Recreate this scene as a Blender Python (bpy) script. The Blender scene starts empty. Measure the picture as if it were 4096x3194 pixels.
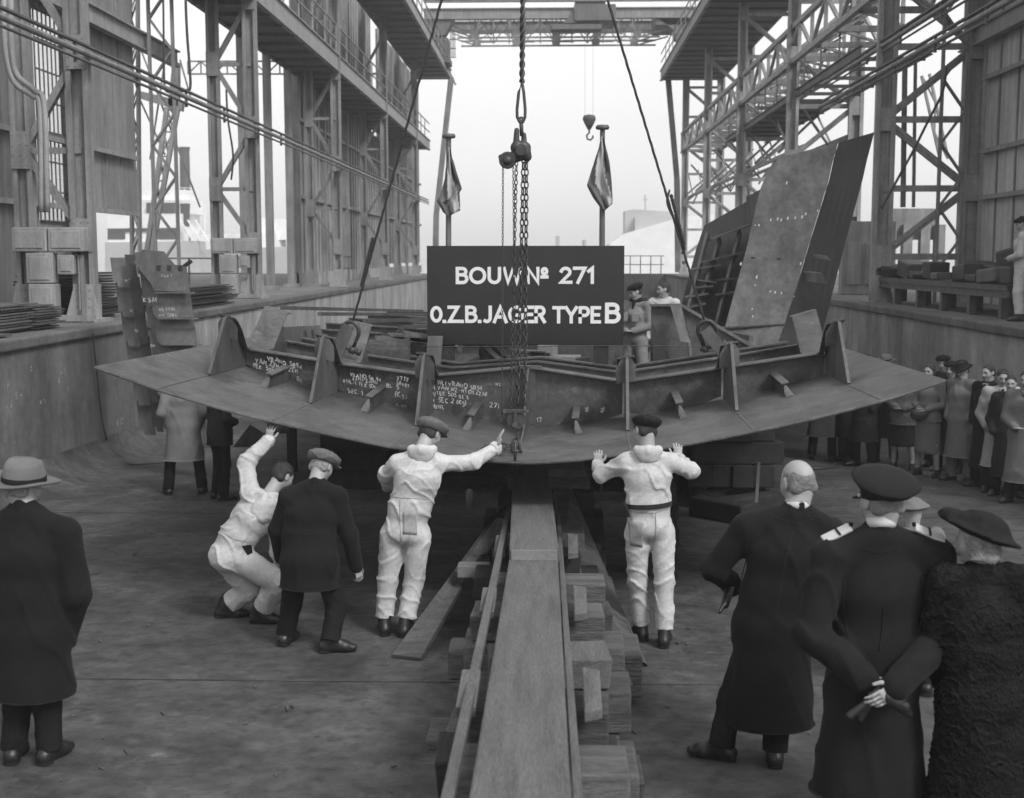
import bpy, math, random
import numpy as np
from mathutils import Vector, Matrix
PI = math.pi
SC = bpy.context.scene
COL = SC.collection

# ------------------------------------------------------------------ camera
EYE = Vector((0.0, 0.0, 3.0))
FPX = 5100.0                                  # focal length in pixels of the 4096 px wide photograph
YAW, PITCH = math.radians(1.865), math.radians(6.37)
cam_d = bpy.data.cameras.new('camera')
cam = bpy.data.objects.new('camera', cam_d)
COL.objects.link(cam)
cam.location = EYE
cam.rotation_euler = (PI / 2 - PITCH, 0, YAW)
cam_d.sensor_width = 36.0
cam_d.lens = 36.0 * FPX / 4096.0
cam_d.clip_start = 0.1
cam_d.clip_end = 6000
cam_d.dof.use_dof = True
cam_d.dof.focus_distance = 11.5
cam_d.dof.aperture_fstop = 3.2
SC.camera = cam

# ------------------------------------------------------------------ sky and sun
SUN_EL, SUN_AZ = math.radians(44), math.radians(140)   # to the right of the slipway, veiled by thin cloud
world = bpy.data.worlds.new('World')
SC.world = world
world.use_nodes = True
wn = world.node_tree
wn.nodes.clear()
sky = wn.nodes.new('ShaderNodeTexSky')
sky.sky_type = 'NISHITA'
sky.sun_disc = False
sky.sun_elevation = SUN_EL
sky.sun_rotation = SUN_AZ
sky.air_density = 1.6
sky.dust_density = 3.0
bw = wn.nodes.new('ShaderNodeRGBToBW')
bg = wn.nodes.new('ShaderNodeBackground')
bg.inputs['Strength'].default_value = 0.15
wo = wn.nodes.new('ShaderNodeOutputWorld')
wn.links.new(sky.outputs[0], bw.inputs[0])
veil = wn.nodes.new('ShaderNodeMix')                    # even layer of thin cloud over the clear sky
veil.data_type = 'FLOAT'
veil.inputs[0].default_value = 0.8
veil.inputs[3].default_value = 1.8
wn.links.new(bw.outputs[0], veil.inputs[2])
wn.links.new(veil.outputs[0], bg.inputs['Color'])
wn.links.new(bg.outputs[0], wo.inputs['Surface'])

sun_d = bpy.data.lights.new('sun', 'SUN')
sun_d.energy = 0.8
sun_d.angle = math.radians(14)
sun_d.color = (1, 1, 1)
sun = bpy.data.objects.new('sun', sun_d)
COL.objects.link(sun)
_sd = Vector((math.sin(SUN_AZ) * math.cos(SUN_EL), math.cos(SUN_AZ) * math.cos(SUN_EL), math.sin(SUN_EL)))
sun.rotation_euler = _sd.to_track_quat('Z', 'Y').to_euler()
sun.location = (0, 0, 40)

SC.view_settings.view_transform = 'Standard'
SC.view_settings.look = 'None'
SC.view_settings.exposure = 1.74
SC.view_settings.gamma = 1.0
SC.cycles.max_bounces = 6
SC.cycles.diffuse_bounces = 3
SC.cycles.use_denoising = True

# ------------------------------------------------------------------ measuring helpers
_R = cam.rotation_euler.to_matrix()
def ray(u, v):
    return _R @ Vector(((u - 2048) / FPX, -(v - 1597) / FPX, -1.0))
def PY(u, v, y):            # point seen at photo pixel (u, v) on the plane at depth y
    d = ray(u, v); return EYE + d * ((y - EYE.y) / d.y)
def PX(u, v, x):
    d = ray(u, v); return EYE + d * ((x - EYE.x) / d.x)
def PZ(u, v, z):
    d = ray(u, v); return EYE + d * ((z - EYE.z) / d.z)
def fz(y):                  # the slipway floor falls gently towards the water
    return -0.02 * (y - 9.0)
def PF(u, v):               # point on the floor
    d = ray(u, v)
    t = (0.18 - 3.0) / (d.z + 0.02 * d.y)
    return EYE + d * t
HAZE = 0.0016
WALL_Z = 1.93
WX = 7.1

# ------------------------------------------------------------------ materials (the photograph is black and white)
MATS = {}
def mat(name, v, rough=0.75, var=0.25, scale=3.0, streak=0.0, bump=0.15, bscale=40.0, metal=0.0, spec=0.4, lo=None, aniso=(1, 1, 1), fine=0.1, dirt=0.0, sheen=0.0, scuff=0.0, ss=(5, 5, .35), blot=0):
    if name in MATS: return MATS[name]
    m = bpy.data.materials.new(name); m.use_nodes = True
    nt = m.node_tree; N = nt.nodes; L = nt.links
    p = N['Principled BSDF']
    p.inputs['Roughness'].default_value = rough
    p.inputs['Metallic'].default_value = metal
    p.inputs['Specular IOR Level'].default_value = spec
    if sheen: p.inputs['Sheen Weight'].default_value = sheen
    tc = N.new('ShaderNodeTexCoord')
    mp = N.new('ShaderNodeMapping'); mp.inputs['Scale'].default_value = aniso
    L.new(tc.outputs['Object'], mp.inputs['Vector'])
    def noise(sc, det=5, ro=0.6, src=mp.outputs[0]):
        n = N.new('ShaderNodeTexNoise'); n.inputs['Scale'].default_value = sc
        n.inputs['Detail'].default_value = det; n.inputs['Roughness'].default_value = ro
        L.new(src, n.inputs['Vector']); return n.outputs['Fac']
    def math_(op, a, b):
        n = N.new('ShaderNodeMath'); n.operation = op
        for i, q in enumerate((a, b)):
            if isinstance(q, (int, float)): n.inputs[i].default_value = q
            else: L.new(q, n.inputs[i])
        return n.outputs[0]
    def rng(src, a, b, c, d):
        n = N.new('ShaderNodeMapRange'); n.inputs[1].default_value = a; n.inputs[2].default_value = b
        n.inputs[3].default_value = c; n.inputs[4].default_value = d; L.new(src, n.inputs[0]); return n.outputs[0]
    big = rng(noise(scale), 0.3, 0.7, 1 - var, 1 + var)
    f = rng(noise(scale * 14, 3), 0.3, 0.7, 1 - fine, 1 + fine)
    val = math_('MULTIPLY', math_('MULTIPLY', big, f), v)
    if streak:
        m2 = N.new('ShaderNodeMapping'); m2.inputs['Scale'].default_value = ss
        L.new(tc.outputs['Object'], m2.inputs['Vector'])
        s = rng(noise(1.6, 6, 0.65, m2.outputs[0]), 0.35, 0.7, 1 - streak, 1 + streak)
        val = math_('MULTIPLY', val, s)
    if dirt:
        s = rng(noise(scale * 0.7, 8, 0.75), 0.5, 0.66, 1.0, 1 - dirt)
        val = math_('MULTIPLY', val, s)
    if scuff:
        s = rng(noise(scale * 4.3, 9, 0.8), 0.57, 0.66, 1.0, 1 + scuff)
        val = math_('MULTIPLY', val, s)
        s = rng(noise(scale * 1.9, 7, 0.72), 0.52, 0.64, 1.0, 1 - scuff * .45)
        val = math_('MULTIPLY', val, s)
    if blot:
        s = rng(noise(blot, 10, 0.62), 0.51, 0.59, 1.08, 0.7)
        val = math_('MULTIPLY', val, s)
        s = rng(noise(blot * 9, 6, 0.6), 0.55, 0.64, 1.0, 0.7)
        val = math_('MULTIPLY', val, s)
        s = rng(noise(blot * 3.1, 8, 0.7), 0.40, 0.47, 1.22, 1.0)
        val = math_('MULTIPLY', val, s)
    cb = N.new('ShaderNodeCombineColor')
    for i in range(3): L.new(val, cb.inputs[i])
    L.new(cb.outputs[0], p.inputs['Base Color'])
    if bump:
        bn = N.new('ShaderNodeBump'); bn.inputs['Strength'].default_value = bump
        bn.inputs['Distance'].default_value = 0.02
        L.new(noise(bscale, 4), bn.inputs['Height']); L.new(bn.outputs[0], p.inputs['Normal'])
    MATS[name] = m
    return m
M = {}
def defmats():
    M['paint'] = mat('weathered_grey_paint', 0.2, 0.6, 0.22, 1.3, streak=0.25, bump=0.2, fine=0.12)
    M['paint_light'] = mat('pale_grey_paint', 0.25, 0.6, 0.15, 1.5, streak=0.22, bump=0.15)
    M['paint_dark'] = mat('dark_grey_paint', 0.10, 0.6, 0.25, 1.2, streak=0.2)
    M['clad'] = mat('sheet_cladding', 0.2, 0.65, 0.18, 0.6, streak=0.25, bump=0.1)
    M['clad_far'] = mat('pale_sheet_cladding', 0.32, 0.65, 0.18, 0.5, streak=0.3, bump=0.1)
    M['steel'] = mat('mill_scale_steel', 0.06, 0.5, 0.35, 1.7, streak=0.0, scuff=1.1, blot=1.3, bump=0.12, fine=0.2, spec=0.5)
    M['steel_v'] = mat('mill_scale_steel_upright', 0.07, 0.5, 0.3, 1.1, streak=0.35, bump=0.12, fine=0.2, spec=0.5, scuff=.4, ss=(3, 3, .35))
    M['steel_pale'] = mat('pale_steel_plate', 0.105, 0.55, 0.25, 0.9, streak=0.4, bump=0.1, fine=0.2, scuff=.35, ss=(2.2, 2.2, .25))
    M['steel_dark'] = mat('dark_steel_and_shade', 0.025, 0.55, 0.3, 1.1, streak=0.2, bump=0.1)  # dark steel, also stands in for shade on the turned plate face
    M['iron'] = mat('black_iron', 0.035, 0.5, 0.3, 8, bump=0.2, spec=0.5)
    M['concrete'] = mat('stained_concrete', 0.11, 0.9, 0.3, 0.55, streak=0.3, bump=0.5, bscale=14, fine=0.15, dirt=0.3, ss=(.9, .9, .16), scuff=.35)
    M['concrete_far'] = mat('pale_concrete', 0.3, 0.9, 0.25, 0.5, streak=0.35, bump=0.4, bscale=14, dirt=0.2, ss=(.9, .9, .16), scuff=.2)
    M['concrete_mid'] = mat('shade_lifted_concrete', 0.24, 0.9, 0.3, 0.5, streak=0.35, bump=0.4, bscale=14, dirt=0.3, ss=(.9, .9, .16), scuff=.3)  # right wall concrete, colour raised to offset the shade on that side
    M['clad_shade'] = mat('shade_lifted_sheet', 0.42, 0.65, 0.18, 0.5, streak=0.25, bump=0.1)  # right shed sheeting, lightened to make up for its shaded side
    M['paint_shade'] = mat('shade_lifted_grey_paint', 0.29, 0.6, 0.22, 1.3, streak=0.25, bump=0.2, fine=0.12)  # lighter copy of the grey paint, countering shade on the right bank
    M['scrape'] = mat('scrape_mark', 0.15, 0.8, 0.4, 9, bump=0.0, fine=0.4)
    M['yard'] = mat('dirty_yard_ground', 0.13, 0.95, 0.35, 0.5, bump=0.5, bscale=10)
    M['wood'] = mat('weathered_timber', 0.085, 0.85, 0.35, 1.6, aniso=(1, 7, 7), bump=0.6, bscale=9, fine=0.35, dirt=0.45, scuff=.3)
    M['wood_mid'] = mat('mid_timber', 0.055, 0.85, 0.4, 1.8, aniso=(1.0, 8, 8), bump=0.6, bscale=9, fine=0.35, dirt=0.4, scuff=.4)
    M['wood_pale'] = mat('worn_plank_wood', 0.1, 0.8, 0.2, 1.4, aniso=(9, 0.8, 9), bump=0.5, bscale=9, fine=0.28, dirt=0.3, scuff=.25)
    M['wood_end'] = mat('sawn_wood_end', 0.16, 0.85, 0.2, 4, bump=0.4, bscale=18)
    M['wood_dark'] = mat('tarred_timber', 0.02, 0.85, 0.4, 2.0, aniso=(4, 1, 4), bump=0.5, bscale=12)
    M['white'] = mat('white_ship_paint', 0.75, 0.6, 0.08, 0.5, bump=0.0)
    M['ship_grey'] = mat('grey_ship_paint', 0.4, 0.6, 0.1, 0.5, bump=0.0)
    M['glass_dark'] = mat('dark_window_glass', 0.04, 0.2, 0.1, 1, bump=0.0)
    M['sign'] = mat('glossy_black_signboard', 0.009, 0.3, 0.25, 2.0, bump=0.04, bscale=30, fine=0.3, spec=0.5)
    M['letter'] = mat('white_sign_paint', 0.62, 0.5, 0.05, 2, bump=0.0, fine=0.05)
    M['chalk'] = mat('chalk', 0.36, 0.95, 0.45, 22, bump=0.0, fine=0.4)
    M['skin'] = mat('skin', 0.28, 0.55, 0.1, 9, bump=0.06, bscale=120, fine=0.06)
    M['lip'] = mat('lip', 0.15, 0.5, 0.05, 9, bump=0.0)
    M['hair'] = mat('dark_hair', 0.022, 0.55, 0.4, 60, bump=0.6, bscale=160, aniso=(1, 1, .3))
    M['hair_grey'] = mat('grey_hair', 0.24, 0.6, 0.5, 40, bump=0.8, bscale=110, fine=0.4)
    M['white_cloth'] = mat('soiled_white_cotton', 0.44, 0.95, 0.12, 3.5, bump=0.22, bscale=60, fine=0.1, dirt=0.28)
    M['hair_thin'] = mat('cropped_grey_hair', 0.15, 0.7, 0.3, 30, bump=0.4, bscale=150, fine=0.15)
    M['soiled_cloth'] = mat('greasy_cotton_patch', 0.27, 0.95, 0.2, 7, bump=0.14, bscale=70, fine=0.1, dirt=0.3)
    M['beige_cloth'] = mat('faded_work_cotton', 0.16, 0.9, 0.15, 5, bump=0.3, bscale=60)
    M['coat'] = mat('black_wool', 0.01, 0.95, 0.2, 6, bump=0.25, bscale=120, spec=0.15, sheen=0.02)
    M['navy'] = mat('navy_wool', 0.011, 0.95, 0.2, 5, bump=0.25, bscale=120, spec=0.15, sheen=0.03)
    M['trouser'] = mat('dark_trouser_wool', 0.012, 0.95, 0.2, 6, bump=0.2, bscale=100, spec=0.15)
    M['tan_coat'] = mat('grey_gabardine', 0.135, 0.9, 0.15, 4, bump=0.2, bscale=80)
    M['pale_coat'] = mat('light_raincoat', 0.28, 0.85, 0.15, 4, bump=0.2, bscale=80)
    M['dark_coat'] = mat('dark_grey_overcoat', 0.02, 0.95, 0.2, 5, bump=0.2, bscale=80, spec=0.2)
    M['tweed'] = mat('grey_tweed', 0.10, 0.95, 0.35, 60, bump=0.4, bscale=200, fine=0.3)
    M['felt'] = mat('grey_felt', 0.12, 0.9, 0.1, 8, bump=0.1, bscale=100)
    M['black_felt'] = mat('black_felt', 0.012, 0.9, 0.15, 8, bump=0.15, bscale=100, spec=0.15)
    M['leather'] = mat('black_leather', 0.016, 0.35, 0.25, 10, bump=0.15, bscale=60)
    M['fur'] = mat('black_curly_fur', 0.006, 0.7, 0.95, 8, bump=0.9, bscale=60, fine=0.9, spec=0.15, scuff=2.5)
    M['linen'] = mat('white_linen', 0.45, 0.7, 0.03, 9, bump=0.05)
    M['stocking'] = mat('pale_stocking', 0.3, 0.6, 0.05, 9, bump=0.0)
    M['flag_dark'] = mat('flag_dark_stripe', 0.06, 0.8, 0.15, 4, bump=0.1)
    M['flag_mid'] = mat('flag_pale_stripe', 0.36, 0.8, 0.1, 4, bump=0.1)
    M['flag_blue'] = mat('flag_lower_stripe', 0.1, 0.8, 0.1, 4, bump=0.1)
defmats()
def floormat():
    m = mat('slipway_concrete', 0.06, 0.82, 0.32, 0.5, bump=0.8, bscale=16.0, fine=0.3, dirt=0.4, aniso=(1, 1, 1), scuff=.55, blot=0.9)
    return m
M['floor'] = floormat()
def glassmat():
    m = bpy.data.materials.new('window_glass'); m.use_nodes = True
    N = m.node_tree.nodes; L = m.node_tree.links
    p = N['Principled BSDF']; p.inputs['Roughness'].default_value = 0.15
    t = N.new('ShaderNodeBsdfTransparent'); mx = N.new('ShaderNodeMixShader')
    mx.inputs[0].default_value = 0.12
    t.inputs[0].default_value = (0.92, 0.92, 0.92, 1)
    p.inputs['Base Color'].default_value = (0.6, 0.6, 0.6, 1)
    L.new(t.outputs[0], mx.inputs[1]); L.new(p.outputs[0], mx.inputs[2])
    L.new(mx.outputs[0], N['Material Output'].inputs[0]); return m
M['glass'] = glassmat()

# ------------------------------------------------------------------ mesh building
def perp(d, up=(0, 0, 1)):
    d = Vector(d).normalized(); up = Vector(up)
    if abs(d.dot(up.normalized())) > 0.98: up = Vector((0, 1, 0))
    s = d.cross(up).normalized(); return s, s.cross(d).normalized()
class MB:
    def __init__(s): s.v = []; s.f = []; s.mi = []; s.cur = 0; s.smooth = False
    def add(s, vs, fs):
        o = len(s.v); s.v += [tuple(q) for q in vs]
        for f in fs: s.f.append(tuple(i + o for i in f)); s.mi.append(s.cur)
        return s
    def box(s, a, b):
        x0, y0, z0 = a; x1, y1, z1 = b
        return s.add([(x0, y0, z0), (x1, y0, z0), (x1, y1, z0), (x0, y1, z0), (x0, y0, z1), (x1, y0, z1), (x1, y1, z1), (x0, y1, z1)],
                     [(0, 3, 2, 1), (4, 5, 6, 7), (0, 1, 5, 4), (1, 2, 6, 5), (2, 3, 7, 6), (3, 0, 4, 7)])
    def bar(s, p, q, w, h=None, up=(0, 0, 1)):          # rectangular bar, w across, h along up
        h = h or w; p = Vector(p); q = Vector(q); a, b = perp(q - p, up); a = a * w / 2; b = b * h / 2
        vs = [p - a - b, p + a - b, p + a + b, p - a + b, q - a - b, q + a - b, q + a + b, q - a + b]
        return s.add(vs, [(0, 3, 2, 1), (4, 5, 6, 7), (0, 1, 5, 4), (1, 2, 6, 5), (2, 3, 7, 6), (3, 0, 4, 7)])
    def ibar(s, p, q, w, h, t=0.02, up=(0, 0, 1)):      # rolled I section
        p = Vector(p); q = Vector(q); a, b = perp(q - p, up)
        o = b * (h / 2 - t / 2)
        s.bar(p + o, q + o, w, t, up); s.bar(p - o, q - o, w, t, up); s.bar(p, q, t, h - 2 * t, up); return s
    def lace(s, p, q, w, h, t=0.02, pitch=0.5, up=(0, 0, 1)):   # two channels laced with flat bars
        p = Vector(p); q = Vector(q); a, b = perp(q - p, up)
        o = a * (w / 2 - t)
        s.bar(p + o, q + o, t * 2, h, up); s.bar(p - o, q - o, t * 2, h, up)
        L = (q - p).length; n = max(2, int(L / pitch)); d = (q - p) / n
        for side in (-1, 1):
            for i in range(n):
                e = 1 if (i % 2) else -1
                s.bar(p + d * i + o * e * .95 + b * side * h * .45, p + d * (i + 1) - o * e * .95 + b * side * h * .45, .045, .012, b)
        return s
    def tube(s, p, q, r, r2=None, n=10, cap=True):
        p = Vector(p); q = Vector(q); r2 = r if r2 is None else r2
        a, b = perp(q - p); vs = []
        for c, rr in ((p, r), (q, r2)):
            for i in range(n):
                t = 2 * PI * i / n; vs.append(c + a * math.cos(t) * rr + b * math.sin(t) * rr)
        fs = [(i, (i + 1) % n, n + (i + 1) % n, n + i) for i in range(n)]
        if cap: fs += [tuple(range(n))[::-1], tuple(range(n, 2 * n))]
        return s.add(vs, fs)
    def path(s, pts, r, n=8, closed=False):             # tube along a polyline
        pts = [Vector(p) for p in pts]; m = len(pts); vs = []
        pa = None
        for i, p in enumerate(pts):
            if closed: t = pts[(i + 1) % m] - pts[i - 1]
            else: t = pts[min(i + 1, m - 1)] - pts[max(i - 1, 0)]
            t.normalize()
            if pa is None: a, b = perp(t)
            else:
                a = (pa - t * pa.dot(t))
                a = a.normalized() if a.length > 1e-6 else perp(t)[0]
                b = t.cross(a)
            pa = a; rr = r[i] if isinstance(r, (list, tuple)) else r
            for k in range(n):
                g = 2 * PI * k / n; vs.append(p + a * math.cos(g) * rr + b * math.sin(g) * rr)
        fs = []
        for i in range(m if closed else m - 1):
            j = (i + 1) % m
            for k in range(n): fs.append((i * n + k, i * n + (k + 1) % n, j * n + (k + 1) % n, j * n + k))
        if not closed: fs += [tuple(range(n))[::-1], tuple(range((m - 1) * n, m * n))]
        return s.add(vs, fs)
    def plate(s, pts, off):                             # planar outline given a thickness vector
        pts = [Vector(p) for p in pts]; off = Vector(off); n = len(pts)
        vs = pts + [p + off for p in pts]
        fs = [tuple(range(n))[::-1], tuple(range(n, 2 * n))] + [(i, (i + 1) % n, n + (i + 1) % n, n + i) for i in range(n)]
        return s.add(vs, fs)
    def lathe(s, prof, mtx=None, n=32, sx=1.0, sy=1.0):
        vs = []; m = len(prof)
        for (r, z) in prof:
            for k in range(n):
                g = 2 * PI * k / n; q = Vector((math.cos(g) * r * sx, math.sin(g) * r * sy, z))
                vs.append(mtx @ q if mtx else q)
        fs = [(i * n + k, i * n + (k + 1) % n, (i + 1) * n + (k + 1) % n, (i + 1) * n + k) for i in range(m - 1) for k in range(n)]
        fs += [tuple(range(n))[::-1], tuple(range((m - 1) * n, m * n))]
        return s.add(vs, fs)
    def torus(s, c, a, b, R1, R2, r, n=14, k=6):        # elongated ring in the plane of unit vectors a, b
        c = Vector(c); a = Vector(a); b = Vector(b)
        return s.path([c + a * math.cos(2 * PI * i / n) * R1 + b * math.sin(2 * PI * i / n) * R2 for i in range(n)], r, k, True)
    def grid(s, rows):
        m = len(rows); n = len(rows[0]); vs = [p for r in rows for p in r]
        return s.add(vs, [(i * n + j, i * n + j + 1, (i + 1) * n + j + 1, (i + 1) * n + j) for i in range(m - 1) for j in range(n - 1)])

def thing(name, loc, label, cat, group=None):
    o = bpy.data.objects.new(name, None); COL.objects.link(o); o.location = loc; o.empty_display_size = .2
    o['label'] = label; o['category'] = cat
    if group: o['group'] = group
    return o
def wloc(o):
    v = Vector((0, 0, 0))
    while o: v += o.location; o = o.parent
    return v
def put(name, mb, m, parent=None, label=None, bevel=0.0, smooth=False, loc=None):
    """links one mesh object; geometry is given in world coordinates"""
    me = bpy.data.meshes.new(name)
    org = wloc(parent) if parent else (Vector(loc) if loc is not None else Vector((0, 0, 0)))
    me.from_pydata([tuple(Vector(q) - org) for q in mb.v], [], mb.f)
    ms = m if isinstance(m, (list, tuple)) else [m]
    for q in ms: me.materials.append(M[q] if isinstance(q, str) else q)
    if len(ms) > 1: me.polygons.foreach_set('material_index', mb.mi)
    if smooth or mb.smooth: me.polygons.foreach_set('use_smooth', [True] * len(me.polygons))
    me.update()
    o = bpy.data.objects.new(name, me); COL.objects.link(o)
    if parent: o.parent = parent
    elif loc is not None: o.location = loc
    if bevel:
        b = o.modifiers.new('bevel', 'BEVEL'); b.width = bevel; b.segments = 2; b.limit_method = 'ANGLE'
    if label: o['label'] = label
    return o
def solo(name, mb, m, label, cat, group=None, **k):
    o = put(name, mb, m, None, label, **k); o['category'] = cat
    if group: o['group'] = group
    return o
def struct(name, mb, m, **k):
    o = put(name, mb, m, None, **k); o['kind'] = 'structure'; return o
def copy_tree(o, parent=None, loc=None, label=None, mirror=False):
    c = o.copy(); COL.objects.link(c); c.parent = parent
    for ch in list(o.children): copy_tree(ch, c)
    if loc is not None: c.location = loc
    if label: c['label'] = label
    if mirror: c.scale.x = -1
    return c
RND = random.Random(7)
# ================================================================== SETTING
mb = MB()                                            # slipway floor as a fine sheet, gently undulating
rows = []
ys = [-8 + i * 0.5 for i in range(0, 180)]
xs = [-7.2 + i * 0.6 for i in range(25)]
for y in ys:
    rows.append([(x, y, fz(y) + 0.005 * math.sin(x * 1.7 + y * .6) * math.sin(y * 1.1 - x)) for x in xs])
mb.grid(rows); mb.smooth = True
struct('slipway_floor', mb, 'floor')
mb = MB()                                            # curved concrete skirt along the foot of the left wall
rows = []
for i in range(60):
    y = 4 + i * 1.2; r = 0.75
    rows.append([(-7.12 + r - r * math.cos(a), y, fz(y) - .02 + (r - r * math.sin(a)) * .75) for a in [PI / 2 * k / 8 for k in range(9)]])
mb.grid([[(-7.12 + .8 * (1 - math.cos(PI / 2 * k / 8)) if True else 0, 4 + i * 1.2, fz(4 + i * 1.2) - .02 + .5 * (1 - math.sin(PI / 2 * k / 8))) for k in range(9)] for i in range(60)])
mb.smooth = True
struct('floor_skirt', mb, 'floor')
def yard(name, s):
    mb = MB(); mb.grid([[(s * 7.5, y, WALL_Z - .004), (s * 12, y, WALL_Z - .004), (s * 30, y, WALL_Z - .004), (s * 400, y, WALL_Z - .004)] for y in (-20, 5, 30, 55, 82)])
    struct(name, mb, 'yard')
yard('yard_ground', -1); yard('quay_ground', 1)
mb = MB(); mb.grid([[(x, y, -2.0) for x in (-3000, -400, 400, 3000)] for y in (-2500, 0, 82.5, 400, 5000)])
wm = mat('harbour_water', 0.12, 0.12, 0.1, 0.05, bump=0.5, bscale=1.5)
struct('water', mb, wm)
# retaining walls with a coping
def rwall(s, label):
    t = thing('retaining_wall', (s * 7.3, 35, -1.5), label, 'wall')
    mb = MB(); n = 16
    for i in range(n):
        y0, y1 = -10 + i * 92 / n, -10 + (i + 1) * 92 / n
        mb.box((min(s * 7.1, s * 7.5), y0 + .004, -2.2), (max(s * 7.1, s * 7.5), y1 - .004, WALL_Z - .16))
    for q, (a0, a1) in enumerate(((0, 6), (6, 16)) if s < 0 else ((0, 16),)):
        m2 = MB()
        for i in range(a0, a1):
            y0, y1 = -10 + i * 92 / n, -10 + (i + 1) * 92 / n
            m2.box((min(s * 7.1, s * 7.5), y0, -2.2), (max(s * 7.1, s * 7.5), y1 - .006, WALL_Z - .16))
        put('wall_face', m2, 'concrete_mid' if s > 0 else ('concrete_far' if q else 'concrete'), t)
    mb = MB()
    mb.box((min(s * 7.04, s * 7.6), -10, WALL_Z - .157), (max(s * 7.04, s * 7.6), 82, WALL_Z + .0))
    put('coping', mb, 'concrete', t, bevel=.03)
rwall(-1, 'long stained concrete retaining wall on the left of the slipway with chalk marks')
rwall(1, 'long dark concrete retaining wall on the right behind the row of spectators')
mb = MB(); mb.box((-7.1, 81.5, -2.2), (7.1, 82, 1.93))
t = thing('slipway_gate', (0, 81.7, -1.5), 'dark wall closing the far end of the slipway under a handrail', 'gate')
put('gate_wall', mb, 'paint_dark', t)
mb = MB()
for i in range(13): mb.bar((-1 + i * .65, 81.6, 1.93), (-1 + i * .65, 81.6, 3.05), .06)
for z in (2.5, 3.05): mb.bar((-1, 81.6, z), (7, 81.6, z), .05)
put('handrail', mb, 'paint_dark', t)
# faded number and chalk scribbles come later with the strokes

mb = MB()                                            # expansion joints and scattered chips on the slipway floor
for y in (8.7, 15.2): mb.bar((-6.3, y, fz(y) + .0055), (7.0, y + .04, fz(y) + .0055), .009, .003, (0, 0, 1))
o = struct('floor_joint', mb, 'wood_mid')
mb = MB(); rr = random.Random(77)
for i in range(420):
    x, y = rr.uniform(-6, 6.8), rr.uniform(4, 20) ; a = rr.uniform(0, PI); L = rr.uniform(.008, .03) * (1 if rr.random() < .95 else 2.0); w = rr.uniform(.004, .014)
    c = Vector((x, y, fz(y) + .01)); d = Vector((math.cos(a), math.sin(a), rr.uniform(-.05, .05))) * L
    mb.bar(c - d, c + d, w, rr.uniform(.004, .012))
o = put('litter', mb, 'wood_pale'); o['kind'] = 'stuff'

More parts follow.
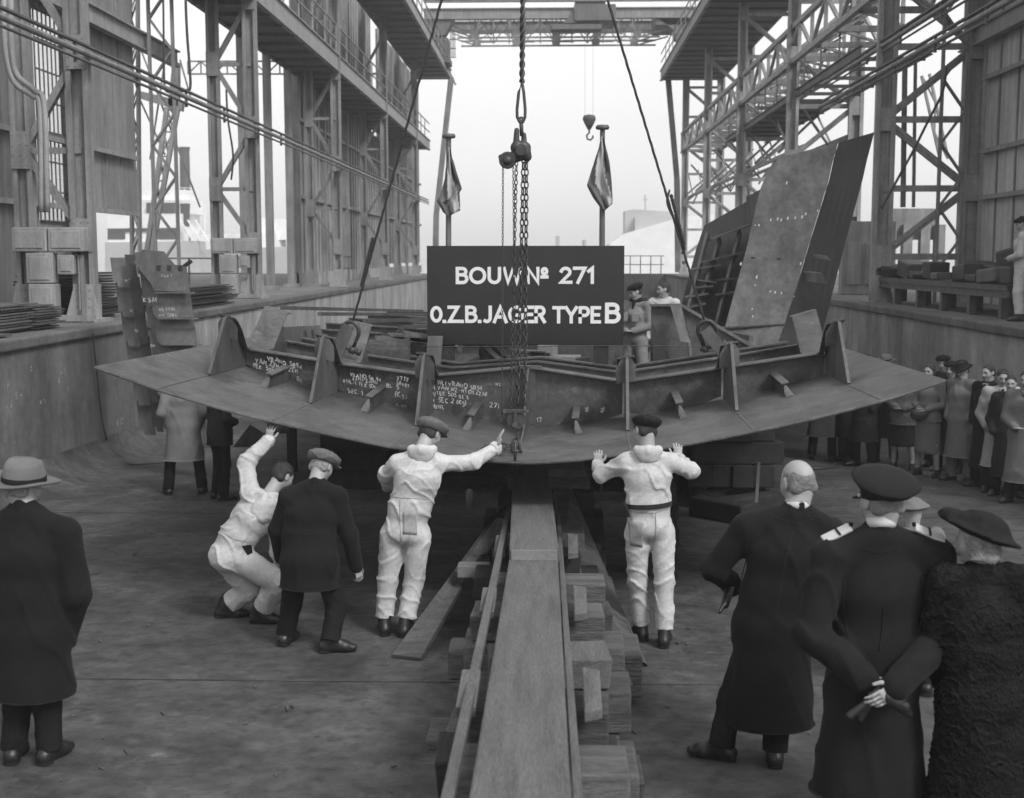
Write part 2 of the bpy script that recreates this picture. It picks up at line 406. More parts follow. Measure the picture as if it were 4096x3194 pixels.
# ================================================================== SMOOTH SOLID MODELLING (for bodies, clothes, castings)
def _n(v): return np.array([v[0], v[1], v[2]], dtype=np.float32)
def CAP(a, b, ra, rb=None, k=.03, n=None, w=1.0, sub=False): return ('c', _n(a), _n(b), float(ra), float(ra if rb is None else rb), k, None if n is None else _n(Vector(n).normalized()), float(w), sub)
def ELL(c, r, basis=None, k=.03, sub=False):
    r = (r, r, r) if isinstance(r, (int, float)) else r
    B = np.eye(3, dtype=np.float32) if basis is None else np.array([[q[0], q[1], q[2]] for q in basis], dtype=np.float32)
    return ('e', _n(c), np.array(r, dtype=np.float32), B, k, sub)
def CUT(p, n): return ('p', _n(p), _n(Vector(n).normalized()))
def sdf_mesh(prims, h=.012, wr=None, smooth=1):
    lo = np.full(3, 1e9); hi = -lo
    for q in prims:
        if q[0] == 'c' and not q[8]:
            r = max(q[3], q[4]) * max(1, q[7]); lo = np.minimum(lo, np.minimum(q[1], q[2]) - r); hi = np.maximum(hi, np.maximum(q[1], q[2]) + r)
        elif q[0] == 'e' and not q[5]:
            r = float(q[2].max()); lo = np.minimum(lo, q[1] - r); hi = np.maximum(hi, q[1] + r)
    lo = lo - 3 * h - .012; hi = hi + 3 * h + .012
    dims = np.ceil((hi - lo) / h).astype(int) + 1
    ax = [(lo[i] + h * np.arange(dims[i])).astype(np.float32) for i in range(3)]
    V = np.full(dims, 9.0, dtype=np.float32)
    def sub_box(l, u):
        i0 = np.maximum(0, ((l - lo) / h).astype(int) - 1); i1 = np.minimum(dims, ((u - lo) / h).astype(int) + 3)
        return i0, i1
    for q in prims:
        if q[0] == 'c':
            _, a, b, ra, rb, k, n, w, sb = q; m = max(ra, rb) * max(1, w) + k + 2.5 * h
            i0, i1 = sub_box(np.minimum(a, b) - m, np.maximum(a, b) + m)
        elif q[0] == 'e':
            _, c, r, B, k, sb = q; m = float(r.max()) + k + 2.5 * h
            i0, i1 = sub_box(c - m, c + m)
        else: i0, i1 = np.zeros(3, int), dims
        if (i1 <= i0).any(): continue
        X = ax[0][i0[0]:i1[0]][:, None, None]; Y = ax[1][i0[1]:i1[1]][None, :, None]; Z = ax[2][i0[2]:i1[2]][None, None, :]
        sl = (slice(i0[0], i1[0]), slice(i0[1], i1[1]), slice(i0[2], i1[2]))
        if q[0] == 'c':
            d = b - a; L2 = float(d @ d) + 1e-12
            t = np.clip(((X - a[0]) * d[0] + (Y - a[1]) * d[1] + (Z - a[2]) * d[2]) / L2, 0, 1)
            qx = X - a[0] - t * d[0]; qy = Y - a[1] - t * d[1]; qz = Z - a[2] - t * d[2]
            if n is None or w == 1.0: ds = np.sqrt(qx * qx + qy * qy + qz * qz)
            else:
                s = qx * n[0] + qy * n[1] + qz * n[2]
                ds = np.sqrt(np.maximum(qx * qx + qy * qy + qz * qz - s * s + (s / w) ** 2, 0))
            ds = ds - (ra + (rb - ra) * t)
        elif q[0] == 'e':
            px = X - c[0]; py = Y - c[1]; pz = Z - c[2]
            l = [(px * B[i][0] + py * B[i][1] + pz * B[i][2]) / r[i] for i in range(3)]
            k0 = np.sqrt(l[0] ** 2 + l[1] ** 2 + l[2] ** 2) + 1e-6
            ds = (k0 - 1) * float(r.min()) * 1.0 if r.min() > .35 * r.max() else (k0 - 1) * float(r.min())
        else:
            ds = (X - q[1][0]) * q[2][0] + (Y - q[1][1]) * q[2][1] + (Z - q[1][2]) * q[2][2]
            V[sl] = np.maximum(V[sl], ds); continue
        cur = V[sl]
        if sb:
            ds = -ds; hh = np.clip(.5 - .5 * (cur - ds) / max(k, 1e-5), 0, 1); V[sl] = cur * (1 - hh) + ds * hh + k * hh * (1 - hh)
        else:
            hh = np.clip(.5 + .5 * (cur - ds) / max(k, 1e-5), 0, 1); V[sl] = cur * (1 - hh) + ds * hh - k * hh * (1 - hh)
    if wr:
        amp, sc, seed = wr[:3]; zs = wr[3] if len(wr) > 3 else 1.0
        X = ax[0][:, None, None] * sc; Y = ax[1][None, :, None] * sc; Z = ax[2][None, None, :] * sc * zs
        s = seed * 1.7
        wx = np.sin(.55 * Z + .8 * Y + s) + .6 * np.sin(1.3 * X + .5 * Z + s * 2)
        wz = np.sin(.7 * X - .5 * Y + s * 1.3) + .6 * np.sin(1.2 * Y + .8 * X + .4 * Z + s)
        f = np.sin(1.35 * Z + 1.5 * wx + .7 * X) + .5 * np.sin(.6 * Z - 1.9 * X + 1.2 * wz + s)
        g = np.sin(1.1 * Z - 1.0 * X + 1.6 * wz + 2 * s) + .55 * np.sin(2.1 * Y + .9 * Z + 1.1 * wx)
        env = .55 + .45 * np.sin(.45 * X + .6 * Z + .8 * wz)
        V = V - amp * ((np.exp(-(f / .3) ** 2) * env + .8 * np.exp(-(g / .25) ** 2) * (1.1 - env) - .3) * 1.25).astype(np.float32)
        if zs == 1.0 and sc < 20:
            q2 = np.sin(2.6 * Z + 1.4 * wz - 1.2 * X + 1.0 * Y) ; V = V - amp * .42 * (np.exp(-(q2 / .4) ** 2) * (.5 + .5 * np.sin(.9 * Z - .7 * wx))).astype(np.float32)
    S = V < 0
    nx, ny, nz = dims
    c = np.zeros((nx - 1, ny - 1, nz - 1), dtype=np.int8)
    for i in (0, 1):
        for j in (0, 1):
            for k in (0, 1): c += S[i:nx - 1 + i, j:ny - 1 + j, k:nz - 1 + k]
    act = (c > 0) & (c < 8); idx = np.argwhere(act)
    if len(idx) == 0: return [], []
    ids = np.full(act.shape, -1, dtype=np.int32); ids[act] = np.arange(len(idx))
    P = np.zeros((len(idx), 3)); cnt = np.zeros(len(idx))
    I, J, K = idx.T
    corners = [(i, j, k) for i in (0, 1) for j in (0, 1) for k in (0, 1)]
    for A_ in corners:
        for B_ in corners:
            if B_ <= A_ or sum(abs(A_[i] - B_[i]) for i in range(3)) != 1: continue
            va = V[I + A_[0], J + A_[1], K + A_[2]]; vb = V[I + B_[0], J + B_[1], K + B_[2]]
            m = (va < 0) != (vb < 0); t = np.where(m, va / np.where(m, va - vb, 1), 0)
            for a_ in range(3): P[:, a_] += np.where(m, A_[a_] + t * (B_[a_] - A_[a_]), 0)
            cnt += m
    P = (P / cnt[:, None] + idx) * h + lo
    F = []
    # faces across grid edges
    for a_ in range(3):
        b_, c_ = (a_ + 1) % 3, (a_ + 2) % 3
        s0 = [slice(None)] * 3; s1 = [slice(None)] * 3
        s0[a_] = slice(0, -1); s1[a_] = slice(1, None)
        e = S[tuple(s0)] != S[tuple(s1)]; q = np.argwhere(e)
        q = q[(q[:, b_] > 0) & (q[:, c_] > 0) & (q[:, b_] < dims[b_] - 1) & (q[:, c_] < dims[c_] - 1)]
        def g(db, dc):
            r = q.copy(); r[:, b_] -= db; r[:, c_] -= dc; return ids[r[:, 0], r[:, 1], r[:, 2]]
        f = np.stack([g(1, 1), g(0, 1), g(0, 0), g(1, 0)], 1)
        flip = ~S[tuple(q.T)]
        f[flip] = f[flip][:, ::-1]
        F.append(f)
    F = np.concatenate(F); F = F[(F >= 0).all(1)]
    for _ in range(smooth):
        acc = np.zeros_like(P); n_ = np.zeros(len(P)); 
        for i in range(4):
            a = F[:, i]; b = F[:, (i + 1) % 4]
            np.add.at(acc, a, P[b]); np.add.at(n_, a, 1); np.add.at(acc, b, P[a]); np.add.at(n_, b, 1)
        P = P * .55 + acc / np.maximum(n_, 1)[:, None] * .45
    return P, F
def mesh_np(name, P, F, m, parent, mi=None, smooth=True):
    org = wloc(parent) if parent else Vector((0, 0, 0))
    me = bpy.data.meshes.new(name)
    P = P - np.array(org)
    me.vertices.add(len(P)); me.vertices.foreach_set('co', P.astype(np.float32).ravel())
    me.loops.add(len(F) * 4); me.loops.foreach_set('vertex_index', F.astype(np.int32).ravel())
    me.polygons.add(len(F)); me.polygons.foreach_set('loop_start', np.arange(0, len(F) * 4, 4, dtype=np.int32)); me.polygons.foreach_set('loop_total', np.full(len(F), 4, dtype=np.int32))
    for q in (m if isinstance(m, (list, tuple)) else [m]): me.materials.append(M[q] if isinstance(q, str) else q)
    if mi is not None: me.polygons.foreach_set('material_index', mi.astype(np.int32))
    me.polygons.foreach_set('use_smooth', np.full(len(F), smooth)); me.update(calc_edges=True); me.validate()
    o = bpy.data.objects.new(name, me); COL.objects.link(o); o.parent = parent
    return o
def sdf_obj(name, prims, h, m, parent, wr=None, smooth=1):
    P, F = sdf_mesh(prims, h, wr, smooth)
    if len(P) == 0: return None
    return mesh_np(name, P, F, m, parent)
# ================================================================== CRANE TOWERS AND GANTRIES
def rivets(mb, c, w, h, nx, ny, y):
    for i in range(nx):
        for j in range(ny):
            x = c[0] + (i / (nx - 1) - .5) * w; z = c[1] + (j / (ny - 1) - .5) * h
            mb.tube((x, y - .012, z), (x, y, z), .014, .018, 6)
def tower(s, y, xi, xo, z0, zs, label, group, top=15.5, wcol=.28, boxes=True, par=0):
    """s side, xi inner and xo outer column, zs list of node heights alternating inner / outer"""
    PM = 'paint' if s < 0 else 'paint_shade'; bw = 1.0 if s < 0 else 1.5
    t = thing('crane_tower', (s * (xi + xo) / 2, y, z0), label, 'crane tower', group)
    for x, w in ((xi, wcol), (xo, wcol * .85)):
        mb = MB(); p = (s * x, y, z0 + .25); q = (s * x, y, top)
        mb.ibar(p, q, w, w * .95, .025, (1, 0, 0))
        for e in (-1, 1): mb.box((s * x + e * w / 2 - w * .16, y - w / 2 - .012, z0 + .25), (s * x + e * w / 2 + w * .16, y - w / 2 + .014, top)); mb.box((s * x + e * w * .5 - .012, y - w / 2 + .02, z0 + .25), (s * x + e * w * .5 + .012, y + w / 2 - .03, top))
        put('column', mb, PM, t)
        mb = MB()                                     # riveted foot
        mb.box((s * x - .3, y - .3, z0), (s * x + .3, y + .3, z0 + .06))
        mb.box((s * x - .16, y - .2, z0 + .06), (s * x + .16, y + .2, z0 + .62))
        for e in (-1, 1):
            mb.plate([(s * x + e * .16, y - .21, z0 + .06), (s * x + e * .3, y - .21, z0 + .06), (s * x + e * .16, y - .21, z0 + .55)], (0, .02, 0))
        rivets(mb, (s * x, z0 + .33), .22, .4, 3, 4, y - .2)
        put('column_foot', mb, 'paint_light' if x == xi else PM, t)
    for i in range(len(zs) - 1):
        xa, xb = (xi, xo) if (i + par) % 2 == 0 else (xo, xi)
        mb = MB()
        for o in (-.05, .05): mb.bar((s * xa, y + o, zs[i]), (s * xb, y + o, zs[i + 1]), .03, .11 * bw, (0, 0, 1))
        mb.bar((s * xa, y, zs[i]), (s * xb, y, zs[i + 1]), .13 * bw, .02)
        put('diagonal_brace', mb, PM, t)
    for i, z in enumerate(zs):
        x = xi if (i + par) % 2 == 0 else xo
        mb = MB(); h = .27 if i % 2 == 0 else .3; w = .155
        mb.box((s * x - w, y - .175, z - h), (s * x + w, y - .155, z + h))
        rivets(mb, (s * x, z), w * 1.5, h * 1.6, 3, 4, y - .175)
        put('gusset_plate', mb, PM, t)
        if (i + par) % 2 == 1 or s > 0:
            mb = MB(); mb.bar((s * xo, y - .03, z), (s * xi, y - .03, z), .05, .1 * bw)
            put('cross_strut', mb, PM, t)
    if boxes:
        xm0, xm1 = sorted((s * (xo + .12), s * (xi - .1)))
        W = xm1 - xm0
        def cab(name, a, b, z, zz, yf=.42, m='paint_light'):
            mb = MB(); mb.box((xm0 + a * W, y - yf, z0 + z), (xm0 + b * W, y - .18, z0 + zz))
            c = put(name, mb, m, t, bevel=.02)
            mb = MB(); e = .055 * min(1, (zz - z) * 3)
            mb.box((xm0 + a * W + e, y - yf - .02, z0 + z + e), (xm0 + b * W - e, y - yf + .001, z0 + zz - e))
            put('cabinet_door', mb, m, c, bevel=.012)
        cab('switch_box', .02, .50, 1.15, 1.54); cab('switch_box', .52, 1.02, 1.15, 1.54)
        cab('cable_cabinet', .20, .58, .64, 1.13); cab('cable_cabinet', .22, .60, .12, .63, m='paint_light')
        cab('junction_box', .62, .86, .78, 1.10, .38); 
        mb = MB(); mb.box((xm0 - .1, y - .32, z0 + .02), (xm1 + .1, y - .2, z0 + .12))
        mb.bar((xm0 + .95 * W, y - .3, z0), (xm0 + .95 * W, y - .3, z0 + 1.1), .05)
        mb.tube((xm0 + .9 * W, y - .3, z0 + .2), (xm0 + .9 * W, y - .3, z0 + 1.1), .02)
        put('box_frame', mb, PM, t)
    return t
LZ = [3.35, 4.72, 6.27, 7.85, 9.45, 11.2, 12.9]
names = ['nearest riveted crane tower on the left wall with switch boxes at its foot', 'second left crane tower, alone against the sky, switch boxes at its foot',
         'third crane tower on the left in front of the sheet cladding', 'fourth crane tower on the left, just behind the left sling wire',
         'farthest crane tower on the left, beside the open sky of the slipway mouth']
for i, y in enumerate((20.9, 32.9, 45.7, 58.6, 71.4)):
    tower(-1, y, 7.7, 8.66, WALL_Z, LZ, names[i], 'crane towers on the left wall', boxes=i < 2)
RZ = [z for z in (3.2, 4.6, 6.2, 7.87, 9.5, 11.2, 12.9)]
names = ['nearest crane tower on the right wall, bare zigzag frame against the sky', 'second crane tower on the right, rising behind the tall leaning hull plate',
         'third crane tower on the right, in the thick of the lattice', 'fourth crane tower on the right, above the dark leaning plates',
         'farthest crane tower on the right, at the edge of the open sky']
for i, y in enumerate((30.8, 42.7, 54.2, 66.0, 77.0)):
    w = .42 if i == 0 else .36
    zs = [3.2, 4.6, 6.2, 7.87, 9.5, 11.2, 12.9]
    # on this side the zigzag starts on the outer column
    tower(1, y, 9.8, 7.75, WALL_Z, [3.0, 4.6, 6.2, 7.87, 9.5, 11.2, 12.9], names[i], 'crane towers on the right wall', boxes=False, wcol=w, par=1)

# long members running down the slipway
def long_i(name, x, z, y0, y1, w, h, m, label, cat, t=.03, posts=None):
    mb = MB(); mb.ibar((x, y0, z), (x, y1, z), w, h, t); return solo(name, mb, m, label, cat)
def runway(s, x0, x1, z, y0, y1, label, up=False):
    t = thing('crane_runway', (s * (x0 + x1) / 2, y0, z), label, 'crane girder')
    a, b = sorted((s * x0, s * x1))
    mb = MB(); mb.box((a, y0, z), (b, y1, z + .05)); put('deck', mb, 'paint_dark', t)
    mb = MB(); e = s * x0
    mb.ibar((e, y0, z + .25), (e, y1, z + .25), .16, .6, .04)
    put('edge_girder', mb, 'paint_light', t)
    mb = MB(); e2 = s * x1
    mb.ibar((e2, y0, z + .25), (e2, y1, z + .25), .16, .6, .04)
    n = int((y1 - y0) / 1.6)
    for i in range(n):
        y = y0 + i * 1.6; mb.bar((a, y, z - .06), (b, y, z - .06), .08, .1)
    put('cross_bearer', mb, 'paint_dark', t)
    mb = MB()
    for i in range(int((y1 - y0) / 2.2)):
        y = y0 + i * 2.2; mb.bar((e, y, z + .5), (e, y, z + 1.55), .05)
    for zz in (1.05, 1.55): mb.bar((e, y0, z + zz), (e, y1, z + zz), .045)
    put('railing', mb, 'paint', t)
    return t
runway(-1, 7.62, 9.25, 9.5, 30, 79, 'long crane runway with a pale edge beam running down the left side to the water')
runway(-1, 6.3, 8.2, 13.7, 40, 79, 'highest dark crane girder at top left, ending near the gantry cab')
runway(1, 6.35, 9.85, 13.45, 22, 78, 'broad dark crane girder overhanging on the upper right with a sloping edge')
# lower runway on the right as an open truss
def truss(name, A, B, h, n, m, label, cat, w=.1, d=.07, parent=None):
    A = Vector(A); B = Vector(B); mb = MB(); H = Vector((0, 0, h)); st = (B - A) / n
    mb.bar(A, B, w, w); mb.bar(A + H, B + H, w, w)
    for i in range(n):
        p = A + st * i; q = A + st * (i + 1)
        mb.bar(p, p + H, d, d)
        mb.bar(*((p, q + H) if i % 2 == 0 else (p + H, q)), d, d)
    mb.bar(B, B + H, d, d)
    if parent: return put(name, mb, m, parent)
    return solo(name, mb, m, label, cat)
truss('lattice_girder', (7.75, 20, 9.3), (7.75, 79, 9.3), 1.1, 30, 'paint_shade', 'long inner lattice girder stepping through the right hand towers', 'lattice girder', .16, .1)
truss('lattice_girder', (9.8, 20, 9.3), (9.8, 79, 9.3), 1.5, 24, 'paint_shade', 'long outer lattice girder on the far side of the right hand towers', 'lattice girder', .16, .1)
mb = MB()                                             # walkway with cross bearers between them
for i in range(18):
    y = 31 + i * 2.7
    mb.bar((7.75, y, 9.25), (9.8, y, 9.25), .12, .16); mb.bar((7.75, y, 9.25), (9.8, y + 2.7, 9.25), .07, .07); mb.bar((7.75, y, 9.3), (9.8, y, 10.4), .08, .08)
solo('walkway_bracing', mb, 'paint', 'dark criss-cross walkway bracing between the two lattice girders on the right', 'walkway')
mb = MB(); mb.box((7.9, 44, 8.2), (9.7, 58, 8.26))
for i in range(14): mb.bar((7.9, 34.5 + i * 1.8, 8.15), (9.7, 34.5 + i * 1.8, 8.15), .08, .1)
for x in (7.9, 9.7): mb.ibar((x, 34, 8.3), (x, 60, 8.3), .12, .24, .03)
for i in range(10): mb.bar((7.9, 36.5 + i * 2.5, 8.3), (7.9, 36.5 + i * 2.5, 9.3), .05)
solo('service_platform', mb, 'paint_dark', 'dark service platform hung under the lattice girders on the right', 'platform')
for k, (x, z) in enumerate(((8.2, 6.6), (9.6, 6.9))):
    mb = MB(); n = 14
    for i in range(n):
        y = 42.7 + i * 2.6
        mb.bar((7.8, y, 8.2 - (i % 2) * 1.6), (9.7, y + 2.6, 6.6 + (i % 2) * 1.6), .07, .07)
        mb.bar((x, y, z), (x, y + 2.6, z + (1.3 if i % 2 else -.5)), .06, .06)
    mb.bar((x, 42.7, z), (x, 79, z), .12, .12)
    solo('sway_bracing', mb, 'paint_shade', ('upper' if k else 'lower') + ' run of sway bracing zigzagging between the far towers on the right', 'bracing')
# electrical conductor pipes and pale beams
def pipe_run(x, z, y0, y1, r, label, two=True):
    t = thing('conductor_rail', (x, y0, z), label, 'conductor rail')
    mb = MB(); mb.tube((x, y0, z), (x, y1, z), r); mb.smooth = False
    put('pipe', mb, 'paint', t)
    mb = MB()
    if two: mb.tube((x + .02, y0, z - .13), (x + .02, y1, z - .13), r * .5)
    mb.bar((x, y0, z + .12), (x, y1, z + .12), .09, .03)
    for i in range(int((y1 - y0) / 3)): mb.bar((x, y0 + i * 3, z + .12), (x, y0 + i * 3, z - .2), .05)
    put('hanger', mb, 'paint_dark', t)
pipe_run(-7.42, 6.2, 14, 76, .05, 'dark twin conductor rail running along the left towers below the runway')
pipe_run(7.5, 7.2, 14, 37, .055, 'lower dark pipe slanting in from the top right corner')
pipe_run(7.6, 7.85, 14, 37, .05, 'upper dark pipe slanting in from the top right corner')
for s, y1, lb in ((-1, 33.4, 'pale roof-edge beam on the left, reaching out beyond the shed wall into the sky'), (1, 31.6, 'pale beam on the shed wall at the upper right')):
    mb = MB(); x = s * 9.75
    mb.ibar((x, 14, 8.06), (x, y1, 8.06), .2, .42, .04)
    solo('wall_beam', mb, 'paint_light', lb, 'beam')
# slim posts on the left between tower two and three
for i, (u, b) in enumerate(((980, 1180), (1080, 1175), (1162, 1165))):
    p = PX(u, 900, -9.25); mb = MB()
    mb.ibar((p.x, p.y, WALL_Z), (p.x, p.y, 9.5), .22, .22, .02, (1, 0, 0)); mb.box((p.x - .12, p.y - .125, WALL_Z), (p.x + .12, p.y - .11, 9.5))
    mb.box((p.x - .25, p.y - .25, WALL_Z), (p.x + .25, p.y + .25, WALL_Z + .12))
    solo('steel_post', mb, 'paint', ['first slim steel post right of the second left tower, against the sky', 'middle slim steel post of the three against the sky on the left', 'last slim steel post, just left of the sheet cladding'][i], 'post', 'posts under the left runway')
# horizontal lattice behind tower two
truss('lattice_strut', PY(752, 297, 50), PY(1225, 297, 50), .48, 9, 'paint', 'thin horizontal lattice strut crossing the sky behind the second left tower', 'strut', .06, .05)

# ------------------------------------------------------------------ shed walls
def ribs(mb, x, y0, y1, z0, z1, pitch, s):
    y = y0
    while y <= y1: mb.bar((x, y, z0), (x, y, z1), .04, .04); y += pitch
def shed(s):
    t = thing('shed', (s * 10, 22, WALL_Z), 'sheet clad shed on the left bank with tall barred windows' if s < 0 else 'sheet clad shed on the right bank with thin vertical ribs', 'building')
    X = 9.95 * s; a, b = sorted((X, X + s * .12))
    mb = MB()
    if s < 0:
        mb.box((a, 14, WALL_Z), (b, 24.6, 14.5)); mb.box((a, 24.6, 7.75), (b, 27.3, 14.5)); mb.box((a, 24.6, WALL_Z), (b, 27.3, 3.7))
        mb.box((a, 27.3, 4.05), (b, 30.5, 14.5))
    else:
        mb.box((a, 14, WALL_Z), (b, 30.3, 14.5)); mb.box((a + .05, 30.2, WALL_Z), (b + 8, 30.3, 14.5))
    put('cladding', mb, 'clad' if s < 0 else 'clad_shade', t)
    mb = MB()
    ribs(mb, X - s * .02, 14.4, 30.2, 4.1 if s < 0 else WALL_Z, 14.5, 1.05 if s < 0 else 1.15, s) if s > 0 else [ribs(mb, X - s * .02, c, d, e, 14.5, 1.0, s) for c, d, e in ((14.4, 24.5, 2), (27.4, 30.3, 4.1))]
    put('rib', mb, 'paint', t)
    mb = MB()
    for z in ((4.35, 5.4, 7.05) if s > 0 else (4.0, 5.3)):
        mb.bar((X - s * .1, 14, z), (X - s * .1, 30.2, z), .1, .1)
    put('sheeting_rail', mb, 'paint_light', t)
    if s < 0:
        mb = MB(); mb.box((a + .03, 24.6, 3.7), (a + .05, 27.3, 7.75)); put('window_glazing', mb, 'glass', t)
        mb = MB()
        for i in range(14): mb.bar((X + .03, 24.6 + i * 2.7 / 13, 3.7), (X + .03, 24.6 + i * 2.7 / 13, 7.75), .025)
        for i in range(8): mb.bar((X + .03, 24.6, 3.7 + i * .578), (X + .03, 27.3, 3.7 + i * .578), .03)
        mb.bar((X + .05, 26.0, 3.7), (X + .05, 26.0, 7.75), .12, .1); mb.bar((X + .06, 24.6, 5.35), (X + .06, 27.3, 5.35), .1, .14)
        put('window_bars', mb, 'paint_dark', t)
    mb = MB(); y = 30.6                                # lattice stanchion at the shed corner
    x = s * 9.3
    mb.lace((x, y, WALL_Z), (x, y, 14.5), .62, .12, .03, .7, (0, 1, 0)); put('corner_stanchion', mb, 'paint', t)
    mb = MB(); y = 25.6 if s < 0 else 24
    mb.lace((s * 9.55, y, WALL_Z), (s * 9.55, y, 14.5), .1 if s < 0 else .4, .35, .03, .7, (1, 0, 0)); put('stanchion', mb, 'paint', t)
shed(-1); shed(1)
# sheet clad screen wall behind the far left towers
t = thing('screen_wall', (-9.4, 60, WALL_Z), 'tall grey corrugated screen wall running back behind the left towers', 'wall')
mb = MB(); segs = [(46.6, 66.3, 2.4, 15.5), (66.3, 68.9, 2.4, 9.3), (69.0, 90, 2.6, 15.0)]
for y0, y1, z0, z1 in segs:
    mb.box((-9.5, y0, z0), (-9.42, y1, z1))
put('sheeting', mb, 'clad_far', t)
mb = MB()
for y0, y1, z0, z1 in segs:
    y = y0
    while y < y1: mb.bar((-9.39, y, z0), (-9.39, y, z1), .09, .06); y += .75
put('sheet_rib', mb, 'paint', t)
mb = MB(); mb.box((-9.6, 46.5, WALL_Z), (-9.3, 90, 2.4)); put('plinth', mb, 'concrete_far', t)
mb = MB()
for y in (46.6, 52, 57.5, 63, 69, 75, 81): mb.bar((-9.3, y, WALL_Z), (-9.3, y, 15.2), .18, .2)
for z in (5.2, 8.0): mb.bar((-9.32, 46.6, z), (-9.32, 90, z), .1, .12)
put('wall_post', mb, 'paint', t)

# curved hanging cables on the left
def cable(pts, r, label, name='hanging_cable', m='iron'):
    P = [Vector(p) for p in pts]; out = []
    for i in range(len(P) - 1):
        p0, p1, p2, p3 = P[max(i - 1, 0)], P[i], P[i + 1], P[min(i + 2, len(P) - 1)]
        for k in range(6):
            t = k / 6
            out.append(.5 * ((2 * p1) + (p2 - p0) * t + (2 * p0 - 5 * p1 + 4 * p2 - p3) * t * t + (3 * p1 - p0 - 3 * p2 + p3) * t ** 3))
    out.append(P[-1]); mb = MB(); mb.path(out, r, 7); mb.smooth = True
    return solo(name, mb, m, label, 'cable')
cable([PY(653, -20, 27), PY(655, 170, 27), PY(658, 340, 27), PY(668, 368, 27)], .022, 'straight left cable of the pair hanging beside the second left tower')
cable([PY(742, -20, 27), PY(748, 130, 27), PY(762, 335, 27), PY(745, 362, 27), PY(700, 366, 27), PY(668, 368, 27)], .028, 'hooked right cable of the pair hanging beside the second left tower')
cable([PY(15, -20, 19.5), PY(22, 200, 19.5), PY(58, 330, 19.5), PY(130, 385, 19.5), PY(160, 440, 19.5), PY(166, 850, 19.5)], .045, 'outer pale conduit bending down the nearest left tower', 'conduit', 'paint_light')
cable([PY(42, -20, 19.5), PY(48, 200, 19.5), PY(68, 300, 19.5), PY(140, 365, 19.5), PY(178, 430, 19.5), PY(190, 850, 19.5)], .045, 'inner pale conduit bending down the nearest left tower', 'conduit', 'paint_light')
cable([PY(905, 360, 32), PY(912, 480, 32), PY(932, 620, 32), PY(925, 720, 32)], .025, 'thin cable drooping down the second left tower')
cable([PY(3786, 270, 30), PY(3770, 370, 30), PY(3715, 480, 30), PY(3655, 600, 30), PY(3600, 700, 30), PY(3525, 835, 30)], .03, 'thin dark cable sagging between the columns of the nearest right tower')
for i, (u, v0, v1) in enumerate(((3550, 255, 750), (3616, 250, 830), (3626, 250, 830), (3662, 250, 830))):
    a = PY(u, v0, 32); b = PY(u - 8, v1, 32); mb = MB(); mb.tube(a, b, .045 if i != 2 else .03)
    solo('service_pipe', mb, 'paint', ['leftmost', 'second', 'third', 'rightmost'][i] + ' of the four thin vertical service pipes behind the nearest right tower', 'pipe', 'vertical service pipes')
mb = MB(); a = PY(3702, 300, 45); b = PY(3777, 640, 45); mb.lace(a, b, .35, .1, .04, .8, (0, 1, 0))
solo('crane_jib', mb, 'paint_light', 'pale slanting jib seen in the sky between the columns of the nearest right tower', 'crane jib')
# grey tank and panels seen between the right tower columns
mb = MB(); p = PY(3500, 835, 50); q = PY(3750, 960, 50)
mb.box((p.x, 50, q.z), (q.x, 50.4, p.z)); 
for u in (3480, 3545, 3610, 3680, 3740):
    a = PY(u, 900, 49.8); mb.box((a.x, 49.6, 1.93), (a.x + .35, 50, a.z))
solo('stacked_panels', mb, 'paint', 'grey panels stacked on trestles seen through the foot of the nearest right tower', 'panels')
mb = MB(); mb.box((8.2, 36.8, 1.93), (9.7, 37.2, 4.0)); 
for x in (8.35, 8.85, 9.3): mb.box((x, 36.74, 2.2), (x + .38, 36.8, 3.4))
c = thing('switch_cabinet', (9, 37, 1.93), 'pale switch cabinets standing behind the nearest right tower', 'cabinet'); put('cabinet_body', mb, 'paint_light', c, bevel=.02)

# ------------------------------------------------------------------ overhead gantry crane across the slipway mouth
GY = 77.0
def gx(u): return PY(u, 100, GY).x
g = thing('gantry_crane', (0, GY, 15.5), 'overhead travelling gantry crane spanning the slipway mouth at the top', 'gantry crane')
def Z(v): return PY(2200, v, GY).z
x0, x1 = gx(1700), gx(2790)
mb = MB()
n = 14; A = Vector((gx(1880), GY, Z(150))); B = Vector((gx(2560), GY, Z(150)))
for yy in (GY, GY + 3):
    for za in (Z(130), Z(150)): mb.bar((gx(1830), yy, za), (gx(2640), yy, za), .1)
    mb.bar((gx(1760), yy, Z(38)), (x1, yy, Z(38)), .15)
    for k in range(11):
        xa = gx(1900 + 65 * k)
        if 1900 + 65 * k > 2620: break
        mb.bar((xa, yy, Z(140)), (xa, yy, Z(38)), .08)
        if k % 2: mb.bar((xa, yy, Z(140)), (gx(1900 + 65 * (k - 1)), yy, Z(45)), .07); mb.bar((xa, yy, Z(140)), (gx(1900 + 65 * (k + 1)), yy, Z(45)), .07)
    for e in (-1, 1):
        c = gx(1900) if e < 0 else gx(2560)
        for dz in (0, 1): mb.bar((c, yy, Z(135 + 15 * dz)), (gx(1790 if e < 0 else 2690), yy, Z(95 + 20 * dz)), .08)
    for u in (1895, 2060, 2225, 2390, 2550):          # round node plates
        mb.tube((gx(u), yy - .1, Z(135)), (gx(u), yy + .1, Z(135)), .26, n=12)
        for da in range(0, 180, 36): 
            d = Vector((math.cos(math.radians(da)), 0, math.sin(math.radians(da))))
            mb.bar(Vector((gx(u), yy, Z(135))), Vector((gx(u), yy, Z(135))) + d * 1.1, .05)
put('lattice_truss', mb, 'paint', g)
mb = MB()
for yy in (GY - .6, GY + 3.6): mb.ibar((x0, yy, Z(62)), (x1, yy, Z(62)), .3, .62, .05)
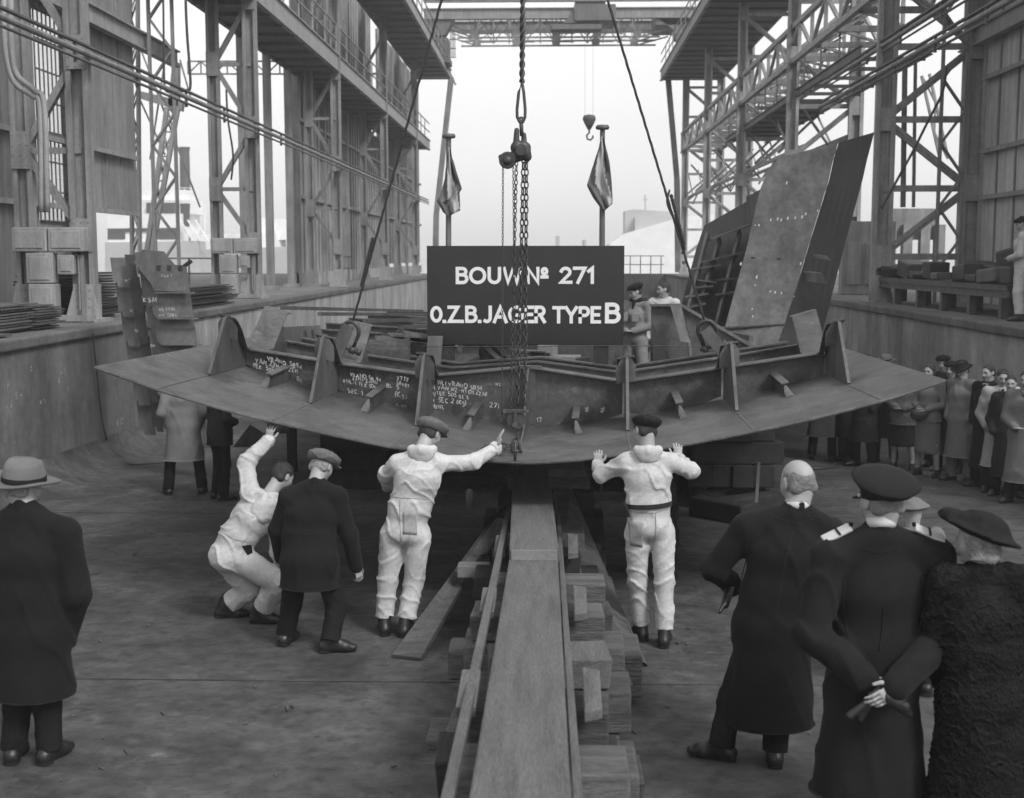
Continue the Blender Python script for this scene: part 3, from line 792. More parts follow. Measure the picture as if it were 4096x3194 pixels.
mb.ibar((x0, GY - .6, Z(8)), (x1, GY - .6, Z(8)), .3, .22, .05)
put('main_girder', mb, 'paint', g)
mb = MB(); mb.box((gx(2295), GY - .9, Z(95)), (gx(2460), GY + 2, Z(30))); mb.box((gx(2300), GY - .5, Z(30)), (gx(2420), GY + 2, Z(-40)))
mb.box((gx(2205), GY - .8, Z(128)), (gx(2405), GY + .6, Z(108)))
mb.plate([(gx(2250), GY - .8, Z(105)), (gx(2300), GY - .8, Z(105)), (gx(2330), GY - .8, Z(60)), (gx(2290), GY - .8, Z(60))], (0, .8, 0))
put('trolley', mb, 'paint_dark', g, bevel=.03)
mb = MB(); mb.box((gx(2620), GY - .6, Z(110)), (gx(2790), GY + 3, Z(48)))
mb.plate([(gx(2600), GY - .6, Z(48)), (gx(2790), GY - .6, Z(48)), (gx(2790), GY - .6, Z(170)), (gx(2700), GY - .6, Z(165)), (gx(2690), GY - .6, Z(130)), (gx(2640), GY - .6, Z(92))], (0, 1.2, 0))
put('end_carriage', mb, 'paint_dark', g); mb = MB()
mb.plate([(gx(1820), GY - .6, Z(70)), (gx(1700), GY - .6, Z(70)), (gx(1700), GY - .6, Z(150)), (gx(1780), GY - .6, Z(145)), (gx(1810), GY - .6, Z(95))], (0, 1.2, 0))
put('end_carriage', mb, 'paint_dark', g)
c = MB(); c.box((gx(1735), GY - 2.6, Z(252)), (gx(1806), GY - .7, Z(180))); c.box((gx(1730), GY - 2.7, Z(275)), (gx(1812), GY - .7, Z(255)))
cb = put('driver_cab', c, 'paint_dark', g)
mb = MB(); mb.box((gx(1742), GY - 2.64, Z(205)), (gx(1770), GY - 2.6, Z(188))); put('cab_window', mb, 'glass_dark', cb)
mb = MB()
for k in range(4): mb.bar((gx(1812 + 6 * k), GY - 2, Z(250)), (gx(1812 + 6 * k), GY - 2, Z(150)), .05)
for v in (250, 215, 180): mb.bar((gx(1806), GY - 2, Z(v)), (gx(1835), GY - 2, Z(v)), .05)
mb.bar(PY(1790, 270, GY - 1), PY(1822, 340, GY - 1), .35, .1)
put('ladder', mb, 'paint', g)
# slanting struts at the two ends
for i, (a, b, lb) in enumerate((((1805, 310), (1745, 860), 'slanting strut left of the open sky, under the gantry cab'), ((2672, 310), (2708, 720), 'slanting strut at the left edge of the right hand lattice'))):
    mb = MB(); mb.bar(PY(*a, 78), PY(*b, 78), .32, .3, (0, 1, 0)); mb.bar(PY(*b, 78), PY(b[0] + (-4 if i == 0 else 4), 1090, 78), .34, .3, (0, 1, 0))
    solo('slanting_strut', mb, 'paint', lb, 'strut')
# small hook block hanging from the trolley
hk = thing('crane_hook', PY(2357, 500, 70), 'small crane hook block hanging in the open sky', 'crane hook')
c0 = PY(2357, 478, 70)
mb = MB(); k = .0137
mb.lathe([(.02, .26), (.3, .2), (.36, 0), (.25, -.25), (.08, -.55)], Matrix.Translation(c0), 16, 1, .5); put('block', mb, 'iron', hk, smooth=True)
mb = MB(); mb.path([c0 + Vector(q) for q in ((0, 0, -.5), (0, 0, -.72), (-.13, 0, -.85), (-.1, 0, -1.05), (.08, 0, -1.1), (.2, 0, -.98), (.2, 0, -.85))], .05, 8); put('hook', mb, 'iron', hk, smooth=True)
mb = MB()
for u in (2340, 2372): mb.tube(PY(u, 155, 70), PY(u, 465, 70), .006, n=5)
put('hoist_rope', mb, 'iron', hk)
# leaning lattice jib on the left and vertical mast
j = thing('derrick', PY(600, 1020, 42), 'leaning lattice derrick jib in front of the white ship on the left', 'derrick crane')
mb = MB(); a0, a1 = PY(668, 430, 42), PY(586, 1015, 42); b0, b1 = PY(712, 430, 42), PY(606, 1015, 42)
mb.bar(a0, a1, .14, .14); mb.bar(b0, b1, .16, .14); n = 6
for i in range(n):
    p = a0.lerp(a1, i / n); q = b0.lerp(b1, (i + 1) / n); r = b0.lerp(b1, i / n); s_ = a0.lerp(a1, (i + 1) / n)
    mb.bar(p, q, .06, .05); mb.bar(r, s_, .05, .05); mb.bar(p, r, .05, .05)
put('jib', mb, 'paint_light', j)
mb = MB()
for p, q in (((560, 190), (800, 830)), ((660, 240), (600, 640)), ((560, 400), (660, 620)), ((720, 240), (765, 400))): mb.bar(PY(*p, 42.5), PY(*q, 42.5), .05, .05)
mb.plate([PY(690, 250, 42), PY(712, 250, 42), PY(712, 440, 42), PY(668, 440, 42)], (0, .3, 0)); mb.plate([PY(560, 365, 42), PY(730, 405, 42), PY(725, 445, 42), PY(560, 395, 42)], (0, .3, 0))
put('head_frame', mb, 'paint', j)
mb = MB(); p = PY(545, 1100, 33); q = PY(535, -20, 33); mb.lace(p, q, .26, .2, .03, .55, (0, 1, 0))
solo('lattice_mast', mb, 'paint', 'narrow lattice mast at the corner of the left shed, against the sky', 'mast')
# ================================================================== SHIPS AND HARBOUR BEYOND
def quad(mb, pts, y, d): mb.plate([PY(u, v, y) for u, v in pts], (0, d, 0))
s = thing('ship', PY(700, 1100, 170), 'white ship with a dark funnel moored behind the left bank', 'ship'); Y = 170
mb = MB(); quad(mb, [(420, 970), (790, 965), (800, 1120), (420, 1140)], Y, 12); quad(mb, [(780, 1000), (1230, 985), (1230, 1120), (790, 1120)], Y + 2, 10); put('hull', mb, 'ship_grey', s)
mb = MB(); quad(mb, [(430, 860), (725, 855), (728, 968), (430, 970)], Y + 1, 9); quad(mb, [(540, 800), (765, 800), (765, 856), (540, 858)], Y + 2, 8)
quad(mb, [(540, 760), (745, 760), (745, 800), (540, 800)], Y + 3, 6); quad(mb, [(760, 940), (1100, 930), (1110, 1000), (770, 1000)], Y + 4, 6)
quad(mb, [(1000, 870), (1230, 880), (1230, 960), (1000, 960)], Y + 6, 5); put('superstructure', mb, 'white', s)
mb = MB(); p = PY(738, 600, Y + 6); q = PY(741, 765, Y + 6); mb.tube(q, p, .72, .66, 20); mb.tube(p, p + Vector((0, 0, .35)), .74, .74, 20); put('funnel', mb, 'iron', s, smooth=False)
mb = MB()
for u0, u1 in ((585, 618), (645, 698)): quad(mb, [(u0, 812), (u1, 812), (u1, 852), (u0, 852)], Y + .9, .9)
quad(mb, [(720, 815), (760, 815), (755, 910), (725, 900)], Y + 1.9, .2)
for u0, u1 in ((430, 500), (620, 712)): quad(mb, [(u0, 922), (u1, 922), (u1, 958), (u0, 958)], Y + .9, .1)
quad(mb, [(430, 915), (715, 912), (715, 926), (430, 930)], Y + .8, .2); put('window_opening', mb, 'glass_dark', s)
mb = MB()
for v in (752, 775): mb.bar(PY(540, v, Y + 1), PY(770, v, Y + 1), .08)
for u in range(540, 775, 22): mb.bar(PY(u, 800, Y + 1), PY(u, 752, Y + 1), .06)
for k in range(3): mb.bar(PY(720 + 30 * k, 880, Y), PY(775 + 30 * k, 965, Y), .5, .1)
for u, v in ((965, 700), (1010, 760), (820, 820), (1150, 860), (890, 850)): mb.bar(PY(u, 960, Y + 2), PY(u, v, Y + 2), .18); mb.bar(PY(u - 14, v + 25, Y + 2), PY(u + 14, v + 25, Y + 2), .1)
for k in range(6): mb.bar(PY(780 + k * 60, 960, Y + 3), PY(830 + k * 60, 880, Y + 3), .1)
put('rigging', mb, 'white', s)
s = thing('ship', PY(2600, 1000, 210), 'pale ship with boxy bridge lying far off to the right of the sign', 'ship'); Y = 210
mb = MB(); quad(mb, [(2440, 975), (2500, 935), (2720, 870), (2950, 850), (2950, 1120), (2440, 1120)], Y, 14); put('hull', mb, 'white', s)
mb = MB(); quad(mb, [(2500, 845), (2535, 838), (2690, 848), (2690, 880), (2500, 935)], Y + 5, 6); quad(mb, [(2540, 870), (2700, 860), (2700, 900), (2540, 930)], Y + 3, 6); put('bridge', mb, 'ship_grey', s)
mb = MB(); mb.bar(PY(2582, 845, Y + 6), PY(2580, 780, Y + 6), .25); mb.bar(PY(2572, 800, Y + 6), PY(2592, 800, Y + 6), .2); put('mast', mb, 'ship_grey', s)
for i, (u0, u1, v) in enumerate(((2222, 2238, 945), (2335, 2345, 960), (2000, 2160, 985), (2260, 2440, 985))):
    mb = MB(); quad(mb, [(u0, v), (u1, v), (u1, 1060), (u0, 1060)], 236, 12)
    solo(['chimney', 'chimney', 'warehouse', 'warehouse'][i], mb, 'ship_grey', ['hazy chimney above the middle of the sign', 'thin hazy chimney above the right half of the sign', 'low hazy warehouse behind the left of the sign', 'low hazy warehouse behind the right of the sign'][i], 'chimney' if i < 2 else 'warehouse')
# handrails and clutter on the left bank
mb = MB()
for z in (2.5, 2.95): mb.bar((-13, 38, z), (-8.8, 38, z), .05)
for i in range(7): mb.bar((-13 + i * .7, 38, WALL_Z), (-13 + i * .7, 38, 2.95), .05)
solo('handrail', mb, 'paint_dark', 'low handrail on the left bank between the first two towers', 'handrail')
mb = MB()
for z in (2.5, 3.0): mb.bar((-11, 56, z), (-8.9, 56, z), .06)
for i in range(5): mb.bar((-11 + i * .5, 56, WALL_Z), (-11 + i * .5, 56, 3.0), .06)
solo('handrail', mb, 'paint_dark', 'handrail between the second left tower and the sheet cladding', 'handrail')
# ================================================================== THE SUSPENDED BOTTOM SECTION
HO = PY(2090, 1862, 10.3)
_hx = Vector((math.cos(math.radians(2)), -math.sin(math.radians(2)), 0)); _hy = Vector((math.sin(math.radians(2)), math.cos(math.radians(2)), -.012))
_pr = [(0, 0), (.5, .035), (1.1, .125), (1.66, .235), (2.27, .37), (2.75, .5), (3.08, .6), (3.56, .77)]
def hz(x):
    x = abs(x)
    for (a, b), (c, d) in zip(_pr, _pr[1:]):
        if x <= c: return b + (d - b) * (x - a) / (c - a)
    return _pr[-1][1]
def H(lx, ly, up=0.0): return HO + _hx * lx + _hy * ly + Vector((0, 0, hz(lx) + up))
hull = thing('hull_section', H(0, 2.6), 'riveted steel ship bottom section hanging from the slings with chalked floors and upright brackets', 'hull section')
mb = MB(); rows = []; LX = [-3.56 + 6.93 * i / 40 for i in range(41)]
top = [[H(x, y, .022) for x in LX] for y in (0, .02, 1.3, 2.6, 3.9, 5.2)]
bot = [[H(x, y, 0) for x in LX] for y in (0, 1.3, 2.6, 3.9, 5.2)]
# the free edge is trimmed on a slight curve towards the wings
mb.grid(top); mb.grid([list(reversed(r)) for r in bot])
mb.grid([bot[0], [H(x, -.004, .011) for x in LX], top[0]]); mb.grid([[r[0] for r in bot], [top[0][0], top[2][0], top[3][0], top[4][0], top[5][0]]]); mb.grid([[top[0][-1], top[2][-1], top[3][-1], top[4][-1], top[5][-1]], [r[-1] for r in bot]])
put('bottom_plating', mb, 'steel', hull)
FY = 2.6
BR = [(-3.03, .21, .56), (-2.07, .325, .63), (-1.08, .385, .66), (.88, .37, .67), (1.87, .33, .62), (2.87, .23, .58)]   # lateral place, floor height, bracket height
def ftop(x):                        # height of the transverse floor above the plating
    P = [(-3.03, .2), (-2.07, .31), (-1.08, .385), (-.09, .60), (.88, .37), (1.87, .33), (2.87, .23)]
    for (a, b), (c, d) in zip(P, P[1:]):
        if x <= c: return b + (d - b) * (x - a) / (c - a)
    return P[-1][1]
xs_ = [-3.03, -2.07, -1.08, -.09, .88, 1.87, 2.87]
for a, b in zip(xs_, xs_[1:]):
    mb = MB(); n = 6; a2, b2 = a + .02, b - .02
    lo = [H(a2 + (b2 - a2) * i / n, FY, .022 + (.0 if 0 < i < n else .03)) for i in range(n + 1)]
    hi = [H(b2, FY, ftop(b2)), H(a2, FY, ftop(a2))]
    # straight top edge between brackets
    mb.plate(lo + hi, _hy * .012)
    put('floor_plate', mb, 'steel', hull)
    mb = MB(); p, q = H(a2, FY - .03, ftop(a2) + .012), H(b2, FY - .03, ftop(b2) + .012)
    e = (q - p) * .06
    mb.path([p + Vector((0, 0, .0)), p + e, q - e, q], .021, 8)
    mb.bar(p, q, .13, .014)
    put('floor_flange', mb, 'steel_v', hull, smooth=False)
mb = MB()                            # centre keelson seen end on
mb.plate([H(-.09, 1.1, .022), H(-.09, FY, .022), H(-.09, FY, .60), H(-.09, 2.35, .60), H(-.09, 1.9, .42), H(-.09, 1.55, .1)], _hx * .016)
mb.bar(H(-.08, FY - .05, .03), H(-.08, FY - .05, .62), .12, .016, _hy); mb.bar(H(-.2, FY - .02, .61), H(.04, FY - .02, .61), .1, .02)
put('keelson', mb, 'steel', hull)
mb = MB(); mb.plate([H(-.08, 2.2, .36), H(-.38, 2.45, .30), H(-.36, 2.45, .27), H(-.08, 2.2, .33)], (0, .14, 0))
for k, (bx, fh, bh) in enumerate(BR):
    sgn = -1 if bx < 0 else 1
    mb = MB()
    pr = [(1.38, .022), (FY, .022), (FY, ftop(bx) + .03), (2.42, ftop(bx) + .05), (2.25, bh * .80), (2.12, bh - .03), (2.0, bh), (1.93, bh - .02)]
    mb.plate([H(bx, y, z) for y, z in pr], _hx * .016)
    br = put('upright_bracket', mb, 'steel_v', hull)
    mb = MB(); e = .085                                # face flat along the two sloping edges
    for (y0, z0), (y1, z1) in (((1.38, .03), (1.93, bh - .02)),): mb.bar(H(bx + .008, y0, z0), H(bx + .008, y1, z1), .03, .02)
    for (y0, z0), (y1, z1) in (((2.04, bh), (2.14, bh - .04)), ((2.14, bh - .04), (2.27, bh * .78)), ((2.27, bh * .78), (2.44, ftop(bx) + .05)), ((2.44, ftop(bx) + .05), (FY + .05, ftop(bx) + .03))):
        w = .17
        mb.add([H(bx - w / 2, y0, z0), H(bx + w / 2, y0, z0), H(bx + w / 2, y1, z1), H(bx - w / 2, y1, z1), H(bx - w / 2, y0, z0 - .014), H(bx + w / 2, y0, z0 - .014), H(bx + w / 2, y1, z1 - .014), H(bx - w / 2, y1, z1 - .014)],
               [(0, 1, 2, 3), (7, 6, 5, 4), (0, 4, 5, 1), (1, 5, 6, 2), (2, 6, 7, 3), (3, 7, 4, 0)])
    # faceted head plate at the peak
    mb.plate([H(bx - .095, 2.05, bh * .62 - hz(bx) + hz(bx)), H(bx + .095, 2.05, bh * .62), H(bx + .095, 2.05, bh - .1), H(bx + .03, 2.05, bh + .01), H(bx - .03, 2.05, bh + .01), H(bx - .095, 2.05, bh - .1)], _hy * .014)
    put('face_flat', mb, 'steel_v', br)
    # matching knee on the far side with its broad face flat
    if k in (2, 3, 4): continue
    mb = MB(); z0 = ftop(bx)
    mb.plate([H(bx, FY + .02, z0 - .02), H(bx, 3.3, z0 - .02), H(bx, 3.95, z0 + .33), H(bx, 4.1, z0 + .33), H(bx, 4.5, .03), H(bx, FY + .02, .03)], _hx * .014)
    w = .26
    for (ya, za), (yb, zb) in (((FY + .06, z0), (3.3, z0)), ((3.3, z0), (3.95, z0 + .36)), ((3.95, z0 + .36), (4.15, z0 + .36))):
        mb.add([H(bx - w / 2, ya, za), H(bx + w / 2, ya, za), H(bx + w / 2, yb, zb), H(bx - w / 2, yb, zb), H(bx - w / 2, ya, za - .014), H(bx + w / 2, ya, za - .014), H(bx + w / 2, yb, zb - .014), H(bx - w / 2, yb, zb - .014)],
               [(0, 1, 2, 3), (7, 6, 5, 4), (0, 4, 5, 1), (1, 5, 6, 2), (2, 6, 7, 3), (3, 7, 4, 0)])
    put('far_knee', mb, 'steel', hull)
# small stiffeners on the plating in front of the floor
for i, sx in enumerate((-2.55, -1.58, -.60, .40, 1.38, 2.36)):
    mb = MB(); h = .15 if abs(sx) > 2 else .17
    y0 = 1.75
    mb.plate([H(sx, y0 - .12, .022), H(sx, y0 + .06, .1), H(sx, y0, h - .01), H(sx, FY, h + .02), H(sx, FY, .022)], _hx * .012)
    lean = .07 * (-1 if sx < 0 else 1)
    w = .07
    a, b, c, d = H(sx - w / 2, y0, h), H(sx + w / 2, y0, h), H(sx + w / 2, FY, h + .03), H(sx - w / 2, FY, h + .03)
    dn = Vector((0, 0, .012))
    mb.add([a, b, c, d, a - dn, b - dn, c - dn, d - dn], [(0, 1, 2, 3), (7, 6, 5, 4), (0, 4, 5, 1), (1, 5, 6, 2), (2, 6, 7, 3), (3, 7, 4, 0)])
    o_ = -.075 if sx < 0 else .075
    mb.plate([H(sx - o_ * .1, y0 + .02, h - .02), H(sx + o_ * .1, y0 + .02, h - .02), H(sx + o_, y0 - .06, .022), H(sx - o_ * .1, y0 - .06, .022)], (0, .012, 0))
    put('stiffener', mb, 'steel_v', hull)
mb = MB()                                          # weld seams and lashing studs on the plating
for bx in [b[0] for b in BR]: mb.bar(H(bx, .02, .024), H(bx, 1.38, .024), .012, .006)
put('weld_seam', mb, 'steel_pale', hull)
mb = MB(); rr = random.Random(8)                    # bright scrapes and chalk scribbles left by handling
for i in range(330):
    cl = rr.choice((-3.1, -2.6, -1.9, -1.0, -.5, .2, 1.2, 1.9, 2.5, 3.0)); x = max(-3.4, min(3.2, cl + rr.gauss(0, .22))); y = abs(rr.gauss(.1, .45)) + .04
    if y > 1.3: continue
    L = rr.uniform(.01, .10); a_ = rr.gauss(.1, .5); w = rr.uniform(.004, .013)
    x1, y1 = min(3.3, x + L * math.cos(a_)), y + L * math.sin(a_)
    if y1 < .01: continue
    mb.add([H(x, y, .0245), H(x1, y1, .0245), H(x1, y1 + w, .0245), H(x, y + w * 1.6, .0245)], [(0, 1, 2, 3)])
o = put('scrape_mark', mb, 'scrape', hull); o['kind'] = 'stuff'
mb = MB()                                          # far floors of the same unit
for yy in (4.4, 5.15):
    for a, b in zip(xs_, xs_[1:]):
        mb.plate([H(a, yy, .022), H((a + b) / 2, yy, .022), H(b, yy, .022), H(b, yy, ftop(b) * .9), H(a, yy, ftop(a) * .9)], _hy * .012)
        mb.bar(H(a, yy, ftop(a) * .9), H(b, yy, ftop(b) * .9), .1, .02)
    put('far_floor', mb, 'steel', hull); mb = MB()

# ------------------------------------------------------------------ stroke lettering
def arc(cx, cy, rx, ry, a0, a1, n=10):
    return [(cx + rx * math.cos(math.radians(a0 + (a1 - a0) * i / n)), cy + ry * math.sin(math.radians(a0 + (a1 - a0) * i / n))) for i in range(n + 1)]
def glyphs():
    G = {}
    a = .1                                          # inset so that stroke outlines fill 0..1
    T = 1 - a
    G['B'] = (.66, [[(a, a), (a, T)], [(a, T), (.36, T)] + arc(.36, .72, .19, .18, 90, -90) + [(a, .54)], [(a, .54), (.38, .54)] + arc(.38, .32, .22, .22, 90, -90) + [(a, a)]])
    G['O'] = (.92, [arc(.46, .5, .37, .4, 0, 360, 24)])
    G['o'] = (.62, [arc(.31, .5, .25, .38, 0, 360, 24)])
    G['U'] = (.74, [[(a, T), (a, .38)] + arc(.37, .38, .27, .28, 180, 360) + [(.64, T)]])
    G['W'] = (1.06, [[(a, T), (.3, a), (.53, .82), (.76, a), (.96, T)]])
    G['N'] = (.78, [[(a, a), (a, T), (.68, a), (.68, T)]])
    G['º'] = (.42, [arc(.21, .74, .13, .155, 0, 360, 16), [(.06, .42), (.36, .42)]])
    G['2'] = (.66, [arc(.33, .68, .22, .22, 165, -35, 10) + [(.11, a), (.6, a)]])
    G['7'] = (.66, [[(.06, T), (.58, T), (.24, a)]])
    G['1'] = (.36, [[(.06, .74), (.24, T), (.24, a)]])
    G['Z'] = (.66, [[(.08, T), (.56, T), (.1, a), (.6, a)]])
    G['.'] = (.24, [[(.1, .09), (.13, .09)]])
    G[':'] = (.24, [[(.1, .15), (.13, .15)], [(.1, .6), (.13, .6)]])
    G['J'] = (.52, [[(.4, T), (.4, .34)] + arc(.2, .34, .2, .24, 0, -120, 8)])
    G['A'] = (.84, [[(.08, a), (.42, T), (.76, a)], [(.22, .36), (.62, .36)]])
    G['G'] = (.86, [arc(.46, .5, .37, .4, 50, 335, 20) + [(.8, .46), (.52, .46)]])
    G['E'] = (.58, [[(.52, T), (a, T), (a, a), (.52, a)], [(a, .5), (.46, .5)]])
    G['R'] = (.68, [[(a, a), (a, T), (.36, T)] + arc(.36, .69, .2, .21, 90, -90) + [(a, .48)], [(.34, .48), (.58, a)]])
    G['T'] = (.62, [[(.04, T), (.58, T)], [(.31, T), (.31, a)]])
    G['Y'] = (.74, [[(.08, T), (.37, .46), (.66, T)], [(.37, .46), (.37, a)]])
    G['P'] = (.64, [[(a, a), (a, T), (.36, T)] + arc(.36, .68, .21, .22, 90, -90) + [(a, .46)]])
    G['V'] = (.7, [[(.06, T), (.34, a), (.62, T)]])
    G['S'] = (.6, [arc(.3, .7, .2, .2, 45, 250, 8) + arc(.3, .3, .21, .2, 90, -140, 8)])
    G['9'] = (.56, [arc(.28, .68, .2, .2, 0, 360, 12), [(.48, .68), (.3, a)]])
    G['4'] = (.6, [[(.46, a), (.46, T), (.08, .36), (.58, .36)]])
    G['5'] = (.58, [[(.5, T), (.14, T), (.12, .54)] + arc(.27, .34, .24, .24, 100, -140, 8)])
    G['0'] = G['o']
    G['6'] = (.56, [arc(.28, .32, .2, .2, 0, 360, 12), [(.08, .32), (.3, T)]])
    G['8'] = (.56, [arc(.28, .7, .17, .18, 0, 360, 12), arc(.28, .3, .2, .2, 0, 360, 12)])
    G['H'] = (.7, [[(a, a), (a, T)], [(.6, a), (.6, T)], [(a, .5), (.6, .5)]])
    G['K'] = (.66, [[(a, a), (a, T)], [(.56, T), (a, .45), (.58, a)]])
    G['L'] = (.54, [[(a, T), (a, a), (.5, a)]])
    G['M'] = (.86, [[(a, a), (.14, T), (.42, .3), (.7, T), (.76, a)]])
    G['C'] = (.7, [arc(.4, .5, .3, .4, 50, 310, 14)])
    G['D'] = (.7, [[(a, a), (a, T), (.3, T)] + arc(.3, .5, .3, .4, 90, -90) + [(a, a)]])
    G['I'] = (.3, [[(.15, a), (.15, T)]])
    G['-'] = (.5, [[(.1, .5), (.4, .5)]])
    G['('] = (.3, [arc(.4, .5, .3, .5, 120, 240, 6)])
    G[')'] = (.3, [arc(-.1, .5, .3, .5, 60, -60, 6)])
    G['g'] = (.5, [arc(.25, .45, .17, .17, 0, 360, 10), [(.42, .6), (.42, .0)] + arc(.25, 0, .17, .14, 0, -150, 5)])
    G['q'] = (.6, [[(.08, .2), (.5, .2), (.5, .75), (.08, .75), (.08, .2)]])
    G['#'] = (.8, [[(.1, .1), (.7, .9)], [(.1, .6), (.75, .7)], [(.25, .0), (.7, .5)]])
    return G
GL = glyphs()
def stroke_text(mb, text, org, ex, ey, en, h, w=.19, gap=.08, cond=1.0, jit=0.0, rnd=None, depth=.0004, space=.45):
    """flat lettering: every stroke is a thin ribbon, each one a hair in front of the last"""
    x = 0.0; k = 0; rnd = rnd or random.Random(1)
    for ch in text:
        if ch == ' ': x += space * cond; continue
        gw, strokes = GL[ch]
        tilt = rnd.uniform(-jit, jit); dy = rnd.uniform(-jit, jit) * .6; sc = 1 + rnd.uniform(-jit, jit)
        for st in strokes:
            k += 1
            P = [(x + (px * sc + py * tilt) * cond, py * sc + dy) for px, py in st]
            closed = len(P) > 8 and abs(P[0][0] - P[-1][0]) < 1e-4 and abs(P[0][1] - P[-1][1]) < 1e-4
            n = len(P); L = []; R_ = []
            for i in range(n):
                if closed: a_, b_ = P[(i - 1) % (n - 1)], P[(i + 1) % (n - 1)]
                else: a_, b_ = P[max(i - 1, 0)], P[min(i + 1, n - 1)]
                d0 = Vector((P[i][0] - a_[0], P[i][1] - a_[1])); d1 = Vector((b_[0] - P[i][0], b_[1] - P[i][1]))
                if d0.length < 1e-6: d0 = d1
                if d1.length < 1e-6: d1 = d0
                d0.normalize(); d1.normalize(); m_ = Vector((-(d0 + d1).y, (d0 + d1).x))
                if m_.length < .25: m_ = Vector((-d0.y, d0.x)); f = 1
                else:
                    m_.normalize(); f = 1 / max(.45, m_.dot(Vector((-d0.y, d0.x))))
                o = m_ * (w / 2 * f)
                ext = Vector((0, 0))
                if not closed and i == 0: ext = -d1 * (w / 2 if w > .15 else 0)
                if not closed and i == n - 1: ext = d0 * (w / 2 if w > .15 else 0)
                c = Vector(P[i]) + ext
                L.append(c + o); R_.append(c - o)
            to = lambda q: org + ex * (q.x * h) + ey * (q.y * h) - en * (.003 + k * depth)
            vs = [to(q) for q in L] + [to(q) for q in R_]
            mb.add(vs, [(i, i + 1, n + i + 1, n + i) for i in range(n - 1)])
        x += (gw + gap) * cond
    return x * h
def twidth(text, gap=.08, cond=1.0, space=.45):
    return sum((space if c == ' ' else GL[c][0] + gap) for c in text) * cond

# chalk on the floor plates
chalk = MB(); cr = random.Random(4)
def chalk_lines(u, v, lines, h, slope):
    y0 = 12.86
    for (du, dv, txt, hh) in lines:
        p = PY(u + du, v + dv, y0); q = PY(u + du + 100, v + dv + 100 * slope, y0)
        ex = (q - p).normalized(); ey = Vector((0, 0, 1)); 
        stroke_text(chalk, txt, p, ex, ey, Vector((0, 1, 0)), hh * .98 * y0 / FPX, w=.15, gap=.16, cond=.9, jit=.18, rnd=cr, depth=.00008)
chalk_lines(1000, 1380, [(70, 62, 'VRANO SB94', 20), (22, 70, 'VAN ZZH II-ZZH', 20), (12, 90, 'TEK: 505', 19), (188, 146, 'BL:', 20), (187, 170, 'q', 16), (202, 186, 'WL', 16)], 20, .27)
chalk_lines(1350, 1480, [(50, 24, 'VRANO SB 94', 17), (60, 40, 'ZZHI-ZZHII', 17), (22, 52, 'qWL-1 TEK:505', 17), (42, 92, 'SEC: 1', 20), (195, 70, 'BL: 5', 20), (228, 108, '(Kg)', 26), (234, 148, 'q WL', 18), (236, 42, '2717', 20), (236, 62, 'H1967', 18)], 20, .2)
chalk_lines(1700, 1500, [(48, 38, 'WL1.VRANO SB94', 19), (50, 58, 'VAN MZ-HTOTZZHI', 19), (46, 80, 'TEK.505.BL.5', 19), (52, 108, 'SEC:2 (Kg)', 21), (38, 135, 'qWL', 18), (258, 132, '271', 22), (280, 42, 'WL1', 15)], 20, .15)
chalk_lines(1700, 1500, [(26, 62, 'N', 20), (26, 86, 'N', 20), (26, 110, 'H', 20), (26, 134, 'H', 20), (640, 150, '#', 30), (700, 150, '#', 30), (430, 190, '1 17', 20)], 20, .05)
put('chalk_writing', chalk, 'chalk', hull)

# shackles, slings and the chain hoist
HK = PY(2083, -1152, 12.0)
def shackle(parent, c, ax, up, s=1.0, m='iron'):
    """bow shackle: c centre of the bow, ax pin axis, up towards the bow crown"""
    c = Vector(c); ax = Vector(ax).normalized(); up = Vector(up).normalized(); mb = MB()
    P = [c + ax * .062 * s - up * .17 * s] + [c + ax * .085 * s * math.cos(a) * 1.0 + up * .1 * s * math.sin(a) for a in [PI * k / 12 for k in range(13)]] + [c - ax * .062 * s - up * .17 * s]
    mb.path(P, .02 * s, 10)
    for e in (-1, 1): mb.tube(c + ax * (.062 * e - .028) * s - up * .17 * s, c + ax * (.062 * e + .028) * s - up * .17 * s, .038 * s, n=14)
    mb.tube(c - ax * .11 * s - up * .17 * s, c + ax * .12 * s - up * .17 * s, .019 * s)
    mb.tube(c + ax * .11 * s - up * .17 * s, c + ax * .145 * s - up * .17 * s, .034 * s, n=6)
    return put('shackle', mb, m, parent, smooth=True)
def wire(parent, p, q, r, name='wire_rope', twist=True, m='iron'):
    p = Vector(p); q = Vector(q); mb = MB(); L = (q - p).length; n = int(L / .05); a, b = perp(q - p)
    sag = Vector((0, 0, -.0))
    for k in range(3):
        pts = []
        for i in range(n + 1):
            g = i * .05 * 14 + k * 2 * PI / 3
            pts.append(p.lerp(q, i / n) + (a * math.cos(g) + b * math.sin(g)) * r * .5)
        mb.path(pts, r * .62, 5)
    mb.smooth = True
    return put(name, mb, m, parent)
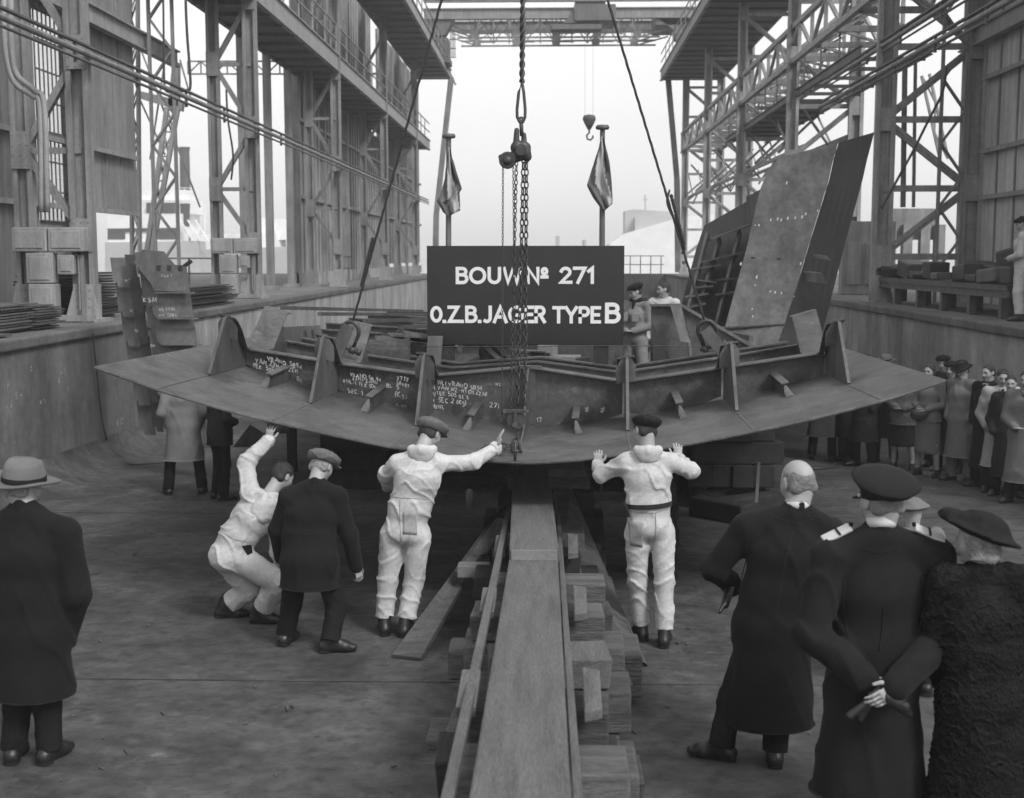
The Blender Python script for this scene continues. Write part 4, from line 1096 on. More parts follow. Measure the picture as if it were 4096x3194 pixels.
for sd, (u, v, yy), lug, lb in ((-1, (1400, 1335, 13.6), ((1345, 1430), (1392, 1300)), 'left wire sling with its bow shackle rising from the hull section'),
                                (1, (2830, 1330, 13.6), ((2900, 1420), (2822, 1320)), 'right wire sling with its bow shackle slanting down from the hook above')):
    c = PY(u, v, yy)
    t = thing('wire_sling', c, lb, 'sling', 'wire slings holding the hull section')
    d = (HK - c).normalized()
    up = Vector((d.x * .9, d.y, d.z)).normalized()
    shackle(t, c + up * .02, Vector((1, -.15, -.35 if sd < 0 else .3)), up, 1.12)
    wire(t, c + up * .12, HK, .013)
    mb = MB()
    e = c + up * (.55 if sd < 0 else 1.0)
    mb.tube(e, e + up * .55, .017, .016, 12)
    for k in range(14): mb.tube(e + up * (k * .04), e + up * (k * .04 + .018), .0205, n=12)
    put('splice', mb, 'iron', t)
    if sd > 0:
        cable([e + up * .6, e + up * .45 + Vector((-.06, 0, 0)), e + up * .2 + Vector((-.02, 0, 0)), e + Vector((.0, 0, -.02)), e - up * .1 + Vector((-.05, 0, 0))], .012, 'loose wire tail hanging from the right sling splice')
    mb = MB(); a = PY(lug[0][0], lug[0][1], yy + .02); b = PY(lug[1][0], lug[1][1], yy - .02)
    mb.bar(a, b, .13, .05, (0, 1, 0)); put('lug_plate', mb, 'steel_v', t)
# chain hoist
CY = 10.36
def cp(u, v, dy=0): return PY(u, v, CY + dy)
ch = thing('chain_hoist', cp(2070, 600), 'black hand chain hoist hanging from a rope strop over the hull section', 'chain hoist')
mb = MB(); k = .00203
top0 = cp(2088, 330)
pts = [cp(2088, 330), cp(2075, 370), cp(2068, 440), cp(2069, 470), cp(2078, 488), cp(2084, 491), cp(2092, 488), cp(2100, 470), cp(2101, 440), cp(2095, 370), cp(2088, 330)]
mb.path(pts, .012, 8)
n = 60
for w_ in range(2):
    P = []
    for i in range(n + 1):
        t_ = i / n; g = t_ * 34 + w_ * PI
        P.append(top0.lerp(HK if False else cp(2092, -60), t_) + Vector((math.cos(g) * .011, math.sin(g) * .011, 0)))
    mb.path(P, .013, 7)
mb.smooth = True; put('rope_strop', mb, 'iron', ch)
mb = MB()
mb.path([cp(2085, 478), cp(2085, 500), cp(2087, 545)], .016, 8)
mb.torus(cp(2085, 482), (1, 0, 0), (0, 0, 1), .02, .022, .009)
put('top_hook', mb, 'iron', ch, smooth=True)
def Kc(u0, v0, u1, v1, r0, r1=None, dy=0, **k): return CAP(cp(u0, v0, dy), cp(u1, v1, dy), r0 * .00203, (r1 or r0) * .00203, .012, **k)
sdf_obj('hoist_body', [Kc(2067, 522, 2064, 590, 10, 14, -.03), Kc(2095, 540, 2097, 600, 10, 14, .03), Kc(2070, 592, 2092, 592, 28), Kc(2075, 615, 2098, 612, 26), Kc(2030, 642, 2030, 642, 34), Kc(2030, 640, 2080, 625, 22, 20), Kc(2100, 590, 2106, 590, 17),
                       Kc(2106, 625, 2108, 628, 19), Kc(2030, 642, 2030, 643, 20, None, -.07), Kc(2030, 642, 2030, 643, 20, None, .06), Kc(2002, 628, 2010, 634, 9)], .0055, 'iron', ch)
mb = MB()
for dy in (-.085, .07): mb.tube(cp(2030, 642, dy), cp(2030, 642, dy + .016), .062, n=26)
mb.tube(cp(2085, 600, -.08), cp(2085, 600, -.06), .045, n=20)
for k_ in range(8):
    g_ = k_ * PI / 4; mb.tube(cp(2030 + 24 * math.cos(g_), 642 + 24 * math.sin(g_), -.092), cp(2030 + 24 * math.cos(g_), 642 + 24 * math.sin(g_), -.08), .006, n=6)
put('hand_wheel', mb, 'iron', ch)
def blob(name, prims, h=.008, m='iron', parent=None): 
    return sdf_obj(name, prims, h, m, parent)
chains = [(2012, 665, 2008, 1680, .010, .0028), (2053, 655, 2062, 1640, .010, .0028), (2066, 655, 2042, 1640, .015, .0042), (2094, 640, 2070, 1640, .02, .006), (2106, 640, 2100, 1640, .02, .006)]
for i, (u0, v0, u1, v1, s, r) in enumerate(chains):
    mb = MB(); p = cp(u0, v0); q = cp(u1, v1); d = (q - p); L = d.length; st = s * 2.5; n = int(L / st); dn = d.normalized(); a, b = perp(dn)
    for j in range(n):
        c = p + dn * (j * st); g = (j % 2) * PI / 2 + .5; sd_ = a * math.cos(g) + b * math.sin(g)
        mb.torus(c, dn, sd_, s * 1.55, s * .8, r, 10, 5)
    put('chain', mb, 'iron', ch, smooth=True)
lb_ = cp(2065, 1690)
mb = MB(); mb.tube(lb_ + Vector((0, -.03, .02)), lb_ + Vector((0, .03, .02)), .075, n=24); mb.tube(lb_ + Vector((0, -.045, .02)), lb_ + Vector((0, .045, .02)), .02)
mb.bar(cp(2018, 1645, -.03), cp(2108, 1645, -.03), .03, .025); mb.bar(cp(2063, 1640, -.045), cp(2060, 1700, -.045), .03, .02, (1, 0, 0)); mb.tube(cp(2060, 1700, -.07), cp(2060, 1700, .03), .024, n=16)
for e in (-1, 1): mb.tube(cp(2063 + 44 * e, 1645, -.06), cp(2063 + 44 * e, 1645, .0), .018)
mb.bar(cp(2075, 1640, .02), cp(2072, 1760, .02), .045, .04, (1, 0, 0))
put('bottom_block', mb, 'iron', ch)
mb = MB()
for e in (-1, 1): mb.path([cp(2063, 1752), cp(2063 + 10 * e, 1760), cp(2063 + 15 * e, 1780), cp(2063 + 14 * e, 1812)], .011, 8)
mb.tube(cp(2040, 1805), cp(2086, 1805), .012); mb.tube(cp(2082, 1805), cp(2090, 1805), .02)
mb.tube(cp(2062, 1770), cp(2060, 1845), .012); mb.torus(cp(2062, 1795), (1, 0, 0), (0, 0, 1), .02, .03, .009)
put('bottom_shackle', mb, 'iron', ch, smooth=True)
mb = MB(); rr = random.Random(2)
for j in range(120):
    g = rr.random() * 2 * PI; rad = rr.random() ** .5
    c = H(-.22 + math.cos(g) * rad * .16, .55 + math.sin(g) * rad * .28, .04 + .06 * (1 - rad)); a_ = Vector((rr.gauss(0, 1), rr.gauss(0, 1), rr.gauss(0, .4))).normalized(); b_, _ = perp(a_)
    mb.torus(c, a_, b_, .016, .009, .0035, 8, 4)
solo('slack_chain', mb, 'iron', 'heap of slack hand chain lying on the plating beside the bottom shackle', 'chain')

# ------------------------------------------------------------------ the signboard
SY = 15.6
def sp(u, v, dy=0): return PY(u, v, SY + dy)
sg = thing('signboard', sp(2100, 1382), 'glossy black signboard with white letters BOUW Nº 271 O.Z.B. JAGER TYPE B', 'signboard')
tl, br_ = sp(1707, 984), sp(2494, 1382)
mb = MB(); mb.box((tl.x, SY, br_.z), (br_.x, SY + .04, tl.z)); put('board', mb, 'sign', sg, bevel=.004)
mb = MB(); ex, ey, en = Vector((1, 0, 0)), Vector((0, 0, 1)), Vector((0, 1, 0))
px = SY / FPX * 1.0
def fit(text, u0, u1, v0, v1, gap=.08, space=.45):
    a, b = sp(u0, v1), sp(u1, v0); h = b.z - a.z; w = twidth(text, gap, 1, space) * h
    stroke_text(mb, text, a, ex, ey, en, h, w=.19, gap=gap, cond=(b.x - a.x) / (w - gap * h), depth=.00025, space=space)
fit('BOUW', 1822, 2090, 1068, 1138, .05); fit('Nº', 2106, 2192, 1068, 1138, .08); fit('271', 2236, 2379, 1067, 1137, .06)
fit('o', 1723, 1768, 1223, 1293); fit('.', 1771, 1784, 1223, 1293); fit('Z', 1791, 1838, 1223, 1293); fit('.', 1842, 1855, 1223, 1293); fit('B', 1860, 1908, 1223, 1293); fit('.', 1912, 1925, 1223, 1293)
fit('JAGER', 1934, 2184, 1223, 1294, .05); fit('TYPE', 2213, 2402, 1225, 1295, .05); fit('B', 2418, 2481, 1211, 1295)
put('lettering', mb, 'letter', sg)
for u0, u1, vt in ((1795, 1790, 545), (2410, 2408, 510)):
    mb = MB(); b = sp(u1, 1470, .09); b.z = .6; t_ = sp(u0, vt, .09)
    mb.tube(b, t_, .045, .03, 12); q = put('post', mb, 'paint_dark', sg)
    mb = MB(); mb.lathe([(.02, -.03), (.075, -.025), (.085, 0), (.07, .025), (.02, .03)], Matrix.Translation(t_), 16); put('finial', mb, 'paint_dark', q, smooth=True)
mb = MB()
for u in (1790, 2405):
    mb = MB(); a = sp(u, 1330, .06); mb.box((a.x - .09, a.y - .03, .7), (a.x + .09, a.y + .03, a.z)); put('stake', mb, 'wood_dark', sg)
def flag(poly_rows, label, y, mats_):
    """hanging furled tricolour, rows of photo points from hoist to fly, cloth folded in depth"""
    t = thing('flag', PY(poly_rows[0][0][0], poly_rows[0][0][1], y), label, 'flag', 'flags on the sign posts')
    R2 = []
    for i, row in enumerate(poly_rows):
        cx_ = sum(q[0] for q in row) / len(row); R2.append([Vector((cx_ + (q[0] - cx_) * 1.18, q[1])) for q in row])
    mb = MB(); nI, nJ = 28, 20; vs = []
    for i in range(nI + 1):
        fi = i / nI * (len(R2) - 1); a = int(min(fi, len(R2) - 2)); ta = fi - a
        row = []
        for j in range(nJ + 1):
            fj = j / nJ * (len(R2[0]) - 1); b = int(min(fj, len(R2[0]) - 2)); tb = fj - b
            P = R2[a][b].lerp(R2[a][b + 1], tb).lerp(R2[a + 1][b].lerp(R2[a + 1][b + 1], tb), ta)
            dep = .05 * math.sin(j / nJ * 11 + i / nI * 3) * (i / nI) ** .5 + .02 * math.sin(j * .9 - i * .5)
            row.append(PY(P.x, P.y, y + dep))
        vs.append(row)
    mb.grid(vs)
    mb.mi = [0 if q_ < .28 else (1 if q_ < .72 else 2) for i in range(nI) for j in range(nJ) for q_ in [(1 - j / nJ) + .55 * i / nI - .3]]
    mb.smooth = True
    o = put('cloth', mb, mats_, t)
    sm = o.modifiers.new('thickness', 'SOLIDIFY'); sm.thickness = .004
flag([[(1793, 590), (1797, 592), (1800, 594), (1803, 598)], [(1790, 640), (1797, 650), (1802, 640), (1806, 625)], [(1782, 720), (1798, 735), (1812, 720), (1822, 690)], [(1765, 790), (1795, 800), (1820, 770), (1841, 755)], [(1755, 805), (1778, 815), (1810, 790), (1830, 770)], [(1778, 850), (1795, 868), (1815, 855), (1836, 842)]], 'flag hanging furled from the left sign post', SY, ['flag_dark', 'flag_mid', 'flag_blue'])
flag([[(2404, 548), (2408, 548), (2411, 550), (2415, 552)], [(2396, 600), (2408, 610), (2418, 600), (2422, 590)], [(2372, 680), (2395, 670), (2418, 660), (2432, 650)], [(2355, 742), (2385, 735), (2412, 720), (2437, 705)], [(2378, 790), (2400, 790), (2425, 775), (2442, 765)], [(2415, 846), (2422, 842), (2436, 828), (2447, 815)]], 'flag hanging furled from the right sign post', SY, ['flag_dark', 'flag_mid', 'flag_blue'])
mb = MB(); mb.path([PY(1500, 1384, 15.2), PY(1800, 1388, 15.2), PY(2100, 1386, 15.2), PY(2494, 1384, 15.2), PY(2860, 1386, 15.2)], .005, 5)
solo('guide_wire', mb, 'iron', 'thin level wire stretched just below the signboard', 'wire')

# ------------------------------------------------------------------ sections already laid on the blocks
lh = thing('laid_hull', (0, 20, .6), 'earlier laid ship bottom sections with floors and longitudinals behind the signboard', 'hull section')
def LZ_(x): return .78 + .16 * abs(x) + .0
def LP(x, y, z=0): return Vector((x, y, LZ_(x) - .012 * (y - 16) + z))
mb = MB(); xs2 = [-4.2 + .6 * i for i in range(15)]
mb.grid([[LP(x, y) for x in xs2] for y in (16.2, 20, 24, 30, 38)]); mb.grid([[LP(x, y, -.03) for x in reversed(xs2)] for y in (16.2, 20, 24, 30, 38)]); mb.grid([[LP(x, 16.2, -.03) for x in xs2], [LP(x, 16.2) for x in xs2]])
put('bottom_plating', mb, 'steel', lh)
for j, y in enumerate((17.2, 19.2, 21.2, 23.6, 26, 29)):
    mb = MB()
    for a, b in ((-3.8, -2.6), (-2.5, -1.3), (-1.2, -.1), (.1, 1.0), (1.1, 2.4), (2.5, 3.8)):
        if 0 < a < 3 and y < 20: continue
        ha, hb = (.95 - .1 * abs(a)), (.95 - .1 * abs(b))
        mb.plate([LP(a, y), LP(b, y), LP(b, y, hb), LP(a, y, ha)], (0, .015, 0)); mb.bar(LP(a, y, ha), LP(b, y, hb), .14, .02)
    put('floor_plate', mb, 'steel', lh)
mb = MB()
for x in (-3.3, -2.8, -2.2, -1.7, -1.25, -.8):
    mb.bar(LP(x - .3, 16.8, .98), LP(x * .75, 24, .9), .05, .05)
for x in (1.6, 2.2, 2.9): mb.bar(LP(x, 18.8, .6), LP(x * .8, 28, .6), .06, .08)
put('longitudinal', mb, 'steel_v', lh)
def poly(name, pts, y, th, m, parent, y2=None):
    mb = MB(); mb.plate([PY(u, v, y if y2 is None else y + (y2 - y) * k / (len(pts) - 1)) for k, (u, v) in enumerate(pts)], (0, th, 0)); return put(name, mb, m, parent)
poly('web_plate', [(1460, 1500), (1475, 1380), (1600, 1362), (1640, 1345), (1640, 1500)], 15.4, .02, 'steel_v', lh)
poly('web_plate', [(1640, 1500), (1640, 1370), (1705, 1345), (1712, 1500)], 15.9, .02, 'steel', lh)
poly('flange_plate', [(1702, 1480), (1712, 1345), (1772, 1345), (1760, 1485)], 15.2, .02, 'steel_pale', lh)
poly('web_plate', [(1800, 1500), (1820, 1420), (1850, 1415), (1852, 1350), (1920, 1350), (1915, 1425), (1880, 1440), (1880, 1500)], 15.7, .02, 'steel_v', lh)
poly('web_plate', [(1918, 1490), (1918, 1380), (2010, 1380), (2075, 1490)], 16.0, .02, 'steel', lh)
mb = MB()
for a, b in (((1930, 1378), (2060, 1490)), ((1975, 1375), (2100, 1480)), ((2010, 1375), (2110, 1470)), ((1500, 1352), (1710, 1362)), ((1560, 1340), (1712, 1368)), ((1610, 1330), (1710, 1350)), ((1475, 1372), (1640, 1405))): mb.bar(PY(*a, 15.75), PY(*b, 15.75), .04, .05)
for v in (1405, 1420, 1435, 1450): mb.bar(PY(2040, v, 17), PY(2120, v + 4, 17), .04, .03)
put('stringer', mb, 'steel_pale', lh)
poly('curved_plate', [(1480, 1385), (1530, 1400), (1590, 1402), (1630, 1385), (1636, 1500), (1470, 1500)], 15.3, .02, 'steel', lh)
# the big side bracket on the right behind which the two men stand
poly('web_plate', [(2605, 1225), (2722, 1222), (3010, 1385), (3060, 1480), (2600, 1490)], 16.6, .02, 'steel', lh)
mb = MB(); mb.bar(PY(2600, 1222, 16.55), PY(2725, 1220, 16.55), .12, .03); mb.bar(PY(2722, 1220, 16.55), PY(3020, 1392, 16.55), .05, .04)
mb.plate([PY(2682, 1225, 16.4), PY(2725, 1225, 16.4), PY(2760, 1350, 16.3), PY(2765, 1372, 16.3), PY(2722, 1368, 16.3)], (0, .02, 0))
mb.plate([PY(2752, 1370, 16.3), PY(2765, 1372, 16.3), PY(2775, 1480, 16.3), PY(2762, 1480, 16.3)], (0, .1, 0)); mb.box(tuple(PY(2990, 1398, 16.5)), tuple(PY(3060, 1388, 16.9)))
put('face_flat', mb, 'steel_pale', lh)
mb = MB()                                            # vertical dark gap plate left of it
mb.plate([PY(2610, 1290, 16.5), PY(2680, 1440, 16.5), PY(2612, 1450, 16.5)], (0, .02, 0)); put('lightening_gap', mb, 'steel_dark', lh)
tb = random.Random(11)
for i, (u, v, w, d, lb) in enumerate(((2160, 1425, 110, .5, 'pale board lying on the laid hull under the middle of the sign'), (2270, 1430, 110, .5, 'second pale board beside it under the right half of the sign'), (2200, 1455, 160, .3, 'low pale plank in front of the boards on the laid hull'), (2180, 1400, 60, .7, 'pale box-like plate standing just under the signboard'))):
    a = PY(u - w / 2, v + 12, 17.4); b = PY(u + w / 2, v, 17.4); mb = MB(); mb.box((a.x, 17.4, a.z), (b.x, 17.4 + d, a.z + .04 if i < 3 else b.z + .05))
    solo('board', mb, 'wood_end', lb, 'board', 'boards on the laid hull')
a = PY(2290, 1462, 17.0); b = PY(2360, 1432, 17.0); mb = MB(); mb.plate([(a.x, 17, a.z), (b.x, 17.1, a.z - .02), (b.x, 17.1, b.z), (a.x + .06, 17, b.z - .02)], (0, .3, 0)); solo('toolbox', mb, 'wood_dark', 'dark box lying behind the floor plate right of the pale boards', 'box')
# plate with two slots standing behind the left knee
t = thing('steel_plate', PY(1180, 1450, 16.5), 'grey steel plate with two slots standing on edge left of the left sling shackle', 'steel plate')
mb = MB(); P = [(1095, 1440), (1120, 1310), (1278, 1302), (1290, 1340), (1310, 1440)]; mb.plate([PY(u, v, 16.5) for u, v in P], (0, .02, 0)); put('plate', mb, 'steel_v', t)
mb = MB()
for u in (1216, 1245): mb.plate([PY(u, 1322, 16.49), PY(u + 10, 1322, 16.49), PY(u + 14, 1352, 16.49), PY(u + 5, 1355, 16.49)], (0, .012, 0))
put('slot', mb, 'steel_dark', t)

# ------------------------------------------------------------------ tall plates leaning on the right
lp = thing('hull_plate', PF(3000, 1640), 'very tall leaning steel hull plate with white dashes and a dark second plate', 'hull plate')
def leanplate(ptsTop, ptsBot, y0, y1, rows=14):
    mb = MB(); g = []
    for i in range(rows + 1):
        t_ = i / rows
        l = Vector(ptsTop[0]).lerp(Vector(ptsBot[0]), t_); r = Vector(ptsTop[1]).lerp(Vector(ptsBot[1]), t_)
        bow = 20 * math.sin(PI * t_)
        g.append([PY(l.x + (r.x - l.x) * k / 6 + bow * .0, l.y + (r.y - l.y) * k / 6, y0 + (y1 - y0) * t_ + .04 * math.sin(PI * k / 6)) for k in range(7)])
    mb.grid(g); return mb
def strip(L_, R_, ys, th, m, name, parent):          # plate between two traced edges, given thickness
    n = len(L_); mb = MB(); g = []
    for i in range(n):
        g.append([PY(L_[i][0] + (R_[i][0] - L_[i][0]) * k / 5, L_[i][1] + (R_[i][1] - L_[i][1]) * k / 5, ys[i]) for k in range(6)])
    mb.grid(g); mb.smooth = False
    o = put(name, mb, m, parent); s_ = o.modifiers.new('thickness', 'SOLIDIFY'); s_.thickness = th; s_.offset = 0; return o
strip([(3120, 632), (3070, 690), (3040, 760), (2985, 1000), (2935, 1180), (2895, 1330), (2870, 1480), (2850, 1600)], [(3352, 572), (3330, 650), (3315, 720), (3250, 930), (3180, 1165), (3140, 1290), (3100, 1410), (3050, 1600)], [23.2, 23.0, 22.8, 22.2, 21.6, 21.2, 20.8, 20.4], .02, 'steel_pale', 'lit_plate', lp)  # light on this face is put into the paler steel
strip([(3354, 572), (3332, 650), (3317, 720), (3252, 930), (3182, 1165), (3142, 1290), (3060, 1600)], [(3497, 530), (3468, 640), (3450, 720), (3380, 975), (3310, 1250), (3275, 1380), (3200, 1600)], [23.25, 23.2, 23.1, 22.6, 22.0, 21.6, 20.9], .02, 'steel_dark', 'dark_plate', lp)  # shade on the turned face is put into near-black steel
mb = MB()
for u, v, w, h_ in ((3210, 1110, 100, 42), (3255, 1030, 70, 16)):
    mb.plate([PY(u, v - h_ / 2, 22.0), PY(u + w * .75, v - h_ / 2 + 6, 21.6), PY(u + w, v + h_ / 2 + 6, 21.4), PY(u, v + h_ / 2 - 8, 22.0)], (0, .03, 0.02))
put('stub_bracket', mb, 'steel_pale', lp)
mb = MB(); rr = random.Random(5)
for (u, v) in ((3082, 885), (3110, 882), (3124, 886), (3150, 880), (3180, 878), (3208, 874), (3020, 905), (3035, 906), (2962, 1062), (3202, 1060), (3026, 1115), (3020, 1145), (3270, 848), (3080, 1170), (3100, 1175), (3125, 1178), (3175, 1190), (3008, 1240), (3010, 1270), (3146, 738), (3222, 862)):
    yy = 22.9 - (v - 700) * .0035 - .35; s_ = rr.uniform(3, 6)
    mb.plate([PY(u - s_ * .5, v, yy), PY(u + s_ * .5, v, yy), PY(u + s_ * .5 + 2, v - s_ * 2.0, yy), PY(u - s_ * .5 + 2, v - s_ * 2.0, yy)], (0, .004, 0))
for (u, v) in ((3012, 1028), (3116, 1032), (3020, 1370), (2930, 1326)):
    yy = 22.9 - (v - 700) * .0035 - .35
put('paint_dash', mb, 'letter', lp)
mb = MB()
for (u, v) in ((3012, 1028), (3116, 1032)):
    yy = 22.9 - (v - 700) * .0035 - .35; mb.plate([PY(u - 9, v, yy), PY(u + 9, v + 3, yy), PY(u + 8, v + 9, yy), PY(u - 8, v + 8, yy)], (0, .004, 0))
put('plate_hole', mb, 'steel_dark', lp)
sp2 = thing('frame_stack', PF(2800, 1700), 'dark steel side panels with shelf-like stringers leaning left of the tall hull plate', 'hull panel')
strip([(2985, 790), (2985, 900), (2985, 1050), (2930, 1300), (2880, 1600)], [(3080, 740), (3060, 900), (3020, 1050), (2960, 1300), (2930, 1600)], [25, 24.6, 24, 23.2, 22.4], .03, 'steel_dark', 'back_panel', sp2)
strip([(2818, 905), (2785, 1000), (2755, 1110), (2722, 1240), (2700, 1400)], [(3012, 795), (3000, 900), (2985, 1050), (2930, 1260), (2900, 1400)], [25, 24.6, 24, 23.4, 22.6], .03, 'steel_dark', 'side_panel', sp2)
mb = MB()
for (a, b) in (((2785, 1120), (2862, 1130)), ((2775, 1150), (2850, 1145)), ((2740, 1190), (2830, 1175)), ((2865, 1120), (2950, 1115)), ((2860, 1180), (2940, 1170)), ((2800, 1050), (2975, 1010)), ((2840, 960), (3000, 900)), ((2725, 1235), (2820, 1215)), ((2760, 1080), (2880, 1060))):
    yy = 24.8 - (a[1] - 900) * .0045 - .4; mb.bar(PY(*a, yy), PY(*b, yy), .3, .03)
for (a, b) in (((2880, 960), (2770, 1330)), ((2960, 930), (2860, 1330)), ((2830, 940), (2740, 1300))):
    mb.bar(PY(*a, 24.2), PY(*b, 22.6), .05, .16)
put('stringer', mb, 'steel_v', sp2)
# block wall and dark stack at the foot
mb = MB(); a = PY(3190, 1000, 30); 
# notched plates leaning on the left wall
def stackcol(label, cols, y, m):
    t = thing('plate_stack', PF(cols[0][0][0] + 60, 1850), label, 'steel plates', 'notched plates leaning on the left wall')
    mb = MB()
    for k, (pts) in enumerate(cols):
        mb = MB(); vm = min(v for u, v in pts); vx = max(v for u, v in pts); yy = y + k * .03
        mb.plate([PY(u, v, yy + .05 - .17 * (v - vm) / (vx - vm)) for u, v in pts], (0, .02, .004)); put('notched_plate', mb, m, t)
    return t
def tooth(u0, u1, vt, n, dv, du, slope=.02, extra=30):
    out = []
    for i in range(n):
        x = du * i; v0 = vt + dv * i - (extra if i else 0); v1 = vt + dv * (i + 1)
        out.append([(u0 + x, v0), (u1 + x, v0 + slope * (u1 - u0)), (u1 + x + du * .9, v1 + slope * (u1 - u0)), (u0 + x + 14 + du * .9, v1), (u0 + x + 12 + du * .7, v1 - 22), (u0 + x + du * .6, v1 - 22)])
    return out
stackcol('leftmost narrow column of notched frame plates leaning on the left wall', tooth(440, 500, 1032, 6, 118, 21), 18.5, 'steel_v')
stackcol('second narrow column of notched frame plates leaning on the left wall', tooth(498, 536, 1020, 6, 118, 20), 18.3, 'steel_dark')
stackcol('third column of notched frame plates with chalked numbers leaning on the left wall', tooth(540, 612, 1010, 6, 108, 20), 18.1, 'steel_v')
c3 = [[(535, 1050), (568, 1000), (655, 1008), (697, 1060), (745, 1070), (758, 1168), (620, 1165), (600, 1130)]]
for i in range(6):
    x = 14 * i; v = 1165 + 104 * i
    c3.append([(598 + x, v - 60), (752 + x, v - 60), (772 + x, v + 108 if i else v + 105), (632 + x, v + 112), (612 + x, v + 90)])
tt = stackcol('widest column of shingled frame plates with a peaked top leaning on the left wall', c3, 17.9, 'steel_v')
mb = MB()
for i in range(5): x = 14 * i; v = 1172 + 104 * i; mb.bar(PY(622 + x, v, 17.74 + .03 * i), PY(778 + x, v, 17.74 + .03 * i), .07, .015)
for u in (640, 685, 722): mb.path([PY(u, 1135, 17.83), PY(u, 1155, 17.83), PY(u + 8, 1164, 17.83), PY(u + 16, 1155, 17.83), PY(u + 16, 1135, 17.83)], .006, 5)
put('plate_lip', mb, 'steel_pale', tt)
mb = MB()
for u in (625, 668, 712): mb.plate([PY(u, 1062, 17.86), PY(u + 16, 1062, 17.86), PY(u + 16, 1086, 17.86), PY(u, 1086, 17.86)], (0, .03, 0))
put('cut_slot', mb, 'steel_dark', tt)
ck = MB(); cr = random.Random(9)
for (u, v, s_, h_) in ((572, 1210, 'KSM', 22), (636, 1245, 'HL 1486', 14), (636, 1268, 'HA 1286', 14), (646, 1110, 'KSM 1', 12), (500, 1130, 'H', 14), (540, 1330, 'N', 14), (600, 1390, '5H', 14), (520, 1010 + 240, 'II', 12)):
    p = PY(u, v, 17.55); stroke_text(ck, s_, p, Vector((1, 0, .02)), Vector((0, 0, 1)), Vector((0, 1, 0)), h_ * 17.55 / FPX, w=.12, gap=.2, jit=.15, rnd=cr, depth=.0001)
put('chalk_mark', ck, 'chalk', tt)

# stacks of plate and timber along the top of the left wall
def pilestack(label, u0, u1, vt, vb, x, m, group, seed, thick=.035, deep=1.4):
    rr = random.Random(seed); p = PX(u0, vb, x); q = PX(u1, vb, x)
    t = thing('plate_pile', ((p.x - .6), (p.y + q.y) / 2, WALL_Z), label, 'plate pile', group)
    ztop = PX((u0 + u1) / 2, vt, x).z; z = WALL_Z + .02; mb = MB()
    while z < ztop:
        e = [rr.uniform(-.12, .12) for _ in range(4)]
        mb.box((x - deep + e[0], min(p.y, q.y) + e[1], z), (x - .05 + e[2] * .7, max(p.y, q.y) + e[3], z + thick * .6)); z += thick
    put('stacked_sheet', mb, m, t)
pilestack('pile of pale weathered boards on the left wall, nearest the camera', 0, 60, 1335, 1370, -7.25, 'wood', 'piles on the left wall', 1, .045)
pilestack('taller pile of rusty sheets behind the nearest pile on the left wall', 0, 150, 1225, 1330, -7.5, 'steel_pale', 'piles on the left wall', 2, .04)
pilestack('pile of grey sheets at the foot of the nearest left tower', 155, 255, 1225, 1315, -7.45, 'steel_v', 'piles on the left wall', 3, .035)
pilestack('dark pile of sheets just right of the nearest left tower', 402, 480, 1085, 1260, -7.8, 'steel_dark', 'piles on the left wall', 4, .05)
pilestack('low dark pile of sheets beside the second left tower', 760, 935, 1145, 1215, -7.35, 'steel_dark', 'piles on the left wall', 5, .04)
pilestack('loose sheets stacked behind the wide column of notched plates', 640, 800, 1180, 1240, -7.6, 'steel_v', 'piles on the left wall', 6, .04)
mb = MB(); a = PY(690, 1100, 23); b = PY(765, 1045, 23); mb.bar(a, b, .14, .05); solo('timber_offcut', mb, 'wood_dark', 'dark bar sticking up behind the widest column of notched plates', 'bar')
# cable down the left wall on to the floor
cable([PX(370, 1330, -7.0), PX(388, 1500, -7.03), PX(405, 1650, -7.03), PX(425, 1750, -7.03), PF(450, 1800) + Vector((0, 0, .2)), PF(490, 1850) + Vector((0, 0, .03)), PF(530, 1862) + Vector((0, 0, .015)), PF(600, 1858) + Vector((0, 0, .015)), PF(680, 1852) + Vector((0, 0, .015))], .013, 'thin cable running down the left wall and across the floor')
ck = MB()
for (u, v, s_, h_) in ((465, 1710, '90', 30), (60, 1600, '5H', 26), (20, 1640, 'HA', 22), (160, 1620, 'K1', 24), (240, 1500, 'H1', 20), (230, 1540, '4', 26), (120, 1490, 'Z', 22), (15, 1560, '17', 18)):
    p = PX(u, v, -7.096); L_ = Vector((0, 1, 0)); stroke_text(ck, s_, p, L_, Vector((0, 0, 1)), Vector((-1, 0, 0)), h_ * p.y / FPX, w=.1, gap=.3, cond=1.8, jit=.2, rnd=cr, depth=.0002)
solo('wall_marking', ck, 'chalk', 'faint chalk numbers scribbled on the left retaining wall', 'marking')

